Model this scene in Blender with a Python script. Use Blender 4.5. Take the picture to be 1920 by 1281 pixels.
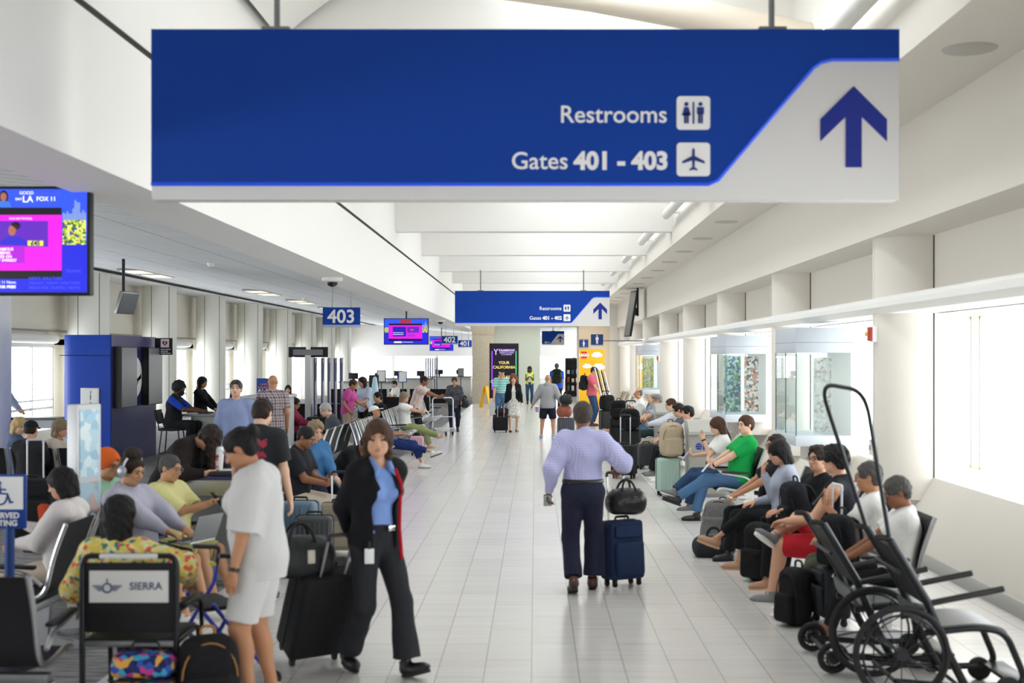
import bpy, bmesh, math, random
import numpy as np
from mathutils import Vector, Matrix

# ------------------------------------------------------------------ camera, sky, light
F, VX, VY, H = 2300.0, 1004.0, 670.0, 2.13        # focal length in pixels, vanishing point, eye height
scene = bpy.context.scene
for o in list(bpy.data.objects):
    bpy.data.objects.remove(o)
COL = scene.collection
cam_d = bpy.data.cameras.new('camera')
cam = bpy.data.objects.new('camera', cam_d)
COL.objects.link(cam)
cam.location = (0, 0, H)
cam.rotation_euler = (math.pi / 2, 0, 0)
cam_d.sensor_width = 36
cam_d.lens = F / 1920 * 36
cam_d.shift_x = -(VX - 960) / 1920
cam_d.shift_y = (VY - 640.5) / 1920
cam_d.clip_end = 400
cam_d.dof.use_dof = True
cam_d.dof.focus_distance = 27
cam_d.dof.aperture_fstop = 2.0
scene.camera = cam

world = bpy.data.worlds.new('daylight')
scene.world = world
world.use_nodes = True
wn = world.node_tree.nodes
bg = wn['Background']
bg.inputs['Color'].default_value = (0.93, 0.97, 1.0, 1)
bg.inputs['Strength'].default_value = 7.1

vs = scene.view_settings
vs.view_transform = 'Standard'
vs.look = 'None'
vs.exposure = 0.0
vs.gamma = 1.0
vs.use_curve_mapping = False


def area(name, loc, rot, sx, sy, power, color=(1, 1, 1)):
    d = bpy.data.lights.new(name, 'AREA')
    d.shape = 'RECTANGLE'
    d.size, d.size_y = sx, sy
    d.energy = power
    d.color = color
    o = bpy.data.objects.new(name, d)
    COL.objects.link(o)
    o.location = loc
    o.rotation_euler = rot
    return o



def portal(loc, rot, sx, sy):
    o = area('daylight_portal', loc, rot, sx, sy, 1.0)
    o.data.cycles.is_portal = True
    return o


# daylight comes in by unseen skylights added for the light, and by the windows of both long sides
for _y in (11, 17.1, 23.2, 29.3, 35.3, 41.4, 47.5, 53.5):
    portal((0.75, _y, 6.94), (0, 0, 0), 1.5, 5.4)
portal((5.24, 22, 1.7), (0, math.pi / 2, 0), 1.7, 62)
portal((-12.45, 36, 1.33), (0, -math.pi / 2, 0), 2.3, 82)

# ------------------------------------------------------------------ bookkeeping
def P(px, py, Y):
    """the place whose image is pixel (px, py) at distance Y"""
    return Vector(((px - VX) * Y / F, Y, H - (py - VY) * Y / F))


def G(px, py):
    """the floor point seen at a pixel"""
    Y = F * H / (py - VY)
    return Vector(((px - VX) * Y / F, Y, 0))


def tag(o, label=None, cat=None, group=None, kind=None):
    if label: o['label'] = label
    if cat: o['category'] = cat
    if group: o['group'] = group
    if kind: o['kind'] = kind
    return o


def empty(name, loc=(0, 0, 0), rz=0.0, label=None, cat=None, group=None):
    o = bpy.data.objects.new(name, None)
    COL.objects.link(o)
    o.location = loc
    o.rotation_euler = (0, 0, rz)
    o.empty_display_size = 0.1
    return tag(o, label, cat, group)


def link_mesh(name, me, parent=None, mats=()):
    o = bpy.data.objects.new(name, me)
    COL.objects.link(o)
    for m in (mats if isinstance(mats, (list, tuple)) else [mats]):
        me.materials.append(m)
    if parent is not None:
        o.parent = parent
    return o


def copy_tree(o, parent=None):
    c = o.copy()
    COL.objects.link(c)
    if parent is not None:
        c.parent = parent
    for ch in list(o.children):
        copy_tree(ch, c)
    return c


# ------------------------------------------------------------------ materials
def srgb(h):
    if isinstance(h, str):
        h = h.lstrip('#')
        v = [int(h[i:i + 2], 16) / 255 for i in (0, 2, 4)]
    else:
        v = list(h)
    return tuple(((c / 12.92) if c <= 0.04045 else ((c + 0.055) / 1.055) ** 2.4) for c in v) + (1.0,)


_mats = {}


def mat(name, color, rough=0.5, metal=0.0, spec=0.5, emit=0.0, bump=0.0, bscale=40.0, var=0.0, coat=0.0, bstretch=None, trans=0.0, sheen=0.0):
    key = (name, str(color), rough, metal, spec, emit, bump, bscale, var, coat, trans)
    if key in _mats:
        return _mats[key]
    m = bpy.data.materials.new(name)
    _mats[key] = m
    m.use_nodes = True
    nt = m.node_tree
    b = nt.nodes['Principled BSDF']
    c = srgb(color)
    b.inputs['Base Color'].default_value = c
    b.inputs['Roughness'].default_value = rough
    b.inputs['Metallic'].default_value = metal
    b.inputs['Specular IOR Level'].default_value = spec
    if coat: b.inputs['Coat Weight'].default_value = coat
    if trans: b.inputs['Transmission Weight'].default_value = trans
    if emit:
        b.inputs['Emission Color'].default_value = c
        b.inputs['Emission Strength'].default_value = emit
    if bump or var:
        tc = nt.nodes.new('ShaderNodeTexCoord')
        mp = nt.nodes.new('ShaderNodeMapping')
        if bstretch: mp.inputs['Scale'].default_value = bstretch
        nt.links.new(tc.outputs['Object'], mp.inputs['Vector'])
        nz = nt.nodes.new('ShaderNodeTexNoise')
        nz.inputs['Scale'].default_value = bscale
        nz.inputs['Detail'].default_value = 3
        nt.links.new(mp.outputs['Vector'], nz.inputs['Vector'])
        if bump:
            bp = nt.nodes.new('ShaderNodeBump')
            bp.inputs['Strength'].default_value = bump
            bp.inputs['Distance'].default_value = 0.03
            nt.links.new(nz.outputs['Fac'], bp.inputs['Height'])
            nt.links.new(bp.outputs['Normal'], b.inputs['Normal'])
        if var:
            rp = nt.nodes.new('ShaderNodeValToRGB')
            rp.color_ramp.elements[0].position = 0.3
            rp.color_ramp.elements[1].position = 0.7
            rp.color_ramp.elements[0].color = tuple(x * (1 - var) for x in c[:3]) + (1,)
            rp.color_ramp.elements[1].color = tuple(min(1, x * (1 + var)) for x in c[:3]) + (1,)
            nt.links.new(nz.outputs['Fac'], rp.inputs['Fac'])
            nt.links.new(rp.outputs['Color'], b.inputs['Base Color'])
    return m


def glass_mat(name, tint=(0.93, 0.97, 0.97), refl=0.06):
    """thin pane: mostly clear, a little mirror"""
    key = ('glass', name)
    if key in _mats: return _mats[key]
    m = bpy.data.materials.new(name)
    _mats[key] = m
    m.use_nodes = True
    nt = m.node_tree
    out = nt.nodes['Material Output']
    nt.nodes.remove(nt.nodes['Principled BSDF'])
    t = nt.nodes.new('ShaderNodeBsdfTransparent')
    t.inputs['Color'].default_value = tint + (1,)
    g = nt.nodes.new('ShaderNodeBsdfGlossy')
    g.inputs['Roughness'].default_value = 0.02
    g.inputs['Color'].default_value = (1, 1, 1, 1)
    lw = nt.nodes.new('ShaderNodeLayerWeight')
    lw.inputs['Blend'].default_value = 0.5
    pw = nt.nodes.new('ShaderNodeMath')
    pw.operation = 'POWER'
    pw.inputs[1].default_value = 5.0
    nt.links.new(lw.outputs['Facing'], pw.inputs[0])
    ad = nt.nodes.new('ShaderNodeMath')
    ad.operation = 'MULTIPLY_ADD'
    ad.inputs[1].default_value = 0.9 * refl / 0.12
    ad.inputs[2].default_value = refl
    nt.links.new(pw.outputs[0], ad.inputs[0])
    mx = nt.nodes.new('ShaderNodeMixShader')
    nt.links.new(ad.outputs[0], mx.inputs['Fac'])
    nt.links.new(t.outputs[0], mx.inputs[1])
    nt.links.new(g.outputs[0], mx.inputs[2])
    nt.links.new(mx.outputs[0], out.inputs['Surface'])
    return m


def pattern(name, kind, cols, scale=1.0, rough=0.85):
    """woven / printed cloth patterns in the object's own coordinates"""
    key = ('pat', name)
    if key in _mats: return _mats[key]
    m = bpy.data.materials.new(name)
    _mats[key] = m
    m.use_nodes = True
    nt = m.node_tree
    N, L = nt.nodes, nt.links
    b = N['Principled BSDF']
    b.inputs['Roughness'].default_value = rough
    tc = N.new('ShaderNodeTexCoord')
    cs = [srgb(c) for c in cols]

    def mixc(fac, a, bb):
        mx = N.new('ShaderNodeMix')
        mx.data_type = 'RGBA'
        for sock, v in ((mx.inputs['Factor'], fac), (mx.inputs[6], a), (mx.inputs[7], bb)):
            if hasattr(v, 'is_output') or hasattr(v, 'links'):
                L.new(v, sock)
            else:
                sock.default_value = v
        return mx.outputs[2]

    def band(axis, freq, thr):
        sp = N.new('ShaderNodeSeparateXYZ')
        L.new(tc.outputs['Object'], sp.inputs[0])
        mu = N.new('ShaderNodeMath'); mu.operation = 'MULTIPLY'; mu.inputs[1].default_value = freq
        if axis == 'D':
            ad = N.new('ShaderNodeMath'); ad.operation = 'ADD'
            L.new(sp.outputs['X'], ad.inputs[0]); L.new(sp.outputs['Y'], ad.inputs[1])
            L.new(ad.outputs[0], mu.inputs[0])
        else:
            L.new(sp.outputs[axis], mu.inputs[0])
        fr = N.new('ShaderNodeMath'); fr.operation = 'FRACT'
        L.new(mu.outputs[0], fr.inputs[0])
        lt = N.new('ShaderNodeMath'); lt.operation = 'LESS_THAN'; lt.inputs[1].default_value = thr
        L.new(fr.outputs[0], lt.inputs[0])
        return lt.outputs[0]

    if kind == 'stripes':
        c = mixc(band('Z', 14 * scale, 0.45), cs[0], cs[1])
        if len(cs) > 2: c = mixc(band('Z', 14 * scale, 0.12), c, cs[2])
    elif kind == 'vstripes':
        c = mixc(band('X', 40 * scale, 0.4), cs[0], cs[1])
    elif kind == 'plaid':
        c = mixc(band('Z', 11 * scale, 0.5), cs[0], cs[1])
        a = mixc(band('D', 11 * scale, 0.5), cs[0], cs[1])
        c = mixc(0.5, c, a)
        c = mixc(band('Z', 22 * scale, 0.14), c, cs[2])
        c = mixc(band('D', 22 * scale, 0.14), c, cs[2])
    elif kind == 'check':
        c = mixc(band('Z', 60 * scale, 0.28), cs[0], cs[1])
        c = mixc(band('D', 60 * scale, 0.28), c, cs[1])
    elif kind == 'spots':
        vo = N.new('ShaderNodeTexVoronoi')
        vo.inputs['Scale'].default_value = 40 * scale
        L.new(tc.outputs['Object'], vo.inputs['Vector'])
        lt = N.new('ShaderNodeMath'); lt.operation = 'LESS_THAN'; lt.inputs[1].default_value = 0.33
        L.new(vo.outputs['Distance'], lt.inputs[0])
        c = mixc(lt.outputs[0], cs[0], cs[1])
    elif kind == 'backprint':     # a ragged red print between the shoulder blades
        sp = N.new('ShaderNodeSeparateXYZ')
        L.new(tc.outputs['Object'], sp.inputs[0])
        fac = None
        for ax_, lo_, hi_ in (('X', -0.13, 0.13), ('Y', 0.02, 9), ('Z', 1.12, 1.42)):
            for op, lim in (('GREATER_THAN', lo_), ('LESS_THAN', hi_)):
                q = N.new('ShaderNodeMath'); q.operation = op; q.inputs[1].default_value = lim
                L.new(sp.outputs[ax_], q.inputs[0])
                if fac is None: fac = q.outputs[0]
                else:
                    w = N.new('ShaderNodeMath'); w.operation = 'MULTIPLY'
                    L.new(fac, w.inputs[0]); L.new(q.outputs[0], w.inputs[1])
                    fac = w.outputs[0]
        nz = N.new('ShaderNodeTexNoise'); nz.inputs['Scale'].default_value = 26; nz.inputs['Detail'].default_value = 4
        L.new(tc.outputs['Object'], nz.inputs['Vector'])
        q = N.new('ShaderNodeMath'); q.operation = 'GREATER_THAN'; q.inputs[1].default_value = 0.5
        L.new(nz.outputs['Fac'], q.inputs[0])
        w = N.new('ShaderNodeMath'); w.operation = 'MULTIPLY'
        L.new(fac, w.inputs[0]); L.new(q.outputs[0], w.inputs[1])
        c = mixc(w.outputs[0], cs[0], cs[1])
    else:  # floral: cells of several colours
        vo = N.new('ShaderNodeTexVoronoi')
        vo.inputs['Scale'].default_value = 16 * scale
        L.new(tc.outputs['Object'], vo.inputs['Vector'])
        rp = N.new('ShaderNodeValToRGB')
        rp.color_ramp.interpolation = 'CONSTANT'
        while len(rp.color_ramp.elements) < len(cs):
            rp.color_ramp.elements.new(0.5)
        for i, cc in enumerate(cs):
            rp.color_ramp.elements[i].position = i / len(cs)
            rp.color_ramp.elements[i].color = cc
        sp = N.new('ShaderNodeSeparateColor')
        L.new(vo.outputs['Color'], sp.inputs[0])
        L.new(sp.outputs[0], rp.inputs['Fac'])
        c = rp.outputs['Color']
    L.new(c, b.inputs['Base Color'])
    return m


# ------------------------------------------------------------------ plain mesh builder
class MB:
    def __init__(self):
        self.bm = bmesh.new()
        self.mi = 0

    def _mark(self, faces):
        for f in faces:
            f.material_index = self.mi

    def box(self, c, s, rot=None, bev=0.0, seg=2):
        r = bmesh.ops.create_cube(self.bm, size=1.0)
        vs_ = r['verts']
        M = Matrix.Translation(Vector(c)) @ (rot.to_4x4() if rot is not None else Matrix.Identity(4)) @ Matrix.Diagonal((*s, 1))
        bmesh.ops.transform(self.bm, matrix=M, verts=vs_)
        fs = list({f for v in vs_ for f in v.link_faces})
        self._mark(fs)
        if bev > 0:
            es = list({e for f in fs for e in f.edges})
            r = bmesh.ops.bevel(self.bm, geom=es, offset=min(bev, 0.49 * min(s)), segments=seg, affect='EDGES', profile=0.5)
            self._mark(r['faces'])
        return self

    def b2(self, lo, hi, bev=0.0, seg=2):
        lo, hi = Vector(lo), Vector(hi)
        return self.box((lo + hi) / 2, tuple(abs(x) for x in (hi - lo)), None, bev, seg)

    def cyl(self, p0, p1, r0, r1=None, n=14, caps=True):
        return self.tube([p0, p1], [r0, r0 if r1 is None else r1], n, caps)

    def tube(self, pts, r, n=10, caps=True, closed=False):
        pts = [Vector(p) for p in pts]
        rs = r if isinstance(r, (list, tuple)) else [r] * len(pts)
        rings = []
        up = None
        m = len(pts)
        for i, p in enumerate(pts):
            if closed:
                t = pts[(i + 1) % m] - pts[i - 1]
            else:
                t = pts[min(i + 1, m - 1)] - pts[max(i - 1, 0)]
            t = t.normalized() if t.length > 1e-9 else Vector((0, 0, 1))
            if up is None:
                up = Vector((0, 0, 1)) if abs(t.z) < 0.9 else Vector((1, 0, 0))
            a = t.cross(up)
            if a.length < 1e-6:
                a = t.cross(Vector((0, 1, 0)))
            a.normalize()
            b = a.cross(t).normalized()
            up = b
            rings.append([self.bm.verts.new(p + (a * math.cos(2 * math.pi * j / n) + b * math.sin(2 * math.pi * j / n)) * rs[i]) for j in range(n)])
        fs = []
        for i in range(m if closed else m - 1):
            A, B = rings[i], rings[(i + 1) % m]
            for j in range(n):
                fs.append(self.bm.faces.new((A[j], A[(j + 1) % n], B[(j + 1) % n], B[j])))
        if caps and not closed:
            fs.append(self.bm.faces.new(rings[0][::-1]))
            fs.append(self.bm.faces.new(rings[-1]))
        self._mark(fs)
        return self

    def lathe(self, prof, c=(0, 0, 0), n=24, rot=None):
        c = Vector(c)
        R = rot if rot is not None else Matrix.Identity(3)
        rings = []
        for (r, z) in prof:
            if r < 1e-5:
                rings.append([self.bm.verts.new(c + R @ Vector((0, 0, z)))])
            else:
                rings.append([self.bm.verts.new(c + R @ Vector((r * math.cos(2 * math.pi * j / n), r * math.sin(2 * math.pi * j / n), z))) for j in range(n)])
        fs = []
        for A, B in zip(rings, rings[1:]):
            for j in range(n):
                k = (j + 1) % n
                if len(A) == 1 and len(B) == 1: continue
                if len(A) == 1: fs.append(self.bm.faces.new((A[0], B[k], B[j])))
                elif len(B) == 1: fs.append(self.bm.faces.new((A[j], A[k], B[0])))
                else: fs.append(self.bm.faces.new((A[j], A[k], B[k], B[j])))
        if len(rings[0]) > 1: fs.append(self.bm.faces.new(rings[0][::-1]))
        if len(rings[-1]) > 1: fs.append(self.bm.faces.new(rings[-1]))
        self._mark(fs)
        return self

    def prism(self, poly, ax='y', a=0.0, b=1.0, M=None):
        """2-D polygon pushed along an axis: 'y' takes (x, z), 'x' takes (y, z), 'z' takes (x, y)"""
        def pt(u, v, w):
            q = {'y': (u, w, v), 'x': (w, u, v), 'z': (u, v, w)}[ax]
            q = Vector(q)
            return M @ q if M is not None else q
        A = [self.bm.verts.new(pt(u, v, a)) for u, v in poly]
        B = [self.bm.verts.new(pt(u, v, b)) for u, v in poly]
        n = len(poly)
        fs = [self.bm.faces.new(A[::-1]), self.bm.faces.new(B)]
        for i in range(n):
            fs.append(self.bm.faces.new((A[i], A[(i + 1) % n], B[(i + 1) % n], B[i])))
        self._mark(fs)
        return self

    def sheet(self, path, x0, x1, th, M=None):
        """a bent slab: the (y, z) path swept in x with a thickness"""
        pts = [Vector((0, y, z)) for y, z in path]
        n = len(pts)
        off = []
        for i in range(n):
            t = (pts[min(i + 1, n - 1)] - pts[max(i - 1, 0)]).normalized()
            off.append(Vector((0, -t.z, t.y)) * th)
        poly = [(p.y, p.z) for p in pts] + [((p + o).y, (p + o).z) for p, o in reversed(list(zip(pts, off)))]
        A, B = [], []
        for lst, x in ((A, x0), (B, x1)):
            for (y, z) in poly:
                q = Vector((x, y, z))
                lst.append(self.bm.verts.new(M @ q if M is not None else q))
        m = len(poly)
        fs = []
        for i in range(m):
            fs.append(self.bm.faces.new((A[i], A[(i + 1) % m], B[(i + 1) % m], B[i])))
        for lst in (A, B):
            for i in range(n - 1):
                fs.append(self.bm.faces.new((lst[i], lst[i + 1], lst[m - 2 - i], lst[m - 1 - i])))
        self._mark(fs)
        return self

    def sph(self, c, r, n=16, R=None):
        rr = (r, r, r) if not isinstance(r, (tuple, list)) else r
        ret = bmesh.ops.create_uvsphere(self.bm, u_segments=n, v_segments=max(6, n // 2), radius=1.0)
        M = Matrix.Translation(Vector(c)) @ (R.to_4x4() if R is not None else Matrix.Identity(4)) @ Matrix.Diagonal((*rr, 1))
        bmesh.ops.transform(self.bm, matrix=M, verts=ret['verts'])
        self._mark(list({f for v in ret['verts'] for f in v.link_faces}))
        return self

    def build(self, name, mats, parent=None, smooth=None):
        bmesh.ops.recalc_face_normals(self.bm, faces=self.bm.faces[:])
        me = bpy.data.meshes.new(name)
        self.bm.to_mesh(me)
        self.bm.free()
        o = link_mesh(name, me, parent, mats)
        if smooth is not False:
            me.polygons.foreach_set('use_smooth', [True] * len(me.polygons))
            try:
                me.set_sharp_from_angle(angle=math.radians(smooth or 38))
            except Exception:
                pass
        return o


def rot_z(a): return Matrix.Rotation(a, 3, 'Z')
def rot_x(a): return Matrix.Rotation(a, 3, 'X')
def rot_y(a): return Matrix.Rotation(a, 3, 'Y')


def arc(c, r, a0, a1, n=8):
    return [(c[0] + r * math.cos(a0 + (a1 - a0) * i / n), c[1] + r * math.sin(a0 + (a1 - a0) * i / n)) for i in range(n + 1)]


def fillet(pts, r, n=5, closed=False):
    """round the corners of a 3-D polyline"""
    pts = [Vector(p) for p in pts]
    out = []
    m = len(pts)
    for i, p in enumerate(pts):
        if not closed and i in (0, m - 1):
            out.append(p); continue
        a, b = pts[i - 1], pts[(i + 1) % m]
        da, db = (a - p), (b - p)
        q = min(r, da.length * 0.48, db.length * 0.48)
        s, e = p + da.normalized() * q, p + db.normalized() * q
        for k in range(n + 1):
            t = k / n
            out.append(s * (1 - t) ** 2 + p * 2 * t * (1 - t) + e * t ** 2)
    return out


def text(name, s, size, loc, M3, material, parent, align='LEFT', bold=0.0, ext=0.002):
    """lettering; M3 columns are (right, up, out)"""
    c = bpy.data.curves.new(name, 'FONT')
    c.body = s
    c.size = size
    c.align_x = align
    c.extrude = ext
    c.offset = bold
    c.resolution_u = 4
    o = bpy.data.objects.new(name, c)
    COL.objects.link(o)
    c.materials.append(material)
    M = M3.to_4x4()
    M.translation = Vector(loc)
    o.matrix_local = M
    if parent is not None:
        o.parent = parent
    return o


FACE_CAM = Matrix(((1, 0, 0), (0, 0, -1), (0, 1, 0)))   # right=+X, up=+Z, out=-Y

# ------------------------------------------------------------------ smooth solids (people, hair, cloth, soft bags)
def _rot_np(R):
    return np.array([[R[i][j] for j in range(3)] for i in range(3)], dtype=np.float32)


class Solid:
    """a list of rounded shapes blended into one closed surface"""
    def __init__(self):
        self.ops = []

    def cone(self, a, b, ra, rb, k=0.02, flat=None, cap=False, cap0=False, sub=False):
        a, b = np.array(a, np.float32), np.array(b, np.float32)
        m = max(ra, rb)
        self.ops.append(('cone', np.minimum(a, b) - m, np.maximum(a, b) + m, (a, b, ra, rb, flat, cap, cap0), k, sub))
        return self

    def ell(self, c, r, R=None, k=0.02, sub=False):
        c = np.array(c, np.float32)
        r = np.array(r, np.float32)
        m = float(r.max()) if R is not None else r
        self.ops.append(('ell', c - m, c + m, (c, r, None if R is None else _rot_np(R)), k, sub))
        return self

    def box(self, c, h, R=None, rad=0.01, k=0.01, sub=False):
        c = np.array(c, np.float32)
        h = np.array(h, np.float32)
        m = float(np.linalg.norm(h)) if R is not None else h
        self.ops.append(('box', c - m, c + m, (c, h, None if R is None else _rot_np(R), rad), k, sub))
        return self

    def plane(self, p, n):
        """keep the side the normal points away from"""
        self.ops.append(('plane', None, None, (np.array(p, np.float32), np.array(n, np.float32)), 0, False))
        return self

    def mesh(self, name, v, noise=0.0, nscale=20.0, seed=0):
        los = [o[1] for o in self.ops if o[1] is not None and not o[5]]
        his = [o[2] for o in self.ops if o[2] is not None and not o[5]]
        lo = np.min(los, axis=0) - 3 * v - noise
        hi = np.max(his, axis=0) + 3 * v + noise
        n = np.ceil((hi - lo) / v).astype(int) + 1
        D = np.full(n, 0.3, np.float32)
        ax = [lo[i] + v * np.arange(n[i], dtype=np.float32) for i in range(3)]
        for (kind, l, h, prm, k, sub) in self.ops:
            if kind == 'plane':
                p, nn = prm
                d = (ax[0][:, None, None] - p[0]) * nn[0] + (ax[1][None, :, None] - p[1]) * nn[1] + (ax[2][None, None, :] - p[2]) * nn[2]
                np.maximum(D, d, out=D)
                continue
            pad = k + 2.5 * v
            i0 = np.clip(np.floor((l - pad - lo) / v).astype(int), 0, n)
            i1 = np.clip(np.ceil((h + pad - lo) / v).astype(int) + 1, 0, n)
            if np.any(i1 <= i0): continue
            X = ax[0][i0[0]:i1[0]][:, None, None]
            Y = ax[1][i0[1]:i1[1]][None, :, None]
            Z = ax[2][i0[2]:i1[2]][None, None, :]
            if kind == 'cone':
                a, b, ra, rb, flat, cap, cap0 = prm
                ab = b - a
                L2 = float(ab @ ab) + 1e-12
                px, py, pz = X - a[0], Y - a[1], Z - a[2]
                t = (px * ab[0] + py * ab[1] + pz * ab[2]) / L2
                tc = np.clip(t, 0, 1)
                qx, qy, qz = px - tc * ab[0], py - tc * ab[1], pz - tc * ab[2]
                q2 = qx * qx + qy * qy + qz * qz
                if flat is not None:
                    fx, s = flat
                    fd = qx * fx[0] + qy * fx[1] + qz * fx[2]
                    q2 = q2 + fd * fd * (s * s - 1)
                d = np.sqrt(q2) - (ra + (rb - ra) * tc)
                if cap: d = np.maximum(d, (t - 1) * math.sqrt(L2))
                if cap0: d = np.maximum(d, -t * math.sqrt(L2))
            else:
                c = prm[0]
                px, py, pz = X - c[0], Y - c[1], Z - c[2]
                R = prm[2]
                if R is not None:
                    px, py, pz = (px * R[0, 0] + py * R[1, 0] + pz * R[2, 0], px * R[0, 1] + py * R[1, 1] + pz * R[2, 1], px * R[0, 2] + py * R[1, 2] + pz * R[2, 2])
                if kind == 'ell':
                    r = prm[1]
                    ux, uy, uz = px / r[0], py / r[1], pz / r[2]
                    k0 = np.sqrt(ux * ux + uy * uy + uz * uz)
                    k1 = np.sqrt((ux / r[0]) ** 2 + (uy / r[1]) ** 2 + (uz / r[2]) ** 2) + 1e-9
                    d = k0 * (k0 - 1) / k1
                else:
                    hh, rad = prm[1], prm[3]
                    dx, dy, dz = np.abs(px) - hh[0] + rad, np.abs(py) - hh[1] + rad, np.abs(pz) - hh[2] + rad
                    d = np.sqrt(np.maximum(dx, 0) ** 2 + np.maximum(dy, 0) ** 2 + np.maximum(dz, 0) ** 2) + np.minimum(np.maximum(np.maximum(dx, dy), dz), 0) - rad
            S = D[i0[0]:i1[0], i0[1]:i1[1], i0[2]:i1[2]]
            if sub: d, S0 = d, -S
            else: S0 = S
            if k > 0:
                hk = np.maximum(k - np.abs(d - S0), 0) / k
                rr = np.minimum(d, S0) - hk * hk * (k * 0.25)
            else:
                rr = np.minimum(d, S0)
            S[...] = -rr if sub else rr
        if noise:
            rs = random.Random(seed)
            w = np.zeros_like(D)
            for _ in range(5):
                kx = [rs.uniform(-1, 1) * nscale for _ in range(3)]
                w += np.sin(ax[0][:, None, None] * kx[0] + ax[1][None, :, None] * kx[1] + ax[2][None, None, :] * kx[2] + rs.uniform(0, 6))
            D += noise * 0.4 * w
        return surface_net(D, lo, v, name)


def surface_net(D, lo, v, name):
    D[0], D[-1] = 0.1, 0.1
    D[:, 0], D[:, -1] = 0.1, 0.1
    D[:, :, 0], D[:, :, -1] = 0.1, 0.1
    S = D < 0
    c = np.zeros(tuple(s - 1 for s in D.shape), np.uint8)
    for i in (0, 1):
        for j in (0, 1):
            for k in (0, 1):
                c += S[i:S.shape[0] - 1 + i, j:S.shape[1] - 1 + j, k:S.shape[2] - 1 + k]
    act = (c > 0) & (c < 8)
    I, J, K = np.nonzero(act)
    idx = np.full(act.shape, -1, np.int32)
    idx[I, J, K] = np.arange(len(I))
    pos = np.zeros((len(I), 3), np.float32)
    cnt = np.zeros(len(I), np.float32)
    corner = [(i, j, k) for i in (0, 1) for j in (0, 1) for k in (0, 1)]
    val = {q: D[I + q[0], J + q[1], K + q[2]] for q in corner}
    for q in corner:
        for axn in range(3):
            if q[axn]: continue
            r = list(q); r[axn] = 1; r = tuple(r)
            a, b = val[q], val[r]
            m = (a < 0) != (b < 0)
            t = np.where(m, a / np.where(m, a - b, 1), 0)
            for d in range(3):
                pos[:, d] += np.where(m, q[d] + (t if d == axn else 0), 0)
            cnt += m
    pos = pos / cnt[:, None] + np.stack([I, J, K], 1)
    pos = pos * v + lo
    quads = []
    for axn in range(3):
        a = np.moveaxis(S, axn, 0)
        e = a[:-1] != a[1:]
        ins = a[:-1]
        ix = np.moveaxis(idx, axn, 0)
        e = e[:, 1:-1, 1:-1]
        U, W, Q = np.nonzero(e)
        W, Q = W + 1, Q + 1
        q = np.stack([ix[U, W - 1, Q - 1], ix[U, W, Q - 1], ix[U, W, Q], ix[U, W - 1, Q]], 1)
        fl = ins[U, W, Q]
        q[~fl] = q[~fl][:, ::-1]
        if axn == 1: q = q[:, ::-1]
        quads.append(q)
    quads = np.concatenate(quads)
    quads = quads[(quads >= 0).all(1)]
    # relax a little
    nv = len(pos)
    for _ in range(1):
        acc = np.zeros((nv, 3), np.float64); w = np.zeros(nv)
        for a, b in ((0, 1), (1, 2), (2, 3), (3, 0)):
            for d in range(3):
                acc[:, d] += np.bincount(quads[:, a], pos[quads[:, b], d], nv) + np.bincount(quads[:, b], pos[quads[:, a], d], nv)
            w += np.bincount(quads[:, a], minlength=nv) + np.bincount(quads[:, b], minlength=nv)
        w[w == 0] = 1
        pos = pos * 0.5 + 0.5 * acc / w[:, None]
    me = bpy.data.meshes.new(name)
    me.vertices.add(nv)
    me.vertices.foreach_set('co', pos.astype(np.float32).ravel())
    nq = len(quads)
    me.loops.add(nq * 4)
    me.loops.foreach_set('vertex_index', quads.astype(np.int32).ravel())
    me.polygons.add(nq)
    me.polygons.foreach_set('loop_start', np.arange(nq, dtype=np.int32) * 4)
    me.polygons.foreach_set('use_smooth', np.ones(nq, bool))
    me.update(calc_edges=True)
    return me


def ik(a, t, l1, l2, pole):
    a, t, pole = Vector(a), Vector(t), Vector(pole)
    d = t - a
    L = min(max(d.length, abs(l1 - l2) + 0.01), (l1 + l2) * 0.999)
    u = d.normalized()
    t = a + u * L
    x = (l1 * l1 - l2 * l2 + L * L) / (2 * L)
    y = math.sqrt(max(l1 * l1 - x * x, 0))
    w = pole - u * pole.dot(u)
    if w.length < 1e-5: w = Vector((0, -1, 0)) - u * Vector((0, -1, 0)).dot(u)
    w.normalize()
    return a + u * x + w * y, t


SKIN = dict(fair='#e0b49a', light='#d3a184', tan='#b98462', olive='#c2916d', brown='#8a5a3e', dark='#5d3c2b')
HAIRC = dict(black='#141112', dark='#2a1d17', brown='#4a2f20', chestnut='#5b3520', grey='#8b8886', silver='#b5b2ae', blond='#c9ab78', ash='#8f7a62', salt='#4f4c4a', greybrown='#453b35', auburn='#7a4426')


def cloth(name, color, rough=0.9, fold=0.55):
    return mat('cloth_' + name, color, rough, spec=0.25, bump=fold, bscale=9.0, bstretch=(1.0, 1.0, 0.55))


def L2(v):
    """(left, forward, up) -> local axes; people face -Y"""
    return Vector((v[0], -v[1], v[2]))


DEFAULT_POSE = dict(hip=None, lean=0, side=0, twist=0, pelvis=0, head=(0, 0, 0), neck=0,
                    lh=None, rh=None, lel=None, rel=None, lf=None, rf=None, lkn=None, rkn=None,
                    lfoot=(0, 0), rfoot=(0, 0), lcurl=0.6, rcurl=0.6, lpalm=None, rpalm=None, lhd=None, rhd=None)


def sl_straight(top):
    return top.get('straight', True) and top.get('sleeve') != 'none'


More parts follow.
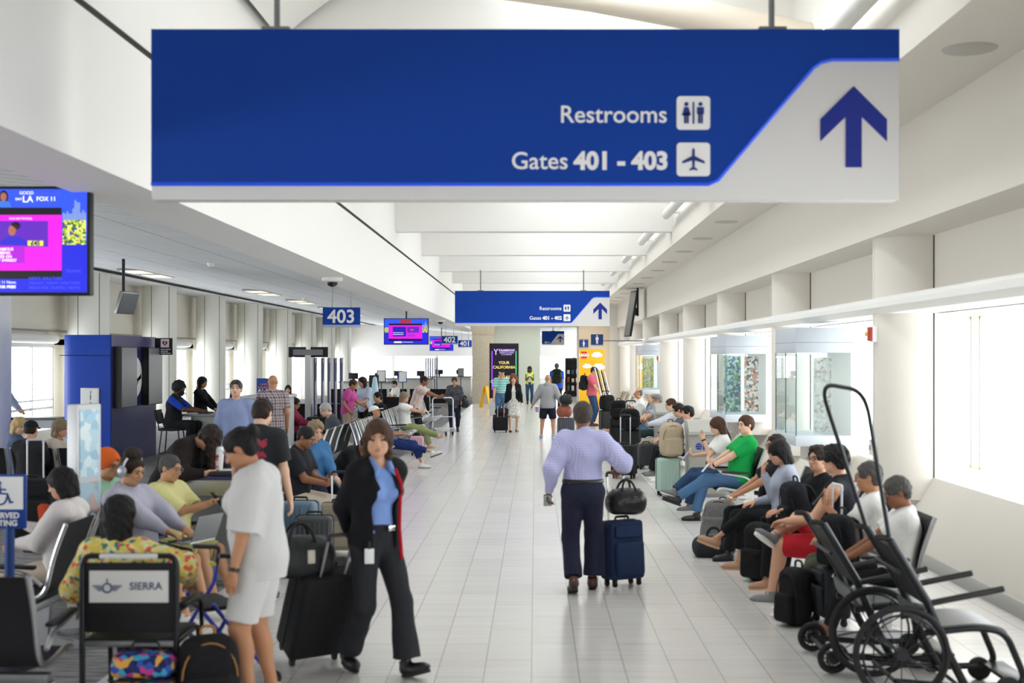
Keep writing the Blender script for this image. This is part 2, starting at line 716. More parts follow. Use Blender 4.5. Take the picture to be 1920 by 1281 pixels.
def person(label, loc, rz, h=1.75, sex='m', fat=0.0, skin='light', hair=('short', 'dark'), pose=None, top=None, bottom=None, shoe=None,
           extras=(), v=0.01, eyes=True, group=None, hide_legs=False, feature=None):
    """one figure: a continuous body, with hair, eyes and clothing as its children"""
    ps = dict(DEFAULT_POSE)
    ps.update(pose or {})
    root = empty('person', loc, math.radians(rz), label, 'person', group)
    k = h / 1.75
    fem = sex == 'f'
    hipz = (ps['hip'] if ps['hip'] is not None else 0.93 * k)
    # ---- frames
    Rp = rot_z(math.radians(ps['pelvis'])) @ rot_x(math.radians(ps['lean'] * 0.35)) @ rot_y(math.radians(ps['side'] * 0.4))
    Rc = rot_z(math.radians(ps['pelvis'] + ps['twist'])) @ rot_x(math.radians(ps['lean'])) @ rot_y(math.radians(ps['side']))
    hy, hp, hr = ps['head']
    Rh = rot_z(math.radians(ps['pelvis'] + ps['twist'] + hy)) @ rot_x(math.radians(hp)) @ rot_y(math.radians(hr))
    O = Vector((0, 0, hipz))
    W = O + Rp @ Vector((0, 0, 0.14 * k))                      # waist
    Cc = W + Rc @ Vector((0, 0, 0.20 * k))                     # chest middle
    N0 = Cc + Rc @ Vector((0, 0.005, 0.195 * k))               # neck base
    shw = (0.143 if fem else 0.166) * k * (1 + 0.06 * fat)
    SH = {s: Cc + Rc @ Vector((sg * shw, 0.01 * k, 0.112 * k)) for s, sg in (('l', 1), ('r', -1))}
    HJ = {s: O + Rp @ Vector((sg * 0.088 * k, 0, -0.02 * k)) for s, sg in (('l', 1), ('r', -1))}
    hk = 0.5 * k + 0.5
    Rn = rot_z(math.radians(ps['pelvis'] + ps['twist'] + hy * 0.4)) @ rot_x(math.radians(ps['lean'] * 0.6 + hp * 0.35 + ps['neck']))
    HB = N0 + Rn @ Vector((0, -0.012, 0.066 * k))               # skull base
    HC = HB + Rh @ Vector((0, -0.022 * hk, 0.085 * hk))         # head centre
    ua, fa = 0.285 * k, 0.25 * k
    th, sn = 0.425 * k, 0.41 * k
    EL, WR, KN, AN = {}, {}, {}, {}
    for s, sg in (('l', 1), ('r', -1)):
        tgt = ps[s + 'h']
        tgt = L2(tgt) if tgt is not None else SH[s] + Rc @ Vector((sg * 0.07, -0.03, -0.51 * k))
        pole = L2(ps[s + 'el']) if ps[s + 'el'] is not None else Rc @ Vector((sg * 0.35, 0.9, -0.5))
        EL[s], WR[s] = ik(SH[s], tgt, ua, fa, pole)
        tgt = ps[s + 'f']
        tgt = L2(tgt) if tgt is not None else Vector((HJ[s].x + sg * 0.01, HJ[s].y + 0.01, 0.085 * k))
        pole = L2(ps[s + 'kn']) if ps[s + 'kn'] is not None else Vector((sg * 0.12, -1, 0.15))
        KN[s], AN[s] = ik(HJ[s], tgt, th, sn, pole)
    FR = {}
    for s in 'lr':
        y_, p_ = ps[s + 'foot']
        sg = 1 if s == 'l' else -1
        FR[s] = rot_z(math.radians(y_ + sg * 7)) @ rot_x(math.radians(p_))
    skin_m = mat('skin_' + skin, SKIN[skin], 0.55, spec=0.4, bump=0.05, bscale=120)
    fx = Rc @ Vector((0, 1, 0))
    fp = Rp @ Vector((0, 1, 0))

    def torso(S, inf=0.0, shoulders=True, low=True):
        f = fat
        S.ell(O + Rp @ Vector((0, 0.012 + 0.01 * f, 0.0)), ((0.158 + 0.03 * f + (0.008 if fem else 0)) * k + inf, (0.112 + 0.035 * f) * k + inf, 0.125 * k + inf), Rp, 0.05)
        S.ell(W + Rp @ Vector((0, -0.028 * f, -0.01)), ((0.132 + 0.05 * f - (0.012 if fem else 0)) * k + inf, (0.098 + 0.062 * f) * k + inf, 0.145 * k + inf), Rp, 0.06)
        S.ell(Cc + Rc @ Vector((0, 0.006, 0.005)), ((0.158 - (0.012 if fem else 0) + 0.02 * f) * k + inf, (0.112 + 0.025 * f) * k + inf, 0.175 * k + inf), Rc, 0.06)
        if fem:
            for sg in (1, -1):
                S.ell(Cc + Rc @ Vector((sg * 0.068 * k, -(0.082 + 0.02 * f) * k, 0.0)), ((0.062 + 0.012 * f) * k + inf,) * 3, None, 0.045)
        if shoulders:
            S.cone(SH['l'] + Rc @ Vector((-0.03, 0, 0)), SH['r'] + Rc @ Vector((0.03, 0, 0)), 0.05 * k + inf, 0.05 * k + inf, 0.04)
            for s in 'lr':
                S.cone(N0 + Rc @ Vector((0, 0.01, -0.015)), SH[s] + Rc @ Vector((0, 0, 0.008)), 0.05 * k + inf * 0.8, 0.040 * k + inf, 0.035)

    def leg(S, s, inf=0.0, frac=1.0, ank=None, cap=True, knr=None):
        a = 1 + 0.18 * fat
        r0, r1 = 0.086 * a * k + inf, 0.058 * a * k + inf
        if knr: r1 = max(r1, knr)
        if frac <= 1.0 and frac < 0.999:
            e = HJ[s].lerp(KN[s], frac)
            S.cone(HJ[s], e, r0, (r0 + (r1 - r0) * frac) + 0.006, 0.035, cap=cap)
            return
        S.cone(HJ[s], KN[s], r0, r1, 0.035)
        if frac >= 1.999 and ank is None:
            S.cone(KN[s], AN[s], 0.053 * a * k + inf, 0.035 * k + inf, 0.03)
            d = (AN[s] - KN[s]).normalized()
            bk = (HJ[s] - KN[s]); bk = bk - d * bk.dot(d)
            if bk.length > 1e-4: bk.normalize()
            else: bk = Vector((0, 1, 0))
            if (KN[s] - HJ[s]).normalized().dot(d) > 0.98: bk = Vector((0, 1, 0))
            S.ell(KN[s] + d * 0.12 * k + bk * 0.018 * k, (0.045 * a * k + inf, 0.045 * a * k + inf, 0.10 * k + inf), Vector((0, 0, 1)).rotation_difference(d).to_matrix(), 0.03)
        else:
            e = KN[s].lerp(AN[s], frac - 1)
            S.cone(KN[s], e, r1 - 0.002, ank if ank else 0.05 * k + inf, 0.03, cap=cap)

    def upper_arm(S, s, inf=0.0, frac=1.0, cap=False, kk=0.03):
        a = 1 + 0.2 * fat - (0.1 if fem else 0)
        e = SH[s].lerp(EL[s], frac)
        r0, r1 = 0.05 * a * k + inf, 0.04 * a * k + inf
        S.cone(SH[s], e, r0, r0 + (r1 - r0) * frac, kk, cap=cap)

    def fore_arm(S, s, inf=0.0, frac=1.0, cap=False, wr=None):
        a = 1 + 0.15 * fat - (0.1 if fem else 0)
        e = EL[s].lerp(WR[s], frac)
        S.cone(EL[s], e, 0.041 * a * k + inf, wr if wr else (0.041 + (0.027 - 0.041) * frac) * a * k + inf, 0.02, cap=cap)

    # ---- body
    B = Solid()
    lc = bool(bottom) and bottom.get('kind', 'pants') in ('pants', 'crop')
    ac = bool(top) and top.get('sleeve', 'short') in ('long', 'threeq')
    torso(B, -0.008 if top else 0.0)
    B.cone(N0 + Rc @ Vector((0, 0.005, -0.03)), HB + Rh @ Vector((0, 0.0, 0.02)), (0.05 if fem else 0.058) * k, (0.046 if fem else 0.054) * hk, 0.03)
    hd = lambda x, y, z: HC + Rh @ (Vector((x, y, z)) * hk)
    sc = lambda *r: tuple(q * hk for q in r)
    B.ell(hd(0, 0.014, 0.032), sc(0.075, 0.094, 0.082), Rh, 0.02)
    B.ell(hd(0, -0.026, -0.028), sc(0.06, 0.066, 0.082), Rh, 0.03)
    B.ell(hd(0, -0.055, -0.083), sc(0.032, 0.032, 0.026), Rh, 0.03)
    for sg in (1, -1):
        B.ell(hd(sg * 0.04, -0.02, -0.06), sc(0.022, 0.04, 0.03), Rh, 0.03)
    if v < 0.016:
        for sg in (1, -1):
            B.ell(hd(sg * 0.036, -0.062, -0.022), sc(0.022, 0.02, 0.018), Rh, 0.02)
        B.ell(hd(0, -0.082, 0.03), sc(0.05, 0.012, 0.011), Rh, 0.015)
        for sg in (1, -1):
            B.ell(hd(sg * 0.03, -0.102, 0.008), sc(0.017, 0.016, 0.012), Rh, 0.012, sub=True)
        B.cone(hd(0, -0.086, 0.012), hd(0, -0.108, -0.026), 0.008 * hk, 0.0125 * hk, 0.012)
        for sg in (1, -1):
            B.ell(hd(sg * 0.011, -0.096, -0.029), sc(0.009, 0.01, 0.008), Rh, 0.006)
        B.ell(hd(0, -0.088, -0.055), sc(0.024, 0.012, 0.008), Rh, 0.008)
        B.ell(hd(0, -0.085, -0.066), sc(0.02, 0.012, 0.007), Rh, 0.008)
    for sg in (1, -1):
        B.ell(hd(sg * 0.076, 0.012, -0.004), sc(0.010, 0.02, 0.032), Rh, 0.008)
    for s, sg in (('l', 1), ('r', -1)):
        upper_arm(B, s, -0.004 if ac else 0.0)
        fore_arm(B, s, -0.003 if ac else 0.0)
        # hand
        d = (WR[s] - EL[s]).normalized()
        if ps[s + 'hd'] is not None: d = L2(ps[s + 'hd']).normalized()
        pn = L2(ps[s + 'palm']) if ps[s + 'palm'] is not None else Rc @ Vector((-sg, 0.25, 0))
        pn = pn - d * pn.dot(d)
        if pn.length < 1e-3: pn = Vector((0, 1, 0)) - d * d.y
        pn.normalize()
        sx = d.cross(pn).normalized()                           # across the palm
        # thumb side: the side nearer the front/up
        tside = 1 if sx.dot(Rc @ Vector((0, -1, 0.25))) > 0 else -1
        if ps[s + 'palm'] is not None:
            tside = 1 if (d.cross(pn)).dot(sx) * (1 if s == 'r' else -1) > 0 else -1
        hs = k * (0.92 if fem else 1.0)
        pc = WR[s] + d * 0.05 * hs
        Rm = Matrix((sx, d, pn)).transposed()
        B.cone(WR[s] - d * 0.015, WR[s] + d * 0.03 * hs, 0.027 * hs, 0.026 * hs, 0.015, flat=(tuple(pn), 1.35))
        B.ell(pc, (0.041 * hs, 0.052 * hs, 0.017 * hs), Rm, 0.012)
        cu = ps[s + 'curl']
        fr = max(0.0083 * hs, 0.62 * v)
        for fi, (off, ln) in enumerate(((0.029, 0.068), (0.010, 0.078), (-0.010, 0.072), (-0.028, 0.056))):
            b0 = WR[s] + d * (0.088 - 0.004 * abs(fi - 1.2)) * hs + sx * off * hs * tside
            c1 = cu * (0.8 + 0.12 * fi)
            d1 = (d * math.cos(c1 * 0.7) + pn * math.sin(c1 * 0.7) + sx * off * 2.2 * tside).normalized()
            d2 = (d * math.cos(c1 * 1.7) + pn * math.sin(c1 * 1.7)).normalized()
            m1 = b0 + d1 * ln * 0.52 * hs
            B.cone(b0 - d * 0.012, m1, fr * 1.08, fr, 0.004)
            B.cone(m1, m1 + d2 * ln * 0.5 * hs, fr, fr * 0.85, 0.003)
        t0 = WR[s] + d * 0.028 * hs + sx * 0.026 * hs * tside
        t1 = t0 + (d * 0.6 + sx * tside * 0.75 + pn * 0.25).normalized() * 0.042 * hs
        t2 = t1 + (d * 0.92 + sx * tside * 0.15 + pn * (0.25 + 0.3 * cu)).normalized() * 0.034 * hs
        B.cone(t0, t1, fr * 1.6, fr * 1.2, 0.01)
        B.cone(t1, t2, fr * 1.15, fr * 0.95, 0.004)
        if not hide_legs:
            leg(B, s, -0.012 if lc else 0.0, 2.0)
            Rf = FR[s]
            if s == 'l' or True:
                B.cone(AN[s] + Rf @ Vector((0, 0.03, -0.045)) * k, AN[s] + Rf @ Vector((0, -0.13, -0.058)) * k, 0.034 * k, 0.027 * k, 0.03, flat=None)
    body = link_mesh('body', B.mesh('body', v), root, skin_m)

    # ---- face
    if eyes:
        for sg in (1, -1):
            m = MB()
            c = hd(sg * 0.0305, -0.0815, 0.008)
            m.sph(c, 0.0112 * hk, 12, Rh)
            for f in m.bm.faces:
                dd = (Rh.transposed() @ (f.calc_center_median() - c)).normalized()
                f.material_index = 1 if -dd.y > 0.6 else 0
            m.build('eye', [mat('eye_white', '#b3a89f', 0.35), mat('iris', '#2b1a12', 0.2)], root)
            m = MB()
            m.tube([hd(sg * 0.013, -0.094, 0.029), hd(sg * 0.03, -0.0935, 0.034), hd(sg * 0.05, -0.078, 0.029)], [0.004 * hk, 0.0045 * hk, 0.002 * hk], 6)
            m.build('eyebrow', mat('brow_' + hair[1], HAIRC[hair[1]] if hair[1] not in ('silver', 'blond') else '#8a7a68', 0.8), root)
        m = MB()
        m.sph(hd(0, -0.0905, -0.0545), sc(0.022, 0.0105, 0.0058), 10, Rh)
        m.sph(hd(0, -0.0875, -0.0655), sc(0.019, 0.0115, 0.0065), 10, Rh)
        lipc = {'fair': '#b96f66', 'light': '#a8625a', 'tan': '#93523f', 'olive': '#9c5c4c', 'brown': '#6d3b30', 'dark': '#4d2c26'}[skin]
        m.build('lips', mat('lips_' + skin, lipc, 0.45), root)

    # ---- hair
    st, hc = hair
    hm = mat('hair_' + hc, HAIRC[hc], 0.62, spec=0.3, bump=0.7, bscale=70, bstretch=(1, 1, 0.25))
    vh = min(v, 0.012)
    Hs = Solid()
    noise = 0.0

    def skull(inf, back=-0.05):
        Hs.ell(hd(0, 0.016, 0.034), sc(0.077 + inf, 0.096 + inf, 0.085 + inf), Rh, 0.01)
        if back < -0.02:
            Hs.ell(hd(0, 0.045, -0.015), sc(0.066 + inf, 0.055 + inf, 0.065 + inf), Rh, 0.03)

    def face_cut(low=0.0):
        Hs.ell(hd(0, -0.108, -0.02), sc(0.07, 0.066, 0.1 + low), Rh, 0.006, sub=True)
        Hs.box(hd(0, -0.1, -0.1), sc(0.08, 0.1, 0.09), Rh, 0.03 * hk, 0.006, sub=True)

    if st in ('short', 'buzz', 'crop', 'receding'):
        inf = {'short': 0.013, 'buzz': 0.005, 'crop': 0.02, 'receding': 0.009}[st]
        skull(inf)
        if st == 'crop':
            Hs.ell(hd(0, -0.03, 0.10), sc(0.06, 0.06, 0.028), Rh, 0.02)
            noise = 0.006
        face_cut()
        if st == 'receding':
            Hs.ell(hd(0, -0.09, 0.12), sc(0.055, 0.09, 0.06), Rh, 0.01, sub=True)
        Hs.box(hd(0, -0.035, -0.075), sc(0.1, 0.07, 0.065), Rh, 0.02 * hk, 0.01, sub=True)
        for sg in (1, -1):
            Hs.ell(hd(sg * 0.085, 0.01, -0.02), sc(0.018, 0.024, 0.04), Rh, 0.005, sub=True)
        Hs.plane(hd(0, 0, -0.075), Rh @ Vector((0, 0, -1)))
        noise = noise or 0.003
    elif st == 'fringe':        # bald crown, hair round the back and sides
        skull(0.006)
        face_cut()
        Hs.ell(hd(0, -0.02, 0.115), sc(0.085, 0.115, 0.08), Rh, 0.01, sub=True)
        Hs.box(hd(0, -0.045, -0.06), sc(0.1, 0.07, 0.1), Rh, 0.02 * hk, 0.01, sub=True)
        Hs.plane(hd(0, 0, -0.07), Rh @ Vector((0, 0, -1)))
    elif st in ('bob', 'long', 'longer', 'pageboy'):
        skull(0.016)
        dn = {'bob': -0.13, 'pageboy': -0.1, 'long': -0.24, 'longer': -0.36}[st]
        for sg in (1, -1):
            Hs.cone(hd(sg * 0.072, 0.005, 0.02), hd(sg * 0.076, 0.02, max(dn, -0.2)), 0.03 * hk, 0.024 * hk, 0.03)
            Hs.cone(hd(sg * 0.045, 0.06, 0.0), hd(sg * 0.055, 0.065 - 0.06 * (dn < -0.2), dn), 0.045 * hk, 0.034 * hk, 0.03)
        Hs.cone(hd(0, 0.075, 0.0), hd(0, 0.08, dn), 0.045 * hk, 0.036 * hk, 0.03)
        Hs.ell(hd(0, -0.1, -0.05), sc(0.055, 0.055, 0.105), Rh, 0.01, sub=True)
        Hs.box(hd(0, -0.12, -0.12), sc(0.055, 0.075, 0.1), Rh, 0.03 * hk, 0.01, sub=True)
        noise = 0.004
    elif st in ('bun', 'tied', 'puff'):
        skull(0.010)
        face_cut()
        for sg in (1, -1):
            Hs.ell(hd(sg * 0.085, -0.005, -0.025), sc(0.018, 0.028, 0.05), Rh, 0.005, sub=True)
        Hs.box(hd(0, -0.045, -0.075), sc(0.1, 0.07, 0.06), Rh, 0.02 * hk, 0.01, sub=True)
        Hs.plane(hd(0, 0, -0.075), Rh @ Vector((0, 0, -1)))
        if st == 'bun': Hs.ell(hd(0, 0.125, 0.055), sc(0.045, 0.04, 0.045), Rh, 0.015)
        if st == 'puff':
            Hs.ell(hd(0, 0.03, 0.13), sc(0.085, 0.07, 0.055), Rh, 0.02)
        if st == 'tied':
            Hs.ell(hd(0, 0.115, -0.01), sc(0.03, 0.03, 0.03), Rh, 0.015)
            Hs.cone(hd(0, 0.12, -0.01), hd(0, 0.10, -0.15), 0.03 * hk, 0.02 * hk, 0.02)
        noise = 0.004
    elif st == 'hanging':       # long hair falling straight down from a bent head
        skull(0.016)
        for x_, y_, r_, dn in ((0.06, 0.0, 0.05, 0.42), (-0.06, 0.0, 0.05, 0.38), (0.0, 0.06, 0.06, 0.3), (0.05, 0.07, 0.05, 0.36), (-0.04, -0.04, 0.035, 0.3)):
            a_ = hd(x_, y_, 0.04)
            Hs.cone(a_, a_ + Vector((0, 0.0, -dn)), r_, r_ * 0.55, 0.03)
        noise = 0.005
    elif st in ('curly', 'afro'):
        big = 0.032 if st == 'curly' else 0.03
        skull(big)
        if st == 'curly':
            for sg in (1, -1):
                Hs.ell(hd(sg * 0.085, 0.02, -0.05), sc(0.045, 0.06, 0.085), Rh, 0.03)
            Hs.ell(hd(0, 0.08, -0.05), sc(0.08, 0.05, 0.085), Rh, 0.03)
        Hs.ell(hd(0, -0.11, -0.03), sc(0.06, 0.075, 0.085), Rh, 0.01, sub=True)
        Hs.box(hd(0, -0.1, -0.12), sc(0.055, 0.09, 0.1), Rh, 0.03 * hk, 0.01, sub=True)
        if st == 'afro':
            Hs.plane(hd(0, 0, -0.07), Rh @ Vector((0, 0, -1)))
        noise = 0.011
    elif st == 'wrap':
        skull(0.022)
        Hs.ell(hd(0, 0.06, 0.09), sc(0.085, 0.07, 0.06), Rh, 0.03)
        face_cut()
        Hs.plane(hd(0, 0, -0.045), Rh @ Vector((0, 0.35, -1)).normalized())
        hm = cloth('orange_wrap', '#d9642a')
    if st in ('cap', 'whitecap'):
        cc = cloth('cap_' + st, '#20242b' if st == 'cap' else '#e9e7e3')
        C = Solid()
        C.ell(hd(0, 0.012, 0.045), sc(0.088, 0.106, 0.085), Rh, 0.01)
        C.plane(hd(0, 0, 0.03), Rh @ Vector((0, -0.1, -1)).normalized())
        C.ell(hd(0, -0.12, 0.036), sc(0.07, 0.075, 0.008), Rh @ rot_x(0.12), 0.008)
        link_mesh('cap', C.mesh('cap', min(v, 0.009)), root, cc)
        skull(0.007)
        face_cut()
        Hs.plane(hd(0, 0, 0.03), Rh @ Vector((0, 0, 1)))
        Hs.plane(hd(0, 0, -0.06), Rh @ Vector((0, 0, -1)))
        Hs.box(hd(0, -0.06, -0.05), sc(0.1, 0.08, 0.09), Rh, 0.02 * hk, 0.01, sub=True)
    if Hs.ops and st != 'bald':
        me = Hs.mesh('hair', vh, noise, 110 if noise < 0.01 else 80, seed=len(label))
        if len(me.polygons):
            link_mesh('head_wrap' if st == 'wrap' else 'hair', me, root, hm)
    # ---- tops
    parts = {}
    if top:
        inf = top.get('inf', 0.012 if top.get('tuck') else 0.02)
        T = Solid()
        torso(T, inf)
        hem = top.get('hem', 0.075 if top.get('tuck') else -0.08)
        if not top.get('tuck') and sl_straight(top):
            w_ = (0.138 if fem else 0.148) * k + 0.03 * fat * k
            T.cone(Cc + Rc @ Vector((0, 0.004, 0)), O + Rp @ Vector((0, 0.008, (hem - 0.02) * k)), w_ + inf, w_ + 0.012 + inf, 0.05, flat=(tuple(Rp @ Vector((0, 1, 0))), 1.32 - 0.1 * fat))
        T.plane(O + Rp @ Vector((0, 0, hem * k)), Rp @ Vector((0, 0, -1)))
        sl = top.get('sleeve', 'short')
        for s in 'lr':
            if sl == 'short':
                upper_arm(T, s, inf + 0.006 + top.get('loose', 0.0), top.get('slen', 0.72), cap=True, kk=0.05)
            elif sl == 'elbow':
                upper_arm(T, s, inf + 0.01 + top.get('loose', 0.0), 1.0, cap=True, kk=0.05)
            elif sl in ('long', 'threeq'):
                upper_arm(T, s, inf + 0.006 + top.get('loose', 0.0), 1.0, kk=0.05)
                fore_arm(T, s, inf + 0.005 + top.get('loose', 0.0), 0.97 if sl == 'long' else 0.6, cap=True, wr=top.get('cuff', 0.036 * k))
        if sl == 'none':
            for s, sg in (('l', 1), ('r', -1)):
                T.ell(SH[s] + Rc @ Vector((sg * 0.045, 0, -0.02)), (0.07, 0.085, 0.115), Rc, 0.01, sub=True)
        if top.get('hood'):
            T.ell(N0 + Rc @ Vector((0, 0.075, -0.005)), (0.095 * k, 0.055 * k, 0.07 * k), Rc, 0.04)
            T.cone(N0 + Rc @ Vector((0.06, -0.01, 0.0)), N0 + Rc @ Vector((0.02, -0.085, -0.07)), 0.026, 0.018, 0.03)
            T.cone(N0 + Rc @ Vector((-0.06, -0.01, 0.0)), N0 + Rc @ Vector((-0.02, -0.085, -0.07)), 0.026, 0.018, 0.03)
        # neck hole
        T.cone(N0 + Rc @ Vector((0, -0.012, -0.03)), N0 + Rn @ Vector((0, -0.02, 0.14)), 0.056 * k, 0.07 * k, 0.012, sub=True)
        if top.get('vneck'):
            T.cone(N0 + Rc @ Vector((0, -0.06, 0.03)), Cc + Rc @ Vector((0, -0.16, 0.06 * k)), 0.05, 0.012, 0.008, sub=True)
        if top.get('open'):        # open jacket front
            w = top['open']
            T.box(Cc + Rc @ Vector((0, -0.17, -0.26 * k)), (w, 0.16, 0.28 * k), Rc, 0.02, 0.01, sub=True)
            T.cone(N0 + Rc @ Vector((0, -0.06, 0.03)), Cc + Rc @ Vector((0, -0.14, -0.02)), w * 0.62, w * 0.85, 0.01, sub=True)
        if top.get('sleeve_m'):
            for s in 'lr':
                Q = Solid()
                upper_arm(Q, s, 0.012, 0.9, cap=True)
                link_mesh('sleeve', Q.mesh('sleeve', v), root, top['sleeve_m'])
        ob = link_mesh(top.get('name', 'shirt'), T.mesh('shirt', v, top.get('fold', 0.0035), 42, seed=3 + len(label)), root, top['m'])
        parts['top'] = ob
        if top.get('collar') and v < 0.013:
            m = MB()
            ring = []
            for i in range(15):
                a = math.radians(-62 + 304 * i / 14) + math.pi / 2 + math.radians(62 - 152 + 0)
                a = math.radians(-90 + 24 + (360 - 48) * i / 14)
                ring.append(N0 + Rc @ Vector((0.068 * k * math.cos(a), -0.006 + 0.07 * k * math.sin(a) * 0.95, 0.004 - 0.03 * max(0, -math.sin(a)))))
            m.tube(ring, [0.016 * k] * 15, 8)
            m.build('collar', top.get('collar_m', top['m']), root)
        if top.get('under'):
            U = Solid()
            torso(U, 0.005)
            U.plane(O + Rp @ Vector((0, 0, 0.04 * k)), Rp @ Vector((0, 0, -1)))
            U.cone(N0 + Rc @ Vector((0, -0.012, -0.03)), N0 + Rn @ Vector((0, -0.02, 0.14)), 0.056 * k, 0.07 * k, 0.012, sub=True)
            link_mesh('undershirt' if not top.get('uname') else top['uname'], U.mesh('undershirt', v, 0.003, 42), root, top['under'])
            if top.get('ucollar') and v < 0.013:
                for sg in (1, -1):
                    m = MB()
                    m.tube([N0 + Rc @ Vector((sg * 0.062, 0.03, 0.02)), N0 + Rc @ Vector((sg * 0.062, -0.03, 0.01)), N0 + Rc @ Vector((sg * 0.05, -0.10, -0.045)), N0 + Rc @ Vector((sg * 0.075, -0.125, -0.085))], [0.014, 0.018, 0.022, 0.008], 8)
                    m.build('collar', top['under'], root)
    # ---- bottoms
    if bottom and not hide_legs:
        kind = bottom.get('kind', 'pants')
        inf = bottom.get('inf', 0.012)
        T = Solid()
        f = fat
        tk = 0.008 if top and top.get('tuck') else 0.0
        li = inf
        rise = bottom.get('rise', 0.11)
        if top and not tk and not top.get('open'):
            inf = min(inf, 0.004)
            rise = min(rise, top.get('hem', -0.08) + 0.06)
        T.ell(O + Rp @ Vector((0, 0.012 + 0.01 * f, 0.0)), ((0.158 + 0.03 * f) * k + inf + tk, (0.112 + 0.035 * f) * k + inf + tk, 0.125 * k + inf), Rp, 0.05)
        T.ell(W + Rp @ Vector((0, -0.028 * f, -0.01)), ((0.132 + 0.05 * f) * k + (inf + tk if tk else 0.004), (0.098 + 0.062 * f) * k + (inf + tk if tk else 0.004), 0.145 * k), Rp, 0.05)
        T.plane(O + Rp @ Vector((0, 0, rise * k)), Rp @ Vector((0, 0, 1)))
        inf = li
        if kind == 'skirt':
            lo = bottom.get('len', 0.5)
            mid = (KN['l'] + KN['r']) / 2
            e = Vector((mid.x, mid.y, O.z - lo * k))
            T.cone(O, e, 0.16 * k, bottom.get('flare', 0.2) * k, 0.03, cap=True)
        else:
            fr = {'pants': 1.93, 'crop': 1.7, 'shorts': bottom.get('frac', 0.85), 'long_shorts': 1.05}[kind]
            for s in 'lr':
                leg(T, s, inf, fr, ank=bottom.get('ank', 0.06 * k), knr=bottom.get('knr'))
        link_mesh({'pants': 'trousers', 'crop': 'trousers', 'shorts': 'shorts', 'long_shorts': 'shorts', 'skirt': 'skirt'}[kind],
                  T.mesh('trousers', v, bottom.get('fold', 0.003), 38, seed=9 + len(label)), root, bottom['m'])
        if bottom.get('belt') and v < 0.013:
            Bt = Solid()
            Bt.ell(O + Rp @ Vector((0, 0.012 - 0.008 * f, 0.06)), ((0.160 + 0.035 * f) * k + inf, (0.114 + 0.045 * f) * k + inf, 0.16 * k), Rp, 0.0)
            Bt.plane(O + Rp @ Vector((0, 0, 0.115 * k)), Rp @ Vector((0, 0, 1)))
            Bt.plane(O + Rp @ Vector((0, 0, 0.08 * k)), Rp @ Vector((0, 0, -1)))
            link_mesh('belt', Bt.mesh('belt', v), root, mat('belt_leather', bottom['belt'], 0.4))
    # ---- shoes
    if shoe and not hide_legs:
        for s in 'lr':
            Rf = FR[s]
            q = lambda x, y, z: AN[s] + Rf @ (Vector((x, y, z)) * k)
            sv = min(v, 0.011)
            if shoe.get('kind') == 'sandal':
                m = MB()
                m.sph(q(0, -0.06, -0.082), (0.045 * k, 0.13 * k, 0.012 * k), 14, Rf)
                m.tube([q(0.04, -0.1, -0.075), q(0, -0.115, -0.028), q(-0.04, -0.1, -0.075)], [0.012, 0.012, 0.012], 6)
                m.build('sandal', shoe['m'], root)
                continue
            T = Solid()
            T.cone(q(0, 0.025, -0.042), q(0, -0.125, -0.055), 0.043 * k, 0.032 * k, 0.03)
            T.ell(q(0, -0.085, -0.058), (0.047 * k, 0.1 * k, 0.03 * k), Rf, 0.02)
            T.cone(q(0, 0.012, -0.03), q(0, 0.012, 0.02 + shoe.get('hi', 0.0)), 0.041 * k, 0.043 * k, 0.02, cap=True)
            T.plane(q(0, 0, -0.083), Rf @ Vector((0, 0, -1)))
            ob = link_mesh('shoe', T.mesh('shoe', sv), root, shoe['m'])
            m = MB()
            out = []
            for i in range(20):
                a = 2 * math.pi * i / 20
                out.append((0.046 * k * math.cos(a) * (1.0 if math.sin(a) < 0.2 else 0.9), (-0.052 + 0.125 * math.sin(a)) * k))
            M4 = Matrix.Translation(AN[s]) @ Rf.to_4x4()
            m.prism(out, 'z', -0.098 * k, -0.074 * k, M4)
            m.build('sole', shoe.get('sole', mat('sole_dark', '#1b1a1a', 0.7)), ob)
    J = dict(O=O, W=W, C=Cc, N=N0, SH=SH, EL=EL, WR=WR, KN=KN, AN=AN, HC=HC, Rh=Rh, Rc=Rc, Rp=Rp, hd=hd, hk=hk, k=k, HJ=HJ)
    for e in extras:
        EXTRA[e[0]](root, J, *e[1:])
    root_J[root.name] = J
    return root


root_J = {}


def ex_glasses(root, J, color='#1a1a1c', dark=False):
    hd, hk, Rh = J['hd'], J['hk'], J['Rh']
    m = MB()
    for sg in (1, -1):
        c = Vector((sg * 0.031, -0.105, 0.006))
        ring = [hd(c.x + 0.023 * math.cos(a), c.y + 0.006 * abs(math.cos(a)) * (1 if math.cos(a) * sg > 0 else 0), c.z + 0.018 * math.sin(a)) for a in [2 * math.pi * i / 14 for i in range(14)]]
        m.tube(ring, 0.0022 * hk, 6, closed=True)
        if dark:
            m.sph(hd(c.x, c.y, c.z), (0.022 * hk, 0.002, 0.017 * hk), 10, Rh)
        m.tube([hd(sg * 0.054, -0.1, 0.01), hd(sg * 0.08, -0.02, 0.012), hd(sg * 0.082, 0.02, 0.0)], 0.002 * hk, 6)
    m.tube([hd(-0.009, -0.108, 0.01), hd(0.009, -0.108, 0.01)], 0.002 * hk, 6)
    m.build('glasses', mat('specs_' + color, color, 0.3), root)


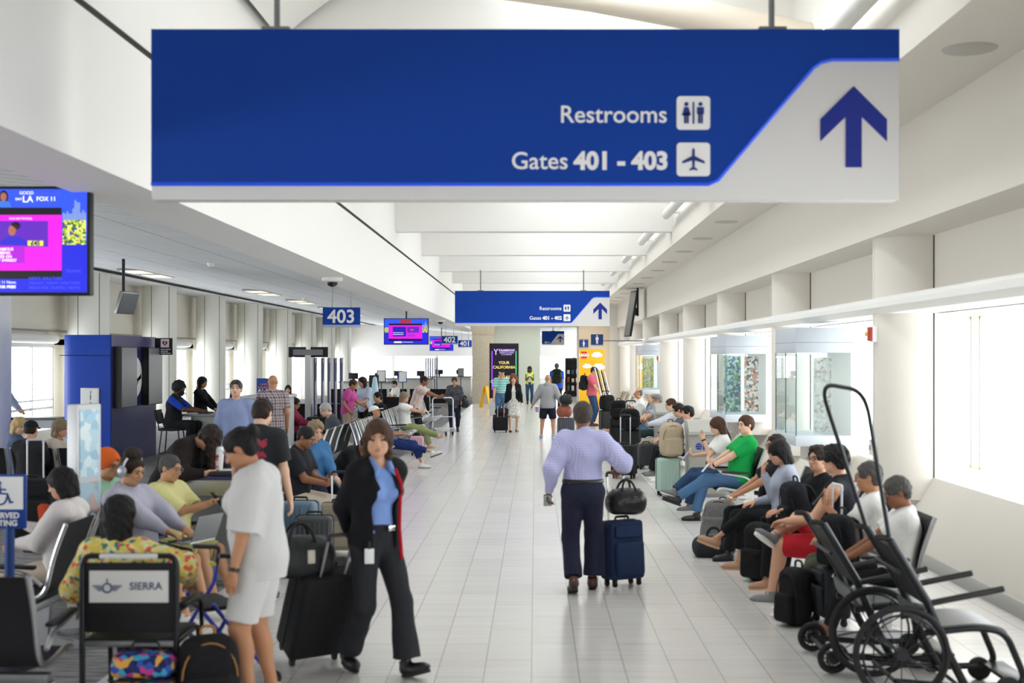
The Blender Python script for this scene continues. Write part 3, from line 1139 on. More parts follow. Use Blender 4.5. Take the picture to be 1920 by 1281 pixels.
def ex_sunglasses_up(root, J):
    hd, hk, Rh = J['hd'], J['hk'], J['Rh']
    m = MB()
    for sg in (1, -1):
        m.sph(hd(sg * 0.035, -0.082, 0.088), (0.028 * hk, 0.01 * hk, 0.02 * hk), 12, Rh @ rot_x(-0.7))
        m.tube([hd(sg * 0.06, -0.07, 0.085), hd(sg * 0.088, 0.0, 0.06), hd(sg * 0.086, 0.05, 0.02)], 0.003 * hk, 6)
    m.build('sunglasses', mat('shades', '#17181b', 0.12, spec=0.8), root)


def ex_beard(root, J, c='black'):
    hd, Rh, hk = J['hd'], J['Rh'], J['hk']
    S = Solid()
    S.ell(hd(0, -0.045, -0.075), (0.062 * hk, 0.062 * hk, 0.06 * hk), Rh, 0.01)
    S.ell(hd(0, -0.06, -0.11), (0.045 * hk, 0.045 * hk, 0.04 * hk), Rh, 0.02)
    S.plane(hd(0, -0.06, -0.036), Rh @ Vector((0, 0.4, 1)).normalized())
    link_mesh('beard', S.mesh('beard', 0.007, 0.004, 100), root, mat('hair_' + c, HAIRC[c], 0.8, bump=0.7, bscale=70))


def ex_headband(root, J, color='#23262b'):
    hd, hk, Rh = J['hd'], J['hk'], J['Rh']
    S = Solid()
    S.ell(hd(0, 0.012, 0.04), (0.094 * hk, 0.112 * hk, 0.1 * hk), Rh, 0)
    S.plane(hd(0, 0, 0.075), Rh @ Vector((0, 0, 1)))
    S.plane(hd(0, 0, 0.035), Rh @ Vector((0, 0, -1)))
    link_mesh('headband', S.mesh('headband', 0.006), root, cloth('band', color))


def ex_headphones(root, J):
    hd, hk, Rh = J['hd'], J['hk'], J['Rh']
    m = MB()
    pts = [hd(0.098 * math.cos(a), 0.01, 0.02 + 0.125 * math.sin(a)) for a in [math.pi * i / 14 for i in range(15)]]
    m.tube(pts, 0.009 * hk, 8)
    m.build('headphone_band', mat('phones_white', '#e6e6ea', 0.4), root)
    for sg in (1, -1):
        m = MB()
        m.sph(hd(sg * 0.098, 0.01, -0.005), (0.026 * hk, 0.042 * hk, 0.05 * hk), 18, Rh)
        m.build('ear_cup', mat('phones_cup', '#aeb7c2', 0.35, metal=0.4), root)


def ex_mask(root, J):
    hd, hk, Rh = J['hd'], J['hk'], J['Rh']
    S = Solid()
    S.ell(hd(0, -0.045, -0.055), (0.062 * hk, 0.07 * hk, 0.052 * hk), Rh, 0.01)
    S.plane(hd(0, -0.03, 0), Rh @ Vector((0, 1, 0)))
    link_mesh('face_mask', S.mesh('face_mask', 0.008), root, cloth('mask', '#7fb0c9'))


def ex_watch(root, J, s='l', color='#17171a'):
    a, b = J['EL'][s], J['WR'][s]
    d = (b - a).normalized()
    p = b - d * 0.02
    m = MB()
    m.cyl(p - d * 0.012, p + d * 0.012, 0.034 * J['k'], n=16)
    m.build('wristwatch', mat('watch_' + color, color, 0.35), root)


def ex_earring(root, J):
    m = MB()
    for sg in (1, -1):
        m.tube([J['hd'](sg * 0.082, 0.012 + 0.018 * math.cos(a), -0.05 + 0.018 * math.sin(a)) for a in [2 * math.pi * i / 12 for i in range(12)]], 0.002, 5, closed=True)
    m.build('earring', mat('gold', '#c9a24a', 0.25, metal=1), root)


EXTRA = dict(glasses=ex_glasses, sun_up=ex_sunglasses_up, beard=ex_beard, headband=ex_headband, headphones=ex_headphones, mask=ex_mask, watch=ex_watch, earring=ex_earring)


# poses -----------------------------------------------------------
def sit(seat=0.44, recline=10, cross=None, k=1.0, spread=0.11, fwd=0.5, **kw):
    """cross: None, 'l' (left leg over right), 'r', 'al' (left ankle on right knee), 'ar'"""
    hz = seat + 0.1 * k
    p = dict(hip=hz, lean=-recline, pelvis=0,
             lf=(spread + 0.02, fwd, 0.085 * k), rf=(-spread - 0.02, fwd, 0.085 * k), lkn=(0.1, 0.5, 1), rkn=(-0.1, 0.5, 1))
    for s, sg in (('l', 1), ('r', -1)):
        if cross == s:
            p[s + 'f'] = (-sg * 0.13, fwd + 0.2, 0.30 * k)
            p[s + 'kn'] = (-sg * 0.05, 0.6, 1)
            p[s + 'foot'] = (-sg * 12, -20)
            p['rf' if s == 'l' else 'lf'] = (-sg * 0.05, fwd - 0.02, 0.085 * k)
        if cross == 'a' + s:
            p[s + 'f'] = (-sg * 0.18, fwd - 0.04, 0.60 * k)
            p[s + 'kn'] = (sg * 1.0, 0.5, 0.5)
            p[s + 'foot'] = (-sg * 60, -35)
    p['lh'] = (0.1, 0.36, hz + 0.12)
    p['rh'] = (-0.1, 0.36, hz + 0.12)
    p['lpalm'] = (0.3, 0, -1)
    p['rpalm'] = (-0.3, 0, -1)
    p['lcurl'] = p['rcurl'] = 0.5
    p.update(kw)
    return p


def phone_hands(p, up=0.22, fwd=0.34, one=None):
    hz = p['hip']
    for s, sg in (('l', 1), ('r', -1)):
        if one and s != one: continue
        p[s + 'h'] = (sg * 0.05, fwd, hz + up)
        p[s + 'palm'] = (-sg * 0.3, -0.7, 0.6)
        p[s + 'hd'] = (-sg * 0.35, 0.5, 0.8)
        p[s + 'curl'] = 0.9
    return p


def walk(k=1.0, step=0.3, lead='l', **kw):
    s, t = lead, 'r' if lead == 'l' else 'l'
    sg = 1 if lead == 'l' else -1
    p = dict(hip=0.915 * k, lean=3)
    p[s + 'f'] = (sg * 0.09, step, 0.10 * k)
    p[s + 'foot'] = (0, -14)
    p[t + 'f'] = (-sg * 0.09, -step * 0.85, 0.13 * k)
    p[t + 'foot'] = (0, 22)
    p[t + 'h'] = (-sg * 0.24, 0.18, 0.86 * k)
    p[s + 'h'] = (sg * 0.24, -0.14, 0.84 * k)
    p.update(kw)
    return p

# ------------------------------------------------------------------ the hall
GRID = [7.98, 14.05, 20.12, 26.19, 32.26, 38.33, 44.40, 50.47, 56.54]
Y0, Y1, YEND = -9.0, 57.2, 82.0
XF, XC, XB = 3.98, 4.4, 5.25             # right: floor edge, column/wall plane, window plane
XL, XLC, XLW = -3.0, -11.75, -12.5       # left: fascia, columns, window plane

M_white = mat('painted_white', '#eceae6', 0.6, spec=0.3)
M_plaster = mat('plaster_cream', '#e0dad1', 0.7, spec=0.3, bump=0.03, bscale=6)
M_soffit = mat('soffit_paint', '#dcd8d2', 0.7, spec=0.3)
M_dark = mat('dark_gap', '#1d1614', 0.8)
M_alu = mat('brushed_aluminium', '#c4c5c7', 0.32, metal=1.0)
M_chrome = mat('chrome', '#d5d6d8', 0.16, metal=1.0)
M_steel = mat('grey_steel', '#8d8f92', 0.4, metal=0.8)
M_black = mat('black_plastic', '#161618', 0.45)
M_rubber = mat('black_rubber', '#111112', 0.75)
M_mesh = mat('black_sling', '#1b1b1e', 0.6, spec=0.3)
M_blackmetal = mat('black_metal', '#26272a', 0.35, metal=0.6)
M_grey = mat('grey_laminate', '#a9a9a7', 0.55)
M_signblue = mat('sign_blue', '#023c9c', 0.6, spec=0.25)
M_signwhite = mat('sign_white', '#dad8d7', 0.55)
M_letter = mat('sign_letter', '#f2f2f2', 0.5)
M_edgeblue = mat('sign_edge_blue', '#1f5cff', 0.4)
M_conc = mat('concrete', '#c6baa5', 0.85, bump=0.2, bscale=18, var=0.12)
M_glass = glass_mat('clear_glass')
M_winglass = glass_mat('window_glass', (0.97, 0.98, 0.98), 0.02)


def tile_floor():
    m = bpy.data.materials.new('floor_tile')
    m.use_nodes = True
    N, L = m.node_tree.nodes, m.node_tree.links
    b = N['Principled BSDF']
    tc = N.new('ShaderNodeTexCoord')
    mp = N.new('ShaderNodeMapping')
    mp.inputs['Rotation'].default_value = (0, 0, math.pi / 2)
    mp.inputs['Location'].default_value = (0, 0.027, 0)
    L.new(tc.outputs['Object'], mp.inputs['Vector'])
    br = N.new('ShaderNodeTexBrick')
    br.offset = 0.5
    br.inputs['Scale'].default_value = 1.0
    br.inputs['Brick Width'].default_value = 0.96
    br.inputs['Row Height'].default_value = 0.3185
    br.inputs['Mortar Size'].default_value = 0.0032
    br.inputs['Mortar Smooth'].default_value = 0.3
    br.inputs['Bias'].default_value = 0.0
    br.inputs['Color1'].default_value = srgb('#dcd9d5')
    br.inputs['Color2'].default_value = srgb('#d6d3ce')
    br.inputs['Mortar'].default_value = srgb('#968e86')
    L.new(mp.outputs[0], br.inputs['Vector'])
    # streaks run across the hall inside each tile
    mp2 = N.new('ShaderNodeMapping')
    mp2.inputs['Scale'].default_value = (0.8, 30, 1)
    L.new(tc.outputs['Object'], mp2.inputs['Vector'])
    nz = N.new('ShaderNodeTexNoise')
    nz.inputs['Scale'].default_value = 1.0
    nz.inputs['Detail'].default_value = 4
    L.new(mp2.outputs[0], nz.inputs['Vector'])
    rp = N.new('ShaderNodeValToRGB')
    rp.color_ramp.elements[0].position = 0.35
    rp.color_ramp.elements[0].color = (0.88, 0.875, 0.87, 1)
    rp.color_ramp.elements[1].position = 0.62
    rp.color_ramp.elements[1].color = (1, 1, 1, 1)
    L.new(nz.outputs['Fac'], rp.inputs['Fac'])
    mx = N.new('ShaderNodeMix')
    mx.data_type = 'RGBA'
    mx.blend_type = 'MULTIPLY'
    mx.inputs['Factor'].default_value = 1
    L.new(br.outputs['Color'], mx.inputs[6])
    L.new(rp.outputs['Color'], mx.inputs[7])
    L.new(mx.outputs[2], b.inputs['Base Color'])
    b.inputs['Roughness'].default_value = 0.2
    b.inputs['Specular IOR Level'].default_value = 0.5
    return m


def carpet_mat():
    m = bpy.data.materials.new('grey_carpet')
    m.use_nodes = True
    N, L = m.node_tree.nodes, m.node_tree.links
    b = N['Principled BSDF']
    b.inputs['Roughness'].default_value = 0.95
    tc = N.new('ShaderNodeTexCoord')
    mp = N.new('ShaderNodeMapping')
    mp.inputs['Scale'].default_value = (2, 14, 1)
    L.new(tc.outputs['Object'], mp.inputs['Vector'])
    nz = N.new('ShaderNodeTexNoise')
    nz.inputs['Scale'].default_value = 2
    nz.inputs['Detail'].default_value = 5
    L.new(mp.outputs[0], nz.inputs['Vector'])
    rp = N.new('ShaderNodeValToRGB')
    rp.color_ramp.elements[0].position = 0.38
    rp.color_ramp.elements[0].color = srgb('#4d4c4e')
    rp.color_ramp.elements[1].position = 0.62
    rp.color_ramp.elements[1].color = srgb('#8b898a')
    L.new(nz.outputs['Fac'], rp.inputs['Fac'])
    L.new(rp.outputs['Color'], b.inputs['Base Color'])
    return m


def struct(name, mb, m, smooth=None, parent=None):
    o = mb.build(name, m, parent, smooth)
    if parent is None: o['kind'] = 'structure'
    return o


XE = -2.87
struct('floor', MB().b2((XE, Y0, -0.1), (XF + 0.3, YEND, 0)), tile_floor())
struct('floor_carpet', MB().b2((XLW - 0.5, Y0, -0.1), (XE, YEND, 0)), carpet_mat())

# right wall: apron, sill, recess wall, ledge, fascia, tray
m = MB()
m.prism([(XF, 0.0), (XF + 0.02, 0.11), (XC, 0.80), (XB, 0.80), (XB, 0.0)], 'y', Y0, Y1)
struct('wall_right', m, M_plaster)
struct('baseboard_right', MB().prism([(XF - 0.035, 0), (XF - 0.035, 0.07), (XF, 0.12), (XF + 0.03, 0.12), (XF + 0.02, 0)], 'y', Y0, Y1), mat('baseboard_grey', '#aaa8a4', 0.5))
m = MB()
m.b2((XC, Y0, 2.62), (XB + 0.2, Y1, 3.5))
struct('wall_right_upper', m, M_plaster)
m = MB()
m.prism([(3.86, 2.655), (3.83, 2.69), (3.83, 2.745), (3.86, 2.765), (3.86, 2.80), (XC + 0.1, 2.80), (XC + 0.1, 2.62), (3.9, 2.62)], 'y', Y0, Y1)
struct('trim_1', m, M_white)
m = MB()
m.prism([(3.79, 3.48), (3.79, 4.52), (2.92, 4.52), (2.92, 4.90), (3.0, 4.90), (3.0, 4.62), (XB + 0.2, 4.62), (XB + 0.2, 3.48)], 'y', Y0, Y1)
struct('trim_2', m, M_plaster)
struct('wall_right_vault', MB().b2((2.96, Y0, 4.88), (3.1, Y1, 6.9)), M_white)
# outer window wall, right
for i in range(-1, 9):
    ya = 14.05 + 6.07 * (i - 1) + 0.75
    yb = ya + 6.07 - 0.3
    w = MB()
    for yy in (ya, (ya * 2 + yb) / 3, (ya + 2 * yb) / 3, yb):
        w.b2((XB, yy - 0.012, 0.8), (XB + 0.05, yy + 0.012, 2.62))
    w.b2((XB, ya, 0.78), (XB + 0.08, yb, 0.82)).b2((XB, ya, 2.58), (XB + 0.08, yb, 2.62))
    o = struct('window_%d' % (i + 2), w, mat('window_frame', '#c9ccd0', 0.4, metal=0.3))
    g = MB().b2((XB + 0.03, ya, 0.82), (XB + 0.036, yb, 2.6)).build('pane', M_winglass, o)
    struct('wall_right_pier', MB().b2((XB, yb, 0.0), (XB + 0.3, yb + 0.3, 3.5)), M_plaster)
# columns along the right wall
for i in range(-1, 9):
    yc = 14.05 + 6.07 * (i - 1)
    c = MB()
    c.lathe([(0.52, 0.55), (0.52, 3.6)], (XC, yc, 0), 48)
    o = struct('column', c, M_plaster)
    MB().b2((XC - 0.012, yc - 0.524, 0.8), (XC + 0.002, yc - 0.5, 3.48)).build('joint', M_dark, o)
    MB().b2((XC - 0.524, yc - 0.006, 0.7), (XC - 0.5, yc + 0.004, 3.48)).build('joint', M_soffit, o)

# left: fascia, underside, sloping ceiling, columns, windows
m = MB()
m.b2((XL - 0.65, Y0, 3.43), (XL, 62, 4.45))
struct('wall_left', m, M_white)
struct('trim_3', MB().b2((XL - 0.3, Y0, 4.45), (XL - 0.008, 62, 4.505)), M_dark)
struct('wall_left_vault', MB().b2((XL - 0.3, Y0, 4.505), (XL, 62, 6.9)), M_white)


def ceil_mat():
    m = bpy.data.materials.new('ceiling_planks')
    m.use_nodes = True
    N, L = m.node_tree.nodes, m.node_tree.links
    b = N['Principled BSDF']
    b.inputs['Roughness'].default_value = 0.7
    tc = N.new('ShaderNodeTexCoord')
    br = N.new('ShaderNodeTexBrick')
    br.offset = 0.0
    br.inputs['Scale'].default_value = 1
    br.inputs['Brick Width'].default_value = 1.25
    br.inputs['Row Height'].default_value = 0.3
    br.inputs['Mortar Size'].default_value = 0.012
    br.inputs['Color1'].default_value = srgb('#ebecec')
    br.inputs['Color2'].default_value = srgb('#e4e5e6')
    br.inputs['Mortar'].default_value = srgb('#8f9092')
    L.new(tc.outputs['Object'], br.inputs['Vector'])
    L.new(br.outputs['Color'], b.inputs['Base Color'])
    return m


m = MB()
m.prism([(XL - 0.6, 3.6), (XLC + 1.0, 4.33), (XLW - 0.3, 4.33), (XLW - 0.3, 4.5), (XLC + 1.0, 4.5), (XL - 0.6, 3.8)], 'y', Y0, YEND)
struct('ceiling', m, ceil_mat())
struct('trim_4', MB().b2((-10.85, Y0, 4.27), (-10.8, YEND, 4.30)).b2((-10.7, Y0, 4.27), (-10.67, YEND, 4.30)), M_dark)
for i in range(-1, 12):
    yc = 14.05 + 6.07 * (i - 1)
    c = MB()
    c.lathe([(0.52, 0.0), (0.52, 4.34)], (XLC, yc, 0), 48)
    o = struct('column', c, mat('column_cream', '#eeece2', 0.6, spec=0.3))
    for a in (-100, -40):
        p = Vector((XLC + 0.519 * math.cos(math.radians(a)), yc + 0.519 * math.sin(math.radians(a)), 0))
        MB().b2(p + Vector((-0.008, -0.008, 0)), p + Vector((0.008, 0.008, 4.32))).build('joint', mat('joint_grey', '#77746c', 0.8), o)
m = MB()
m.b2((XLW - 0.3, Y0, 0), (XLW, YEND, 0.2)).b2((XLW - 0.3, Y0, 2.45), (XLW, YEND, 4.5))
struct('wall_left_outer', m, mat('wall_cream', '#e6dfd0', 0.7))
struct('trim_5', MB().b2((XLW, Y0, 2.78), (XLW + 0.05, YEND, 2.83)), mat('trim_grey', '#9c978c', 0.6))
for i in range(0, 12):
    ya = 14.05 + 6.07 * (i - 1) + 0.4
    yb = ya + 6.07 - 0.8
    w = MB()
    n = 4
    for q in range(n + 1):
        yy = ya + (yb - ya) * q / n
        w.b2((XLW - 0.1, yy - 0.03, 0.2), (XLW - 0.03, yy + 0.03, 2.45))
    w.b2((XLW - 0.1, ya, 0.2), (XLW, yb, 0.28)).b2((XLW - 0.1, ya, 0.8), (XLW - 0.05, yb, 0.86)).b2((XLW - 0.1, ya, 2.38), (XLW, yb, 2.45)).b2((XLW - 0.1, ya, 1.02), (XLW - 0.04, yb, 1.06))
    o = struct('window_%d' % (i + 20), w, mat('window_frame', '#c9ccd0', 0.4, metal=0.3))
    MB().b2((XLW - 0.08, ya, 0.22), (XLW - 0.074, yb, 2.42)).build('pane', M_winglass, o)
    if i < 11:
        MB().b2((XLW - 0.3, yb, 0.0), (XLW, yb + 0.8, 2.6)).build('pier', mat('wall_cream', '#e6dfd0', 0.7), o)
    # roller-blind boxes over the windows
    b = MB().cyl((XLW + 0.14, ya + 0.3, 2.60), (XLW + 0.14, yb - 0.3, 2.60), 0.12, n=16)
    struct('trim_blind', b, M_white)

# vault: full-height diaphragm beams, roof with unseen skylights, added and placed to steer the light
for y in GRID:
    m = MB()
    m.b2((XL, y, 4.82), (2.98, y + 0.4, 6.9))
    struct('beam', m, M_white)
for a, b in zip([Y0] + GRID, GRID + [62]):
    m = MB()
    m.b2((XL, a, 6.88), (0.0 if a > 7 else 0.5, b, 7.05)).b2((1.5 if a > 7 else 0.4, a, 6.88), (3.0, b, 7.05))
    o = struct('ceiling_vault', m, M_white)
    if a > 7: MB().b2((0.0, a, 6.95), (1.5, b, 6.97)).build('added_skylight_pane', M_winglass, o)
    # curved shell springing from the left side of each bay
    if b < 58:
        pts = [(XL + 0.1 + 2.6 * t, 6.9 - 1.15 * (1 - t) ** 2) for t in [i / 10 for i in range(11)]]
        s = MB().prism(pts + [(p[0], p[1] + 0.06) for p in reversed(pts)], 'y', a + 0.5, b - 0.1)
        struct('ceiling_shell', s, M_white)
struct('beam_arch', MB().tube([(-0.5, 13.2, 6.1), (0.6, 13.2, 5.98), (1.8, 13.2, 5.80), (2.96, 13.2, 5.52)], [0.1, 0.13, 0.17, 0.2], 16), mat('arch_cream', '#e2d8c8', 0.6))
# back of the hall behind the camera and the far ends
struct('wall_back', MB().b2((XLW - 0.3, Y0 - 0.2, 0), (XB + 0.3, Y0, 7)), M_plaster)
m = MB()
m.b2((XL, 57.0, 3.62), (3.2, 57.3, 7.0)).b2((2.9, 57.2, 3.4), (XB + 0.2, 57.5, 4.8))
struct('wall_far', m, M_white)
m = MB()
m.b2((XLW, YEND, 0), (XB, YEND + 0.2, 0.75)).b2((XLW, YEND, 2.2), (XB, YEND + 0.2, 4.6))
for x in (-12.4, -9.5, -6.6, -3.7, -0.5, 2.6, 5.0):
    m.b2((x - 0.1, YEND, 0.75), (x + 0.1, YEND + 0.15, 2.2))
struct('wall_end', m, M_white)
struct('window_40', MB().b2((XLW, YEND + 0.08, 0.75), (XB, YEND + 0.085, 2.2)), M_winglass)
struct('ceiling_far', MB().b2((XL, 57.3, 3.6), (XB + 0.2, YEND, 3.75)), ceil_mat())
# far wall pieces: concrete pillar, pale partition, right block
struct('pillar', MB().b2((-2.92, 56.6, 0), (-1.95, 57.4, 3.15), 0.02).b2((-2.95, 56.9, 3.15), (-1.9, 57.4, 3.66)), M_conc)
struct('wall_partition', MB().b2((-1.95, 57.5, 0), (0.22, 57.7, 3.62)), mat('pale_green_glass_wall', '#d3d8cc', 0.25, spec=0.6))
struct('wall_far_block', MB().b2((2.02, 57.05, 0), (3.05, 60, 3.62)).b2((3.05, 57.05, 0), (3.45, 57.5, 3.62)), mat('beige_wall', '#d8c3a8', 0.7))
struct('wall_far_right_end', MB().b2((3.45, 57.06, 0), (XB, 57.5, 3.62)), M_plaster)
struct('wall_far_right', MB().b2((XB, Y1, 0), (XB + 0.2, YEND, 3.7)), M_white)


# recessed round downlights in the right soffit
for i in range(20):
    y = 9.5 + 3.035 * i
    if y > 56: break
    o = MB().lathe([(0.0, 4.505), (0.175, 4.505), (0.2, 4.512), (0.21, 4.52), (0.0, 4.52)], (3.36, y, 0), 32).build('downlight', mat('downlight_rim', '#b7b3ac', 0.5))
    tag(o, 'round recessed downlight flush in the right-hand soffit strip', 'light', 'soffit downlights')
# uplight tubes along the right side of the vault
M_tube = mat('lamp_tube_glow', '#fff2df', 0.4, emit=6.0)
ui = 0
for a, b in zip(GRID[:-1], GRID[1:]):
    root = empty('uplight_tube', (2.75, a + 1.3, 5.12), 0, 'white tubular uplight on the right vault edge, %s bay from the near sign' % ['first', 'second', 'third', 'fourth', 'fifth', 'sixth', 'seventh', 'eighth'][ui], 'light', 'vault uplights')
    ui += 1
    MB().cyl((0, 0, 0), (0, 4.4, 0), 0.09, n=18).build('housing', M_white, root)
    MB().b2((-0.05, 0.05, 0.075), (0.05, 4.35, 0.1), 0.01).build('lamp', M_tube, root)
    MB().b2((0, 0.6, -0.03), (0.205, 0.7, 0.03)).b2((0, 3.7, -0.03), (0.205, 3.8, 0.03)).build('bracket', M_white, root)
# strip lights in the left ceiling
for i, (x, y) in enumerate([(-9.5, 24), (-9.5, 30), (-8.0, 36), (-8, 42), (-8, 48), (-8, 54)]):
    z = 3.6 + (4.33 - 3.6) * (x - (XL - 0.6)) / ((XLC + 1.0) - (XL - 0.6))
    root = empty('ceiling_light', (x, y, z - 0.02), 0, 'flush strip light in the left ceiling, %s along the row from the near end' % ['first', 'second', 'third', 'fourth', 'fifth', 'sixth'][i], 'light', 'left ceiling strip lights')
    MB().b2((-0.3, -1.3, -0.02), (0.3, 1.3, 0.03)).build('frame', M_grey, root)
    for q in (-1, 1):
        MB().b2((-0.24, q * 0.77 - 0.47, -0.03), (0.24, q * 0.77 + 0.47, -0.02)).build('diffuser', mat('strip_glow', '#fff1dc', 0.5, emit=0.7), root)
for i, (px, py, Y) in enumerate([(396, 466, 22), (571, 571, 38)]):
    o = MB().lathe([(0, 0), (0.05, 0.0), (0.075, 0.03), (0.08, 0.07), (0, 0.07)], (0, 0, 0), 20).build('smoke_detector', M_white)
    p = P(px, py, Y)
    z = 3.6 + (4.33 - 3.6) * (p.x - (XL - 0.6)) / ((XLC + 1.0) - (XL - 0.6))
    o.location = (p.x, p.y, z - 0.07)
    tag(o, ['white round smoke detector on left ceiling, nearer one', 'white round smoke detector on left ceiling, beyond the gate 403 sign'][i], 'detector')

# ------------------------------------------------------------------ furniture kit
SLING = [(0.36, 0.95), (0.31, 0.82), (0.265, 0.68), (0.235, 0.55), (0.205, 0.47), (0.15, 0.425), (0.06, 0.415), (-0.06, 0.43), (-0.17, 0.45), (-0.23, 0.44), (-0.255, 0.41)]


def smooth_path(pts, n=4):
    out = []
    for i in range(len(pts) - 1):
        p0 = pts[max(i - 1, 0)]; p1 = pts[i]; p2 = pts[i + 1]; p3 = pts[min(i + 2, len(pts) - 1)]
        for k in range(n):
            t = k / n
            out.append(tuple(0.5 * ((2 * p1[d]) + (-p0[d] + p2[d]) * t + (2 * p0[d] - 5 * p1[d] + 4 * p2[d] - p3[d]) * t * t + (-p0[d] + 3 * p1[d] - 3 * p2[d] + p3[d]) * t ** 3) for d in range(len(p1))))
    out.append(pts[-1])
    return out


def bench(label, loc, rz, n, pitch=0.85, w=0.52, kind='sling', arms='all', group=None, legs=None):
    """beam seating: n seats along x, facing -Y"""
    root = empty('tandem_bench', loc, math.radians(rz), label, 'bench', group)
    sm = smooth_path(SLING, 3)
    L = pitch * (n - 1)
    MB().b2((-L / 2 - w / 2, 0.03, 0.30), (L / 2 + w / 2, 0.11, 0.36), 0.01).build('beam', M_steel, root)
    for i in range(n):
        x = -L / 2 + i * pitch
        if kind == 'sling':
            o = MB().sheet(sm, x - w / 2 + 0.02, x + w / 2 - 0.02, 0.012).build('seat', M_mesh, root)
        else:
            mb = MB()
            ns = 9
            for q in range(ns):
                xx = x - w / 2 + 0.04 + (w - 0.08) * q / (ns - 1)
                mb.sheet(sm, xx - 0.021, xx + 0.021, 0.014)
            mb.b2((x - w / 2, 0.15, 0.40), (x + w / 2, 0.19, 0.42)).b2((x - w / 2, 0.335, 0.90), (x + w / 2, 0.36, 0.93))
            o = mb.build('seat', M_chrome, root)
            MB().sheet([(a + 0.012, b - 0.012) for a, b in sm], x - w / 2 + 0.02, x + w / 2 - 0.02, 0.008).build('backing', M_mesh, o)
        for sg in (-1, 1):
            MB().tube([(x + sg * (w / 2 - 0.005), a, b) for a, b in sm], [0.017] * len(sm), 8).build('side_rail', M_alu, root)
    nx = [-L / 2 + (i - 0.5) * pitch for i in range(n + 1)]
    if arms != 'none':
        for i, x in enumerate(nx):
            if arms == 'ends' and i not in (0, n): continue
            x = max(min(x, L / 2 + w / 2 + 0.03), -L / 2 - w / 2 - 0.03)
            a = MB().tube(fillet([(x, 0.20, 0.52), (x, 0.10, 0.60), (x, -0.2, 0.645)], 0.08), 0.016, 8).build('armrest', M_alu, root)
            MB().box((x, -0.02, 0.655), (0.055, 0.36, 0.028), rot_x(math.radians(-3)), 0.012).build('arm_pad', M_black, a)
    for x in (legs if legs else ([-L / 2 + pitch * 0.1, L / 2 - pitch * 0.1] if n > 1 else [0])):
        lg = MB()
        lg.prism([(0.02, 0.31), (0.12, 0.31), (0.10, 0.06), (0.05, 0.06)], 'x', x - 0.03, x + 0.03)
        lg.prism([(-0.30, 0.0), (-0.30, 0.025), (0.02, 0.085), (0.12, 0.085), (0.38, 0.025), (0.38, 0.0)], 'x', x - 0.035, x + 0.035)
        lg.build('leg', M_alu, root)
    return root


def tri_wheel(mb, c, r, w, ax):
    a = Vector(ax) * (w / 2)
    mb.cyl(Vector(c) - a, Vector(c) + a, r, n=14)


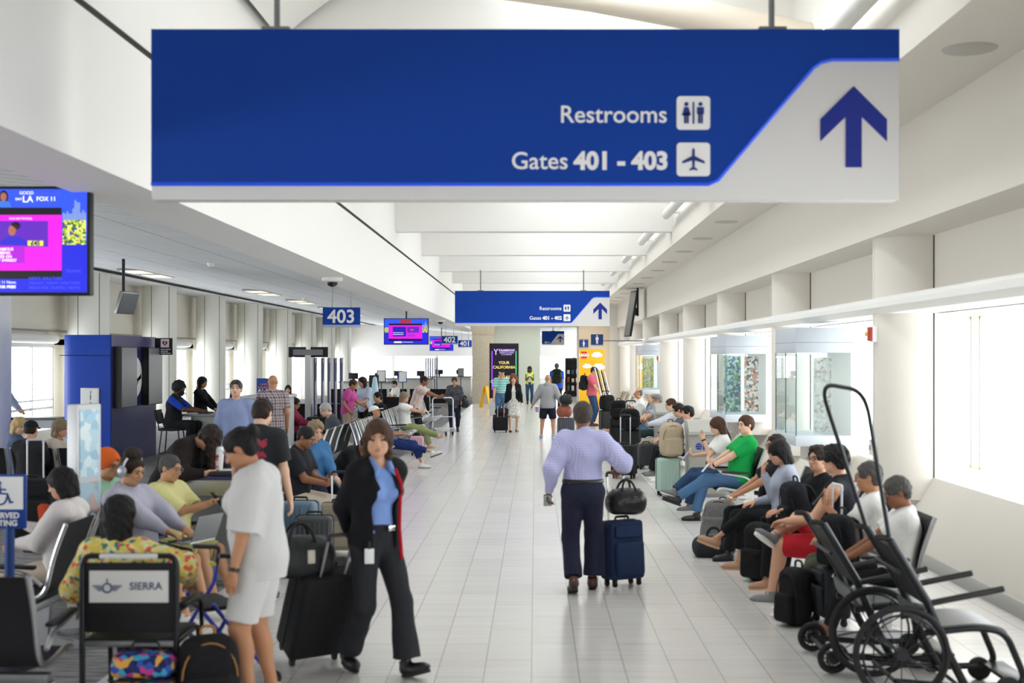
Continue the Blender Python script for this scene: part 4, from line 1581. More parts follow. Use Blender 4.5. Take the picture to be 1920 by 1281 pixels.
def suitcase(label, loc, rz, w=0.42, h=0.6, d=0.25, color='#20242c', hard=True, handle=0.0, tilt=0.0, rough=0.45, group=None, band=None, name='suitcase', hcol=None):
    """upright trolley case; face towards -Y; tilt leans it back towards +Y (degrees)"""
    root = empty(name, loc, math.radians(rz), label, 'suitcase', group)
    T = Matrix.Rotation(math.radians(-tilt), 4, 'X')
    sh = mat('case_' + color + ('h' if hard else 's'), color, rough if hard else 0.85, spec=0.4, bump=0.0 if hard else 0.25, bscale=60)
    b = MB()
    b.box((0, 0, 0.065 + h / 2), (w, d, h), None, 0.05 if hard else 0.035, 4)
    if hard:
        for i in range(7):
            x = -w * 0.38 + w * 0.76 * i / 6
            b.box((x, -d / 2, 0.065 + h / 2), (0.018, 0.014, h * 0.8), None, 0.006, 2)
            b.box((x, d / 2, 0.065 + h / 2), (0.018, 0.014, h * 0.8), None, 0.006, 2)
    else:
        b.box((0, -d / 2 - 0.02, 0.065 + h * 0.36), (w * 0.84, 0.05, h * 0.55), None, 0.02, 3)
        b.box((0, -d / 2 - 0.012, 0.065 + h * 0.82), (w * 0.8, 0.03, h * 0.2), None, 0.012, 3)
    parts = [b.build('shell', sh, root)]
    z = MB()
    z.tube(fillet([(-w / 2 - 0.003, 0, 0.1), (-w / 2 - 0.003, 0, 0.065 + h + 0.002), (w / 2 + 0.003, 0, 0.065 + h + 0.002), (w / 2 + 0.003, 0, 0.1)], 0.05), 0.006, 6)
    parts.append(z.build('zip', mat('zip_dark', '#111113', 0.6), root))
    parts.append(MB().tube(fillet([(-0.07, -0.02, 0.06 + h), (-0.07, -0.02, 0.1 + h), (0.07, -0.02, 0.1 + h), (0.07, -0.02, 0.06 + h)], 0.03), 0.011, 8).build('carry_handle', M_black, root))
    for sx in (-1, 1):
        for sy in (-1, 1):
            q = MB()
            q.cyl((sx * (w / 2 - 0.05) - 0.013, sy * (d / 2 - 0.05), 0.027), (sx * (w / 2 - 0.05) + 0.013, sy * (d / 2 - 0.05), 0.027), 0.027, n=14)
            q.b2((sx * (w / 2 - 0.05) - 0.02, sy * (d / 2 - 0.05) - 0.02, 0.035), (sx * (w / 2 - 0.05) + 0.02, sy * (d / 2 - 0.05) + 0.02, 0.075), 0.008)
            parts.append(q.build('wheel', M_rubber, root))
    if handle:
        hm = mat('handle_' + str(hcol), hcol, 0.35, metal=0.3) if hcol else M_alu
        y = d / 2 - 0.05
        hd_ = MB().tube([(-0.09, y, 0.06 + h - 0.05), (-0.09, y, 0.06 + h + handle)], 0.010, 8).tube([(0.09, y, 0.06 + h - 0.05), (0.09, y, 0.06 + h + handle)], 0.010, 8).build('telescopic_handle', hm, root)
        g = MB().tube(fillet([(-0.09, y, 0.05 + h + handle), (-0.09, y, 0.09 + h + handle), (0.09, y, 0.09 + h + handle), (0.09, y, 0.05 + h + handle)], 0.035), 0.014, 8).build('grip', mat('grip_' + str(hcol), hcol, 0.4) if hcol else M_black, hd_)
        parts.append(hd_)
    if tilt:
        pv = Matrix.Translation((0, d / 2 - 0.05, 0.027))
        for p in parts:
            p.matrix_local = pv @ T @ pv.inverted()
    return root


def backpack(label, loc, rz, w=0.3, h=0.46, d=0.2, color='#17181b', trim=None, lean=0.0, cat='backpack', group=None, v=0.012, R=None, name='backpack'):
    root = empty(name, loc, math.radians(rz), label, cat, group)
    if R is not None:
        root.rotation_mode = 'QUATERNION'
        root.rotation_quaternion = R.to_quaternion()
    elif lean:
        root.rotation_euler = (math.radians(-lean), 0, math.radians(rz))
    fab = mat('bag_' + color, color, 0.85, spec=0.25, bump=0.5, bscale=14)
    tr = mat('bagtrim_' + (trim or color), trim, 0.8) if trim else mat('bag_strap_black', '#101012', 0.8)
    S = Solid()
    S.box((0, 0, h / 2), (w / 2, d / 2, h / 2), None, min(w, d) * 0.42, 0.01)
    S.ell((0, 0, h * 0.35), (w * 0.53, d * 0.56, h * 0.34), None, 0.04)
    link_mesh('main_bag', S.mesh('main_bag', v, 0.006, 24, seed=len(label)), root, fab)
    S = Solid()
    S.box((0, -d * 0.55, h * 0.32), (w * 0.38, d * 0.2, h * 0.25), None, 0.035, 0.01)
    link_mesh('front_pocket', S.mesh('front_pocket', v, 0.004, 30, seed=4), root, fab)
    m = MB().tube(fillet([(-0.04, d * 0.2, h - 0.02), (-0.04, d * 0.2, h + 0.05), (0.04, d * 0.2, h + 0.05), (0.04, d * 0.2, h - 0.02)], 0.03), 0.009, 8)
    m.build('top_loop', tr, root)
    for sg in (-1, 1):
        pts = [(sg * w * 0.22, d * 0.42, h * 0.93), (sg * w * 0.27, d * 0.72, h * 0.82), (sg * w * 0.3, d * 0.85, h * 0.5), (sg * w * 0.34, d * 0.62, h * 0.18), (sg * w * 0.4, d * 0.3, h * 0.06)]
        MB().tube(smooth_path(pts, 4), 0.014, 6).build('shoulder_strap', tr, root)
    zp = MB().tube([(w * 0.46 * math.cos(a), -d * 0.44, h * 0.52 + h * 0.4 * math.sin(a)) for a in [math.pi * i / 12 for i in range(13)]], 0.005, 5)
    zp.build('zip', tr, root)
    return root


def duffel(label, loc, rz, w=0.45, h=0.26, d=0.24, color='#191a1c', rough=0.7, cat='bag', v=0.011, name='duffel_bag', tag_color=None):
    root = empty(name, loc, math.radians(rz), label, cat)
    fab = mat('duffel_' + color, color, rough, spec=0.4, bump=0.4, bscale=16)
    S = Solid()
    S.cone((-w / 2 + h * 0.4, 0, h * 0.46), (w / 2 - h * 0.4, 0, h * 0.46), h * 0.5, h * 0.5, 0.02)
    S.box((0, 0, h * 0.25), (w * 0.47, d * 0.46, h * 0.25), None, 0.05, 0.05)
    link_mesh('main_bag', S.mesh('main_bag', v, 0.006, 22, seed=len(label)), root, fab)
    for sg in (-1, 1):
        pts = [(-w * 0.22, sg * d * 0.42, h * 0.45), (-w * 0.18, sg * d * 0.3, h * 0.95), (-w * 0.08, sg * d * 0.12, h * 1.25), (w * 0.08, sg * d * 0.12, h * 1.25), (w * 0.18, sg * d * 0.3, h * 0.95), (w * 0.22, sg * d * 0.42, h * 0.45)]
        MB().tube(smooth_path(pts, 4), 0.011, 8).build('handle', mat('bag_strap_black', '#101012', 0.8), root)
    MB().tube([(-w * 0.4, 0, h * 0.92), (0, 0, h * 0.97), (w * 0.4, 0, h * 0.92)], 0.006, 6).build('zip', M_steel, root)
    if tag_color:
        MB().box((0.05, -d * 0.53, h * 0.5), (0.05, 0.008, 0.09), None, 0.003).build('luggage_tag', mat('tag_' + tag_color, tag_color, 0.6), root)
    return root


def arrow_poly(cx, cz, s):
    """up arrow about one unit wide per s"""
    p = [(0, 0.62), (0.5, 0.12), (0.5, -0.21), (0.12, 0.16), (0.12, -0.6), (-0.12, -0.6), (-0.12, 0.16), (-0.5, -0.21), (-0.5, 0.12)]
    return [(cx + x * s, cz + z * s) for x, z in p]


def man_icon(mb, cx, cz, h, y0, y1, woman=False):
    r = h * 0.1
    mb.prism([(cx + r * math.cos(a), cz + h * 0.42 + r * math.sin(a)) for a in [2 * math.pi * i / 14 for i in range(14)]], 'y', y0, y1)
    if woman:
        mb.prism([(cx - h * 0.1, cz + h * 0.28), (cx + h * 0.1, cz + h * 0.28), (cx + h * 0.22, cz - h * 0.12), (cx - h * 0.22, cz - h * 0.12)], 'y', y0, y1)
    else:
        mb.prism([(cx - h * 0.17, cz + h * 0.28), (cx + h * 0.17, cz + h * 0.28), (cx + h * 0.17, cz - h * 0.05), (cx - h * 0.17, cz - h * 0.05)], 'y', y0, y1)
    for sg in (-1, 1):
        mb.b2((cx + sg * h * 0.065 - h * 0.05, y0, cz - h * 0.5), (cx + sg * h * 0.065 + h * 0.05, y1, cz + 0.0))


def plane_icon(mb, cx, cz, s, y0, y1):
    mb.prism([(cx + x * s, cz + z * s) for x, z in [(-0.05, 0.42), (0, 0.5), (0.05, 0.42), (0.06, 0.15), (0.48, -0.08), (0.48, -0.18), (0.06, -0.05), (0.045, -0.32), (0.17, -0.42), (0.17, -0.48), (0, -0.44), (-0.17, -0.48), (-0.17, -0.42), (-0.045, -0.32), (-0.06, -0.05), (-0.48, -0.18), (-0.48, -0.08), (-0.06, 0.15)]], 'y', y0, y1)


def way_sign(label, px0, px1, pyt, pyb, Y, lines, rod_top, group, small=False):
    """hanging direction sign: blue face, white wedge with an up arrow"""
    a, b = P(px0, pyt, Y), P(px1, pyb, Y)
    W, Hh = b.x - a.x, a.z - b.z
    root = empty('direction_sign', ((a.x + b.x) / 2, Y, b.z), 0, label, 'sign', group)
    X = lambda u: -W / 2 + u * W          # u, v: fractions from the left / from the bottom
    Z = lambda v_: v_ * Hh
    MB().b2((-W / 2, 0, 0), (W / 2, 0.14, Hh), 0.008).build('panel', M_signwhite, root)
    corner = arc((X(0.91), Z(0.72)), 0.092 * Hh, math.radians(90), math.radians(130), 5)
    poly = [(X(0), Z(0.092)), (X(0.745), Z(0.092)), (X(0.757), Z(0.115)), (X(0.885), Z(0.775)), (X(0.895), Z(0.805)), (X(0.91), Z(0.822)), (X(1), Z(0.822)), (X(1), Z(1)), (X(0), Z(1))]
    if small: poly = [(X(0), Z(0.09)), (X(0.38), Z(0.09)), (X(0.72), Z(0.8)), (X(1), Z(0.8)), (X(1), Z(1)), (X(0), Z(1))]
    MB().prism(poly, 'y', -0.006, 0.0).build('blue_field', M_signblue, root)
    e = 0.012 * Hh
    edge = [(X(0), Z(0.092)), (X(0.745), Z(0.092)), (X(0.757), Z(0.115)), (X(0.885), Z(0.775)), (X(0.895), Z(0.805)), (X(0.91), Z(0.822)), (X(1), Z(0.822))]
    if small: edge = [(X(0), Z(0.09)), (X(0.38), Z(0.09)), (X(0.72), Z(0.8)), (X(1), Z(0.8))]
    MB().tube([(x, -0.004, z) for x, z in edge], e, 6).build('blue_edge', M_edgeblue, root)
    MB().prism(arrow_poly(X(0.82 if small else 0.939), Z(0.425), 0.39 * Hh), 'y', -0.006, 0).build('arrow', mat('sign_arrow', '#04238c', 0.5), root)
    if not small:
        for k, (bold_txt, plain, pic, v_) in enumerate(lines):
            zc = Z(v_)
            if plain:
                text('lettering', plain, 0.142 * Hh, (X(0.690 if not bold_txt else 0.5575), -0.0075, zc - 0.055 * Hh), FACE_CAM, M_letter, root, 'RIGHT', 0.0012 * Hh)
            if bold_txt:
                text('lettering', bold_txt, 0.142 * Hh, (X(0.691), -0.0075, zc - 0.055 * Hh), FACE_CAM, M_letter, root, 'RIGHT', 0.006 * Hh)
            bx = MB()
            c0, hs = X(0.7245), 0.098 * Hh
            q_ = hs * 0.22
            rr_ = []
            for sx_, sz_, a0_ in ((1, 1, 0), (-1, 1, 90), (-1, -1, 180), (1, -1, 270)):
                rr_ += arc((c0 + sx_ * (hs - q_), zc + sz_ * (hs - q_)), q_, math.radians(a0_), math.radians(a0_ + 90), 5)
            bx.prism(rr_, 'y', -0.011, -0.005)
            pc = bx.build('pictogram', M_letter, root)
            ic = MB()
            if pic == 'wc':
                man_icon(ic, c0 - hs * 0.42, zc, hs * 1.25, -0.0145, -0.011, True)
                man_icon(ic, c0 + hs * 0.42, zc, hs * 1.25, -0.0145, -0.011)
                ic.b2((c0 - hs * 0.05, -0.0145, zc - hs * 0.65), (c0 + hs * 0.05, -0.011, zc + hs * 0.65))
            else:
                plane_icon(ic, c0, zc, hs * 1.4, -0.0145, -0.011)
            ic.build('symbol', mat('sign_symbol', '#0a2c7c', 0.5), pc)
    else:
        text('lettering', lines[0][0], 0.15 * Hh, (X(0.12), -0.0075, Z(0.14)), FACE_CAM, M_letter, root, 'LEFT', 0.004)
        plane_icon(ic := MB(), X(0.32), Z(0.19), 0.1, -0.011, -0.006)
        ic.build('pictogram', M_letter, root)
    if rod_top:
        for u in ((0.165, 0.832) if not small else (0.5,)):
            r = MB().cyl((X(u), 0.07, Hh), (X(u), 0.07, rod_top - b.z), 0.02, n=10)
            r.b2((X(u) - 0.09, 0.02, Hh), (X(u) + 0.09, 0.12, Hh + 0.025))
            r.build('hanger_rod', M_steel, root)
    return root


def gate_sign(label, px0, px1, pyt, pyb, Y, num, rod_top):
    a, b = P(px0, pyt, Y), P(px1, pyb, Y)
    W, Hh = b.x - a.x, a.z - b.z
    root = empty('gate_sign', ((a.x + b.x) / 2, Y, b.z), 0, label, 'sign', 'hanging gate number signs')
    MB().b2((-W / 2, 0, 0), (W / 2, 0.05, Hh), 0.004).build('panel', M_signblue, root)
    MB().b2((-W / 2, -0.004, 0), (W / 2, 0, Hh * 0.13)).build('bottom_band', mat('sign_band', '#a9b4cc', 0.5), root)
    text('lettering', num, Hh * 0.92, (0, -0.003, Hh * 0.24), FACE_CAM, M_letter, root, 'CENTER', 0.02 * Hh)
    for u in (-0.25, 0.25):
        MB().cyl((u * W, 0.025, Hh), (u * W, 0.025, rod_top - b.z), 0.009, n=8).build('hanger_rod', M_steel, root)
    return root


def screen_tv(label, px0, px1, pyt, pyb, Y, art, pole_top, detail=0):
    a, b = P(px0, pyt, Y), P(px1, pyb, Y)
    W, Hh = b.x - a.x, a.z - b.z
    root = empty('television', ((a.x + b.x) / 2, Y, b.z), 0, label, 'television')
    MB().b2((-W / 2, 0, 0), (W / 2, 0.09, Hh), 0.01).build('casing', M_black, root)
    e = 0.028 * Hh
    E = lambda n, c, s=1.5: mat('screen_' + n, c, 0.3, emit=s)

    def rect(name, u0, u1, v0, v1, m, lay, par):
        return MB().b2((-W / 2 + e + u0 * (W - 2 * e), -0.002 - lay * 0.0012, e + v0 * (Hh - 2 * e)), (-W / 2 + e + u1 * (W - 2 * e), 0.0, e + v1 * (Hh - 2 * e))).build(name, m, par)
    sc = rect('screen', 0, 1, 0, 1, E('blue', '#1a22d0', 0.75), 0, root)
    rect('picture', 0, 1, 0.55, 1, E('sky', '#2a4de6', 0.9), 1, sc)
    rect('picture', 0.1, 0.87, 0.13, 0.82, E('blackband', '#08060c', 0.3), 2, sc)
    rect('picture', 0.1, 0.87, 0.21, 0.75, E('magenta', '#e010d8', 0.75), 3, sc)
    if detail:
        rect('picture', 0.42, 0.80, 0.44, 0.69, E('violet', '#5a1fb0', 0.8), 4, sc)
    else:
        rect('picture', 0.19, 0.50, 0.30, 0.69, E('navy', '#2018a0', 0.9), 4, sc)
        rect('picture', 0.52, 0.80, 0.45, 0.69, E('violet', '#5a1fb0', 0.8), 4, sc)
        rect('picture', 0.53, 0.72, 0.29, 0.40, E('violet2', '#a01cc0', 0.9), 4, sc)
        rect('picture', 0.2, 0.44, 0.44, 0.46, E('pale', '#d8d8ff', 1.0), 5, sc)
        rect('picture', 0.2, 0.44, 0.37, 0.39, E('pale', '#d8d8ff', 1.0), 5, sc)
        rect('picture', 0.6, 0.67, 0.53, 0.6, E('red', '#d04040', 0.9), 5, sc)
        rect('picture', 0.36, 0.62, 0.84, 0.97, E('hosts', '#a02838', 0.8), 5, sc)
        rect('picture', 0.22, 0.40, 0.04, 0.10, E('pale', '#d8d8ff', 1.0), 5, sc)
        rect('picture', 0.42, 0.66, 0.055, 0.09, E('pale2', '#9aa0f0', 0.9), 5, sc)
    # city skyline and gardens at the right edge
    rs = random.Random(4)
    mb = MB()
    for i in range(12):
        u = 0.875 + i * 0.0102
        hh = 0.05 + 0.12 * rs.random() * (1.3 if 3 < i < 9 else 0.7)
        mb.b2((-W / 2 + e + u * (W - 2 * e), -0.007, e + 0.70 * (Hh - 2 * e)), (-W / 2 + e + (u + 0.008) * (W - 2 * e), -0.003, e + (0.70 + hh) * (Hh - 2 * e)))
    mb.build('skyline', E('city', '#7f9ac8', 0.7), sc)
    gm = bpy.data.materials.get('screen_gardens')
    if gm is None:
        gm = pattern('screen_gardens', 'floral', ['#7fae2c', '#d9c83a', '#2f6a3a', '#c7d28a', '#44527a', '#e8e37a'], 3.5)
        bn = gm.node_tree.nodes['Principled BSDF']
        src = bn.inputs['Base Color'].links[0].from_socket
        gm.node_tree.links.new(src, bn.inputs['Emission Color'])
        bn.inputs['Emission Strength'].default_value = 0.8
    rect('gardens', 0.875, 0.995, 0.46, 0.70, gm, 5, sc)
    rect('gardens', 0.0, 0.09, 0.46, 0.66, gm, 5, sc)
    if detail:
        U = lambda u: -W / 2 + e + u * (W - 2 * e)
        V = lambda v_: e + v_ * (Hh - 2 * e)
        tw = mat('screen_letter', '#f2f0ff', 0.4, emit=1.0)
        tb = mat('screen_letter_dim', '#4a55e0', 0.4, emit=0.9)

        def t(s, u, v_, size, m, al='LEFT', bold=0.0):
            text('lettering', s, size * Hh, (U(u), -0.0095, V(v_)), FACE_CAM, m, sc, al, bold * Hh, 0.0008)
        t('GOOD', 0.652, 0.948, 0.042, tw); t('DAY', 0.632, 0.892, 0.03, tw, 'LEFT', .0005); t('LA', 0.668, 0.872, 0.085, tw, 'LEFT', .0005)
        t('FOX 11', 0.74, 0.885, 0.055, tw, 'LEFT', .0008)
        t('WEEKDAYS 4-11AM', 0.73, 0.945, 0.028, tb)
        t('FOX ART PATROL', 0.60, 0.705, 0.026, tw)
        for i, s in enumerate(('THE FAMOUS', 'CLIMBING', 'GUIDES ON', 'MOUNT EVEREST')):
            t(s, 0.56, 0.405 - 0.036 * i, 0.036, tw, 'CENTER', .0004)
        mb = MB().b2((U(0.44), -0.0075, V(0.28)), (U(0.68), -0.006, V(0.45)))
        mb.build('caption_box', E('capt', '#a414c4', 0.9), sc)
        mb = MB().b2((U(0.695), -0.0085, V(0.45)), (U(0.775), -0.006, V(0.50)))
        mb.build('price_box', E('yellow', '#d9d64a', 0.9), sc)
        text('lettering', '\u00a345', 0.055 * Hh, (U(0.735), -0.0105, V(0.456)), FACE_CAM, mat('screen_letter_purple', '#2a1470', 0.4, emit=0.4), sc, 'CENTER', 0.002, 0.0008)
        # presenter seen on the screen
        pr = MB()
        pr.sph((U(0.615), -0.008, V(0.60)), (0.036 * Hh, 0.003, 0.05 * Hh), 16)
        pr.build('presenter_face', E('skin', '#b06a5a', 0.6), sc)
        pr = MB()
        pr.sph((U(0.632), -0.0075, V(0.645)), (0.045 * Hh, 0.003, 0.035 * Hh), 16)
        pr.build('presenter_hair', E('hair', '#2c1418', 0.4), sc)
        pr = MB()
        pr.prism([(U(0.55), V(0.455)), (U(0.56), V(0.50)), (U(0.60), V(0.54)), (U(0.65), V(0.54)), (U(0.685), V(0.50)), (U(0.69), V(0.455))], 'y', -0.0085, -0.006)
        pr.build('presenter_dress', E('dress', '#2a24c0', 0.8), sc)
        for i, (u, cdr) in enumerate(((0.505, '#8a1030'), (0.57, '#3a70d0'))):
            MB().sph((U(u), -0.006, V(0.925)), (0.03 * Hh, 0.003, 0.04 * Hh), 14).build('host_face', E('skin', '#b06a5a', 0.6), sc)
            MB().sph((U(u), -0.0045, V(0.925)), (0.043 * Hh, 0.003, 0.06 * Hh), 14).build('host_hair', E('hair', '#2c1418', 0.4), sc)
            MB().prism([(U(u - 0.04), V(0.825)), (U(u - 0.03), V(0.875)), (U(u), V(0.89)), (U(u + 0.03), V(0.875)), (U(u + 0.04), V(0.825))], 'y', -0.0068, -0.004).build('host_dress', E('host' + str(i), cdr, 0.8), sc)
        for i, s in enumerate(('NEWS WEATHER', 'TRAFFIC NEWS WEATHER', 'WEATHER TRAFFIC NEWS')):
            t(s, 0.70, 0.12 - 0.045 * i, 0.04, tb)
        t('TRAFFIC', 0.89, 0.19, 0.04, tb)
        t('& FOX 11 News.', 0.495, 0.085, 0.036, tw); t('NEWS FOR FREE!', 0.48, 0.04, 0.036, tw, 'LEFT', .001)
    if pole_top:
        MB().cyl((0.0, 0.06, Hh - 0.05), (0.0, 0.06, pole_top - b.z), 0.025, n=12).build('ceiling_pole', M_black, root)
    return root


def phone(label, root, hand, out=(0, -0.5, 0.3), size=(0.072, 0.008, 0.15), color='#111214', glow='#9fb8b8', yaw=None, name='smartphone'):
    """a phone in somebody's hand"""
    J = root_J[root.name]
    wl = J['WR'][hand]
    d = (wl - J['EL'][hand]).normalized()
    mw = Matrix.Translation(root.location) @ Matrix.Rotation(root.rotation_euler.z, 4, 'Z')
    c = mw @ (wl + d * 0.085 + Vector(out) * 0.04)
    o = empty(name, c, root.rotation_euler.z + (yaw or 0), label, 'phone' if name == 'smartphone' else 'tablet')
    R = rot_x(math.radians(-40))
    MB().box((0, 0, 0), size, R, 0.004).build('case', mat('phone_' + color, color, 0.3), o)
    MB().box(R @ Vector((0, size[1] / 2 + 0.0006, 0)), (size[0] * 0.9, 0.001, size[2] * 0.92), R).build('display', mat('display_' + glow, glow, 0.15), o)
    return o


def wheelchair(label, loc, rz, mast=None, big=True):
    """nesting steel transport chair, facing -Y"""
    root = empty('wheelchair', loc, math.radians(rz), label, 'wheelchair', 'parked steel transport chairs')
    w = 0.25
    for sg in (-1, 1):
        x = sg * w
        f = MB()
        # seat rail that bends down to the front foot rail and back under
        f.tube(fillet([(x, 0.12, 0.42), (x, -0.2, 0.455), (x, -0.38, 0.43), (x, -0.52, 0.10), (x, -0.1, 0.085), (x, 0.30, 0.12)], 0.1, 6), 0.021, 10)
        f.tube([(x * 1.04, 0.335, 1.0), (x * 1.08, 0.11, 0.62), (x * 1.08, -0.02, 0.30), (x * 1.06, -0.14, 0.07)], 0.027, 10)
        f.build('side_frame', M_blackmetal, root)
        a = MB().tube(fillet([(x * 1.05, 0.13, 0.60), (x * 1.1, 0.02, 0.625), (x * 1.1, -0.36, 0.70)], 0.05), 0.02, 10)
        a.build('armrest', M_black, root)
        R_ = 0.28 if big else 0.085
        c = Vector((sg * 0.31, 0.28, R_ + 0.025))
        wh = MB()
        wh.tube([c + Vector((0, R_ * math.cos(t), R_ * math.sin(t))) for t in [2 * math.pi * i / 40 for i in range(40)]], 0.022, 10, closed=True)
        ow = wh.build('wheel', M_rubber, root)
        hr = MB().tube([c + Vector((sg * 0.035, (R_ - 0.035) * math.cos(t), (R_ - 0.035) * math.sin(t))) for t in [2 * math.pi * i / 40 for i in range(40)]], 0.008, 8, closed=True)
        hr.build('hand_rim', M_blackmetal, ow)
        sp = MB()
        for i in range(12):
            t = 2 * math.pi * i / 12
            sp.cyl(c, c + Vector((0, (R_ - 0.01) * math.cos(t), (R_ - 0.01) * math.sin(t))), 0.004, n=6)
        sp.cyl(c - Vector((0.03, 0, 0)), c + Vector((0.03, 0, 0)), 0.04, n=16)
        sp.build('spokes', M_blackmetal, ow)
        cs = MB()
        cs.cyl((x - 0.015, -0.40, 0.075), (x + 0.015, -0.40, 0.075), 0.075, n=18)
        cs.build('caster', M_rubber, root)
        h_ = MB().tube(fillet([(x, 0.325, 0.97), (x, 0.345, 1.01), (x, 0.42, 1.015)], 0.03), 0.019, 10)
        h_.build('push_handle', M_rubber, root)
    MB().sheet(smooth_path([(0.13, 0.56), (0.10, 0.46), (0.04, 0.455), (-0.2, 0.475), (-0.35, 0.455), (-0.40, 0.42)], 3), -w + 0.02, w - 0.02, 0.02).build('seat', mat('grey_vinyl', '#5c5d60', 0.4), root)
    MB().sheet([(0.31, 0.96), (0.10, 0.60)], -w + 0.02, w - 0.02, 0.015).build('backrest', M_mesh, root)
    MB().b2((-w, -0.56, 0.10), (w, -0.40, 0.125), 0.008).build('footrest', M_blackmetal, root)
    for (y, z, ww) in ((0.28, 0.305 if big else 0.11, 0.31), (0.3, 0.12, w), (-0.1, 0.09, w), (0.28, 0.80, w)):
        MB().cyl((-ww, y, z), (ww, y, z), 0.014, n=10).build('cross_bar', M_blackmetal, root)
    if mast:
        MB().tube(fillet([(-w, 0.33, 0.96), (-0.22, 0.48, mast + 0.02), (0.22, 0.66, mast + 0.06), (w, 0.33, 0.96)], 0.16, 7), 0.014, 10).build('mast_loop', M_blackmetal, root)
    return root

# ------------------------------------------------------------------ signs, screens, far end
way_sign('large blue hanging sign reading Restrooms and Gates 401 - 403, nearest the viewer', 284, 1686, 55, 375, 7.9,
         [('', 'Restrooms', 'wc', 0.508), ('401 - 403', 'Gates', 'plane', 0.236)], 4.9, None)
way_sign('blue hanging sign reading Restrooms and Gates 401 - 402 over the middle of the hall', 853, 1143, 545.5, 611.5, 38.25,
         [('', 'Restrooms', 'wc', 0.508), ('401 - 402', 'Gates', 'plane', 0.236)], 4.85, None)
way_sign('small dark blue sign with 401 and an up arrow beyond the far doorway', 1016, 1058, 621, 647, 60, [('401', '', '', 0)], 3.6, None, small=True)
gate_sign('blue hanging gate sign with the number 403', 605, 675, 576.5, 614, 24.5, '403', 3.62)
gate_sign('blue hanging gate sign with the number 402', 828, 858, 630, 646, 57, '402', 3.9)
gate_sign('blue hanging gate sign with the number 401', 859, 884.5, 638, 652, 69, '401', 3.65)
for px0, px1, pyt, pyb, Y, wom, lab in ((1086, 1103, 637, 653, 56.99, True, 'smaller dark blue restroom sign with a white woman figure'), (1108, 1131, 627, 649, 44, False, 'larger dark blue restroom sign with a white man figure')):
    a, b = P(px0, pyt, Y), P(px1, pyb, Y)
    W, Hh = b.x - a.x, a.z - b.z
    r = empty('restroom_sign', ((a.x + b.x) / 2, Y, b.z), 0, lab, 'sign')
    MB().b2((-W / 2, 0, 0), (W / 2, 0.06, Hh), 0.005).build('panel', mat('sign_navy', '#16356f', 0.5), r)
    MB().b2((-W / 2, -0.004, 0), (W / 2, 0, Hh * 0.1)).build('bottom_band', mat('sign_band', '#a9b4cc', 0.5), r)
    ic = MB()
    man_icon(ic, 0, Hh * 0.55, Hh * 0.72, -0.008, 0.0, wom)
    ic.build('figure', M_letter, r)
    if Y < 50: MB().b2((W / 2, 0.01, Hh * 0.4), (3.9 - (a.x + b.x) / 2, 0.05, Hh * 0.5)).build('wall_arm', M_steel, r)

screen_tv('large television at the left picture edge showing a quiz programme', -205, 169, 349, 554, 9.66, None, 3.7, 1)
screen_tv('television with magenta picture hanging right of the gate 403 sign', 719.5, 803.5, 597, 646.5, 40, None, 3.8)
screen_tv('far television partly behind the gate 402 sign', 805.5, 850, 630.5, 658, 68, None, 3.84)

# monitor seen edge-on under the right soffit
r = empty('television', (3.30, 42.3, 2.85), math.radians(-82), 'tall black screen seen edge-on, hung under the right soffit', 'television')
MB().box((0, 0, 0.78), (0.95, 0.07, 1.6), rot_x(math.radians(-9)), 0.01).build('casing', M_black, r)
MB().box((0, -0.04, 0.78), (0.89, 0.006, 1.52), rot_x(math.radians(-9))).build('screen', mat('screen_dark', '#2a2c30', 0.3), r)
MB().b2((-0.03, 0.2, 0.7), (0.03, 0.26, 1.68)).b2((-0.18, 0.05, 0.72), (0.18, 0.22, 0.98)).build('ceiling_mount', M_blackmetal, r)
# small tilted monitor on a ceiling pole, left
p = P(238, 568, 24)
r = empty('monitor', p, math.radians(72), 'small tilted monitor on a ceiling pole above the blue kiosk', 'monitor')
MB().box((0, 0, 0), (0.55, 0.07, 0.45), rot_x(math.radians(18)), 0.01).build('casing', M_steel, r)
MB().box((0, -0.037, -0.012), (0.5, 0.006, 0.4), rot_x(math.radians(18))).build('screen', mat('screen_off', '#5c6166', 0.15), r)
MB().cyl((0, 0.08, -0.05), (0, 0.08, 1.55), 0.03, n=10).build('ceiling_pole', M_black, r)
# dome cameras
for px, py, Y, lab in ((623, 528, 26, 'white dome camera on the fascia underside above the gate 403 sign'), (826, 614, 55, 'small dome camera under the fascia near the gate 402 sign')):
    x = -3.32
    Yc = Y
    r = empty('dome_camera', (x, F * x / (px - VX), 3.43), 0, lab, 'camera')
    MB().lathe([(0.0, 0), (0.17, 0), (0.17, -0.05), (0.13, -0.07), (0, -0.07)], (0, 0, 0), 24).build('housing', M_white, r)
    MB().sph((0, 0, -0.07), (0.10, 0.10, 0.08), 18).build('lens_dome', mat('dome_dark', '#1b1c20', 0.1), r)

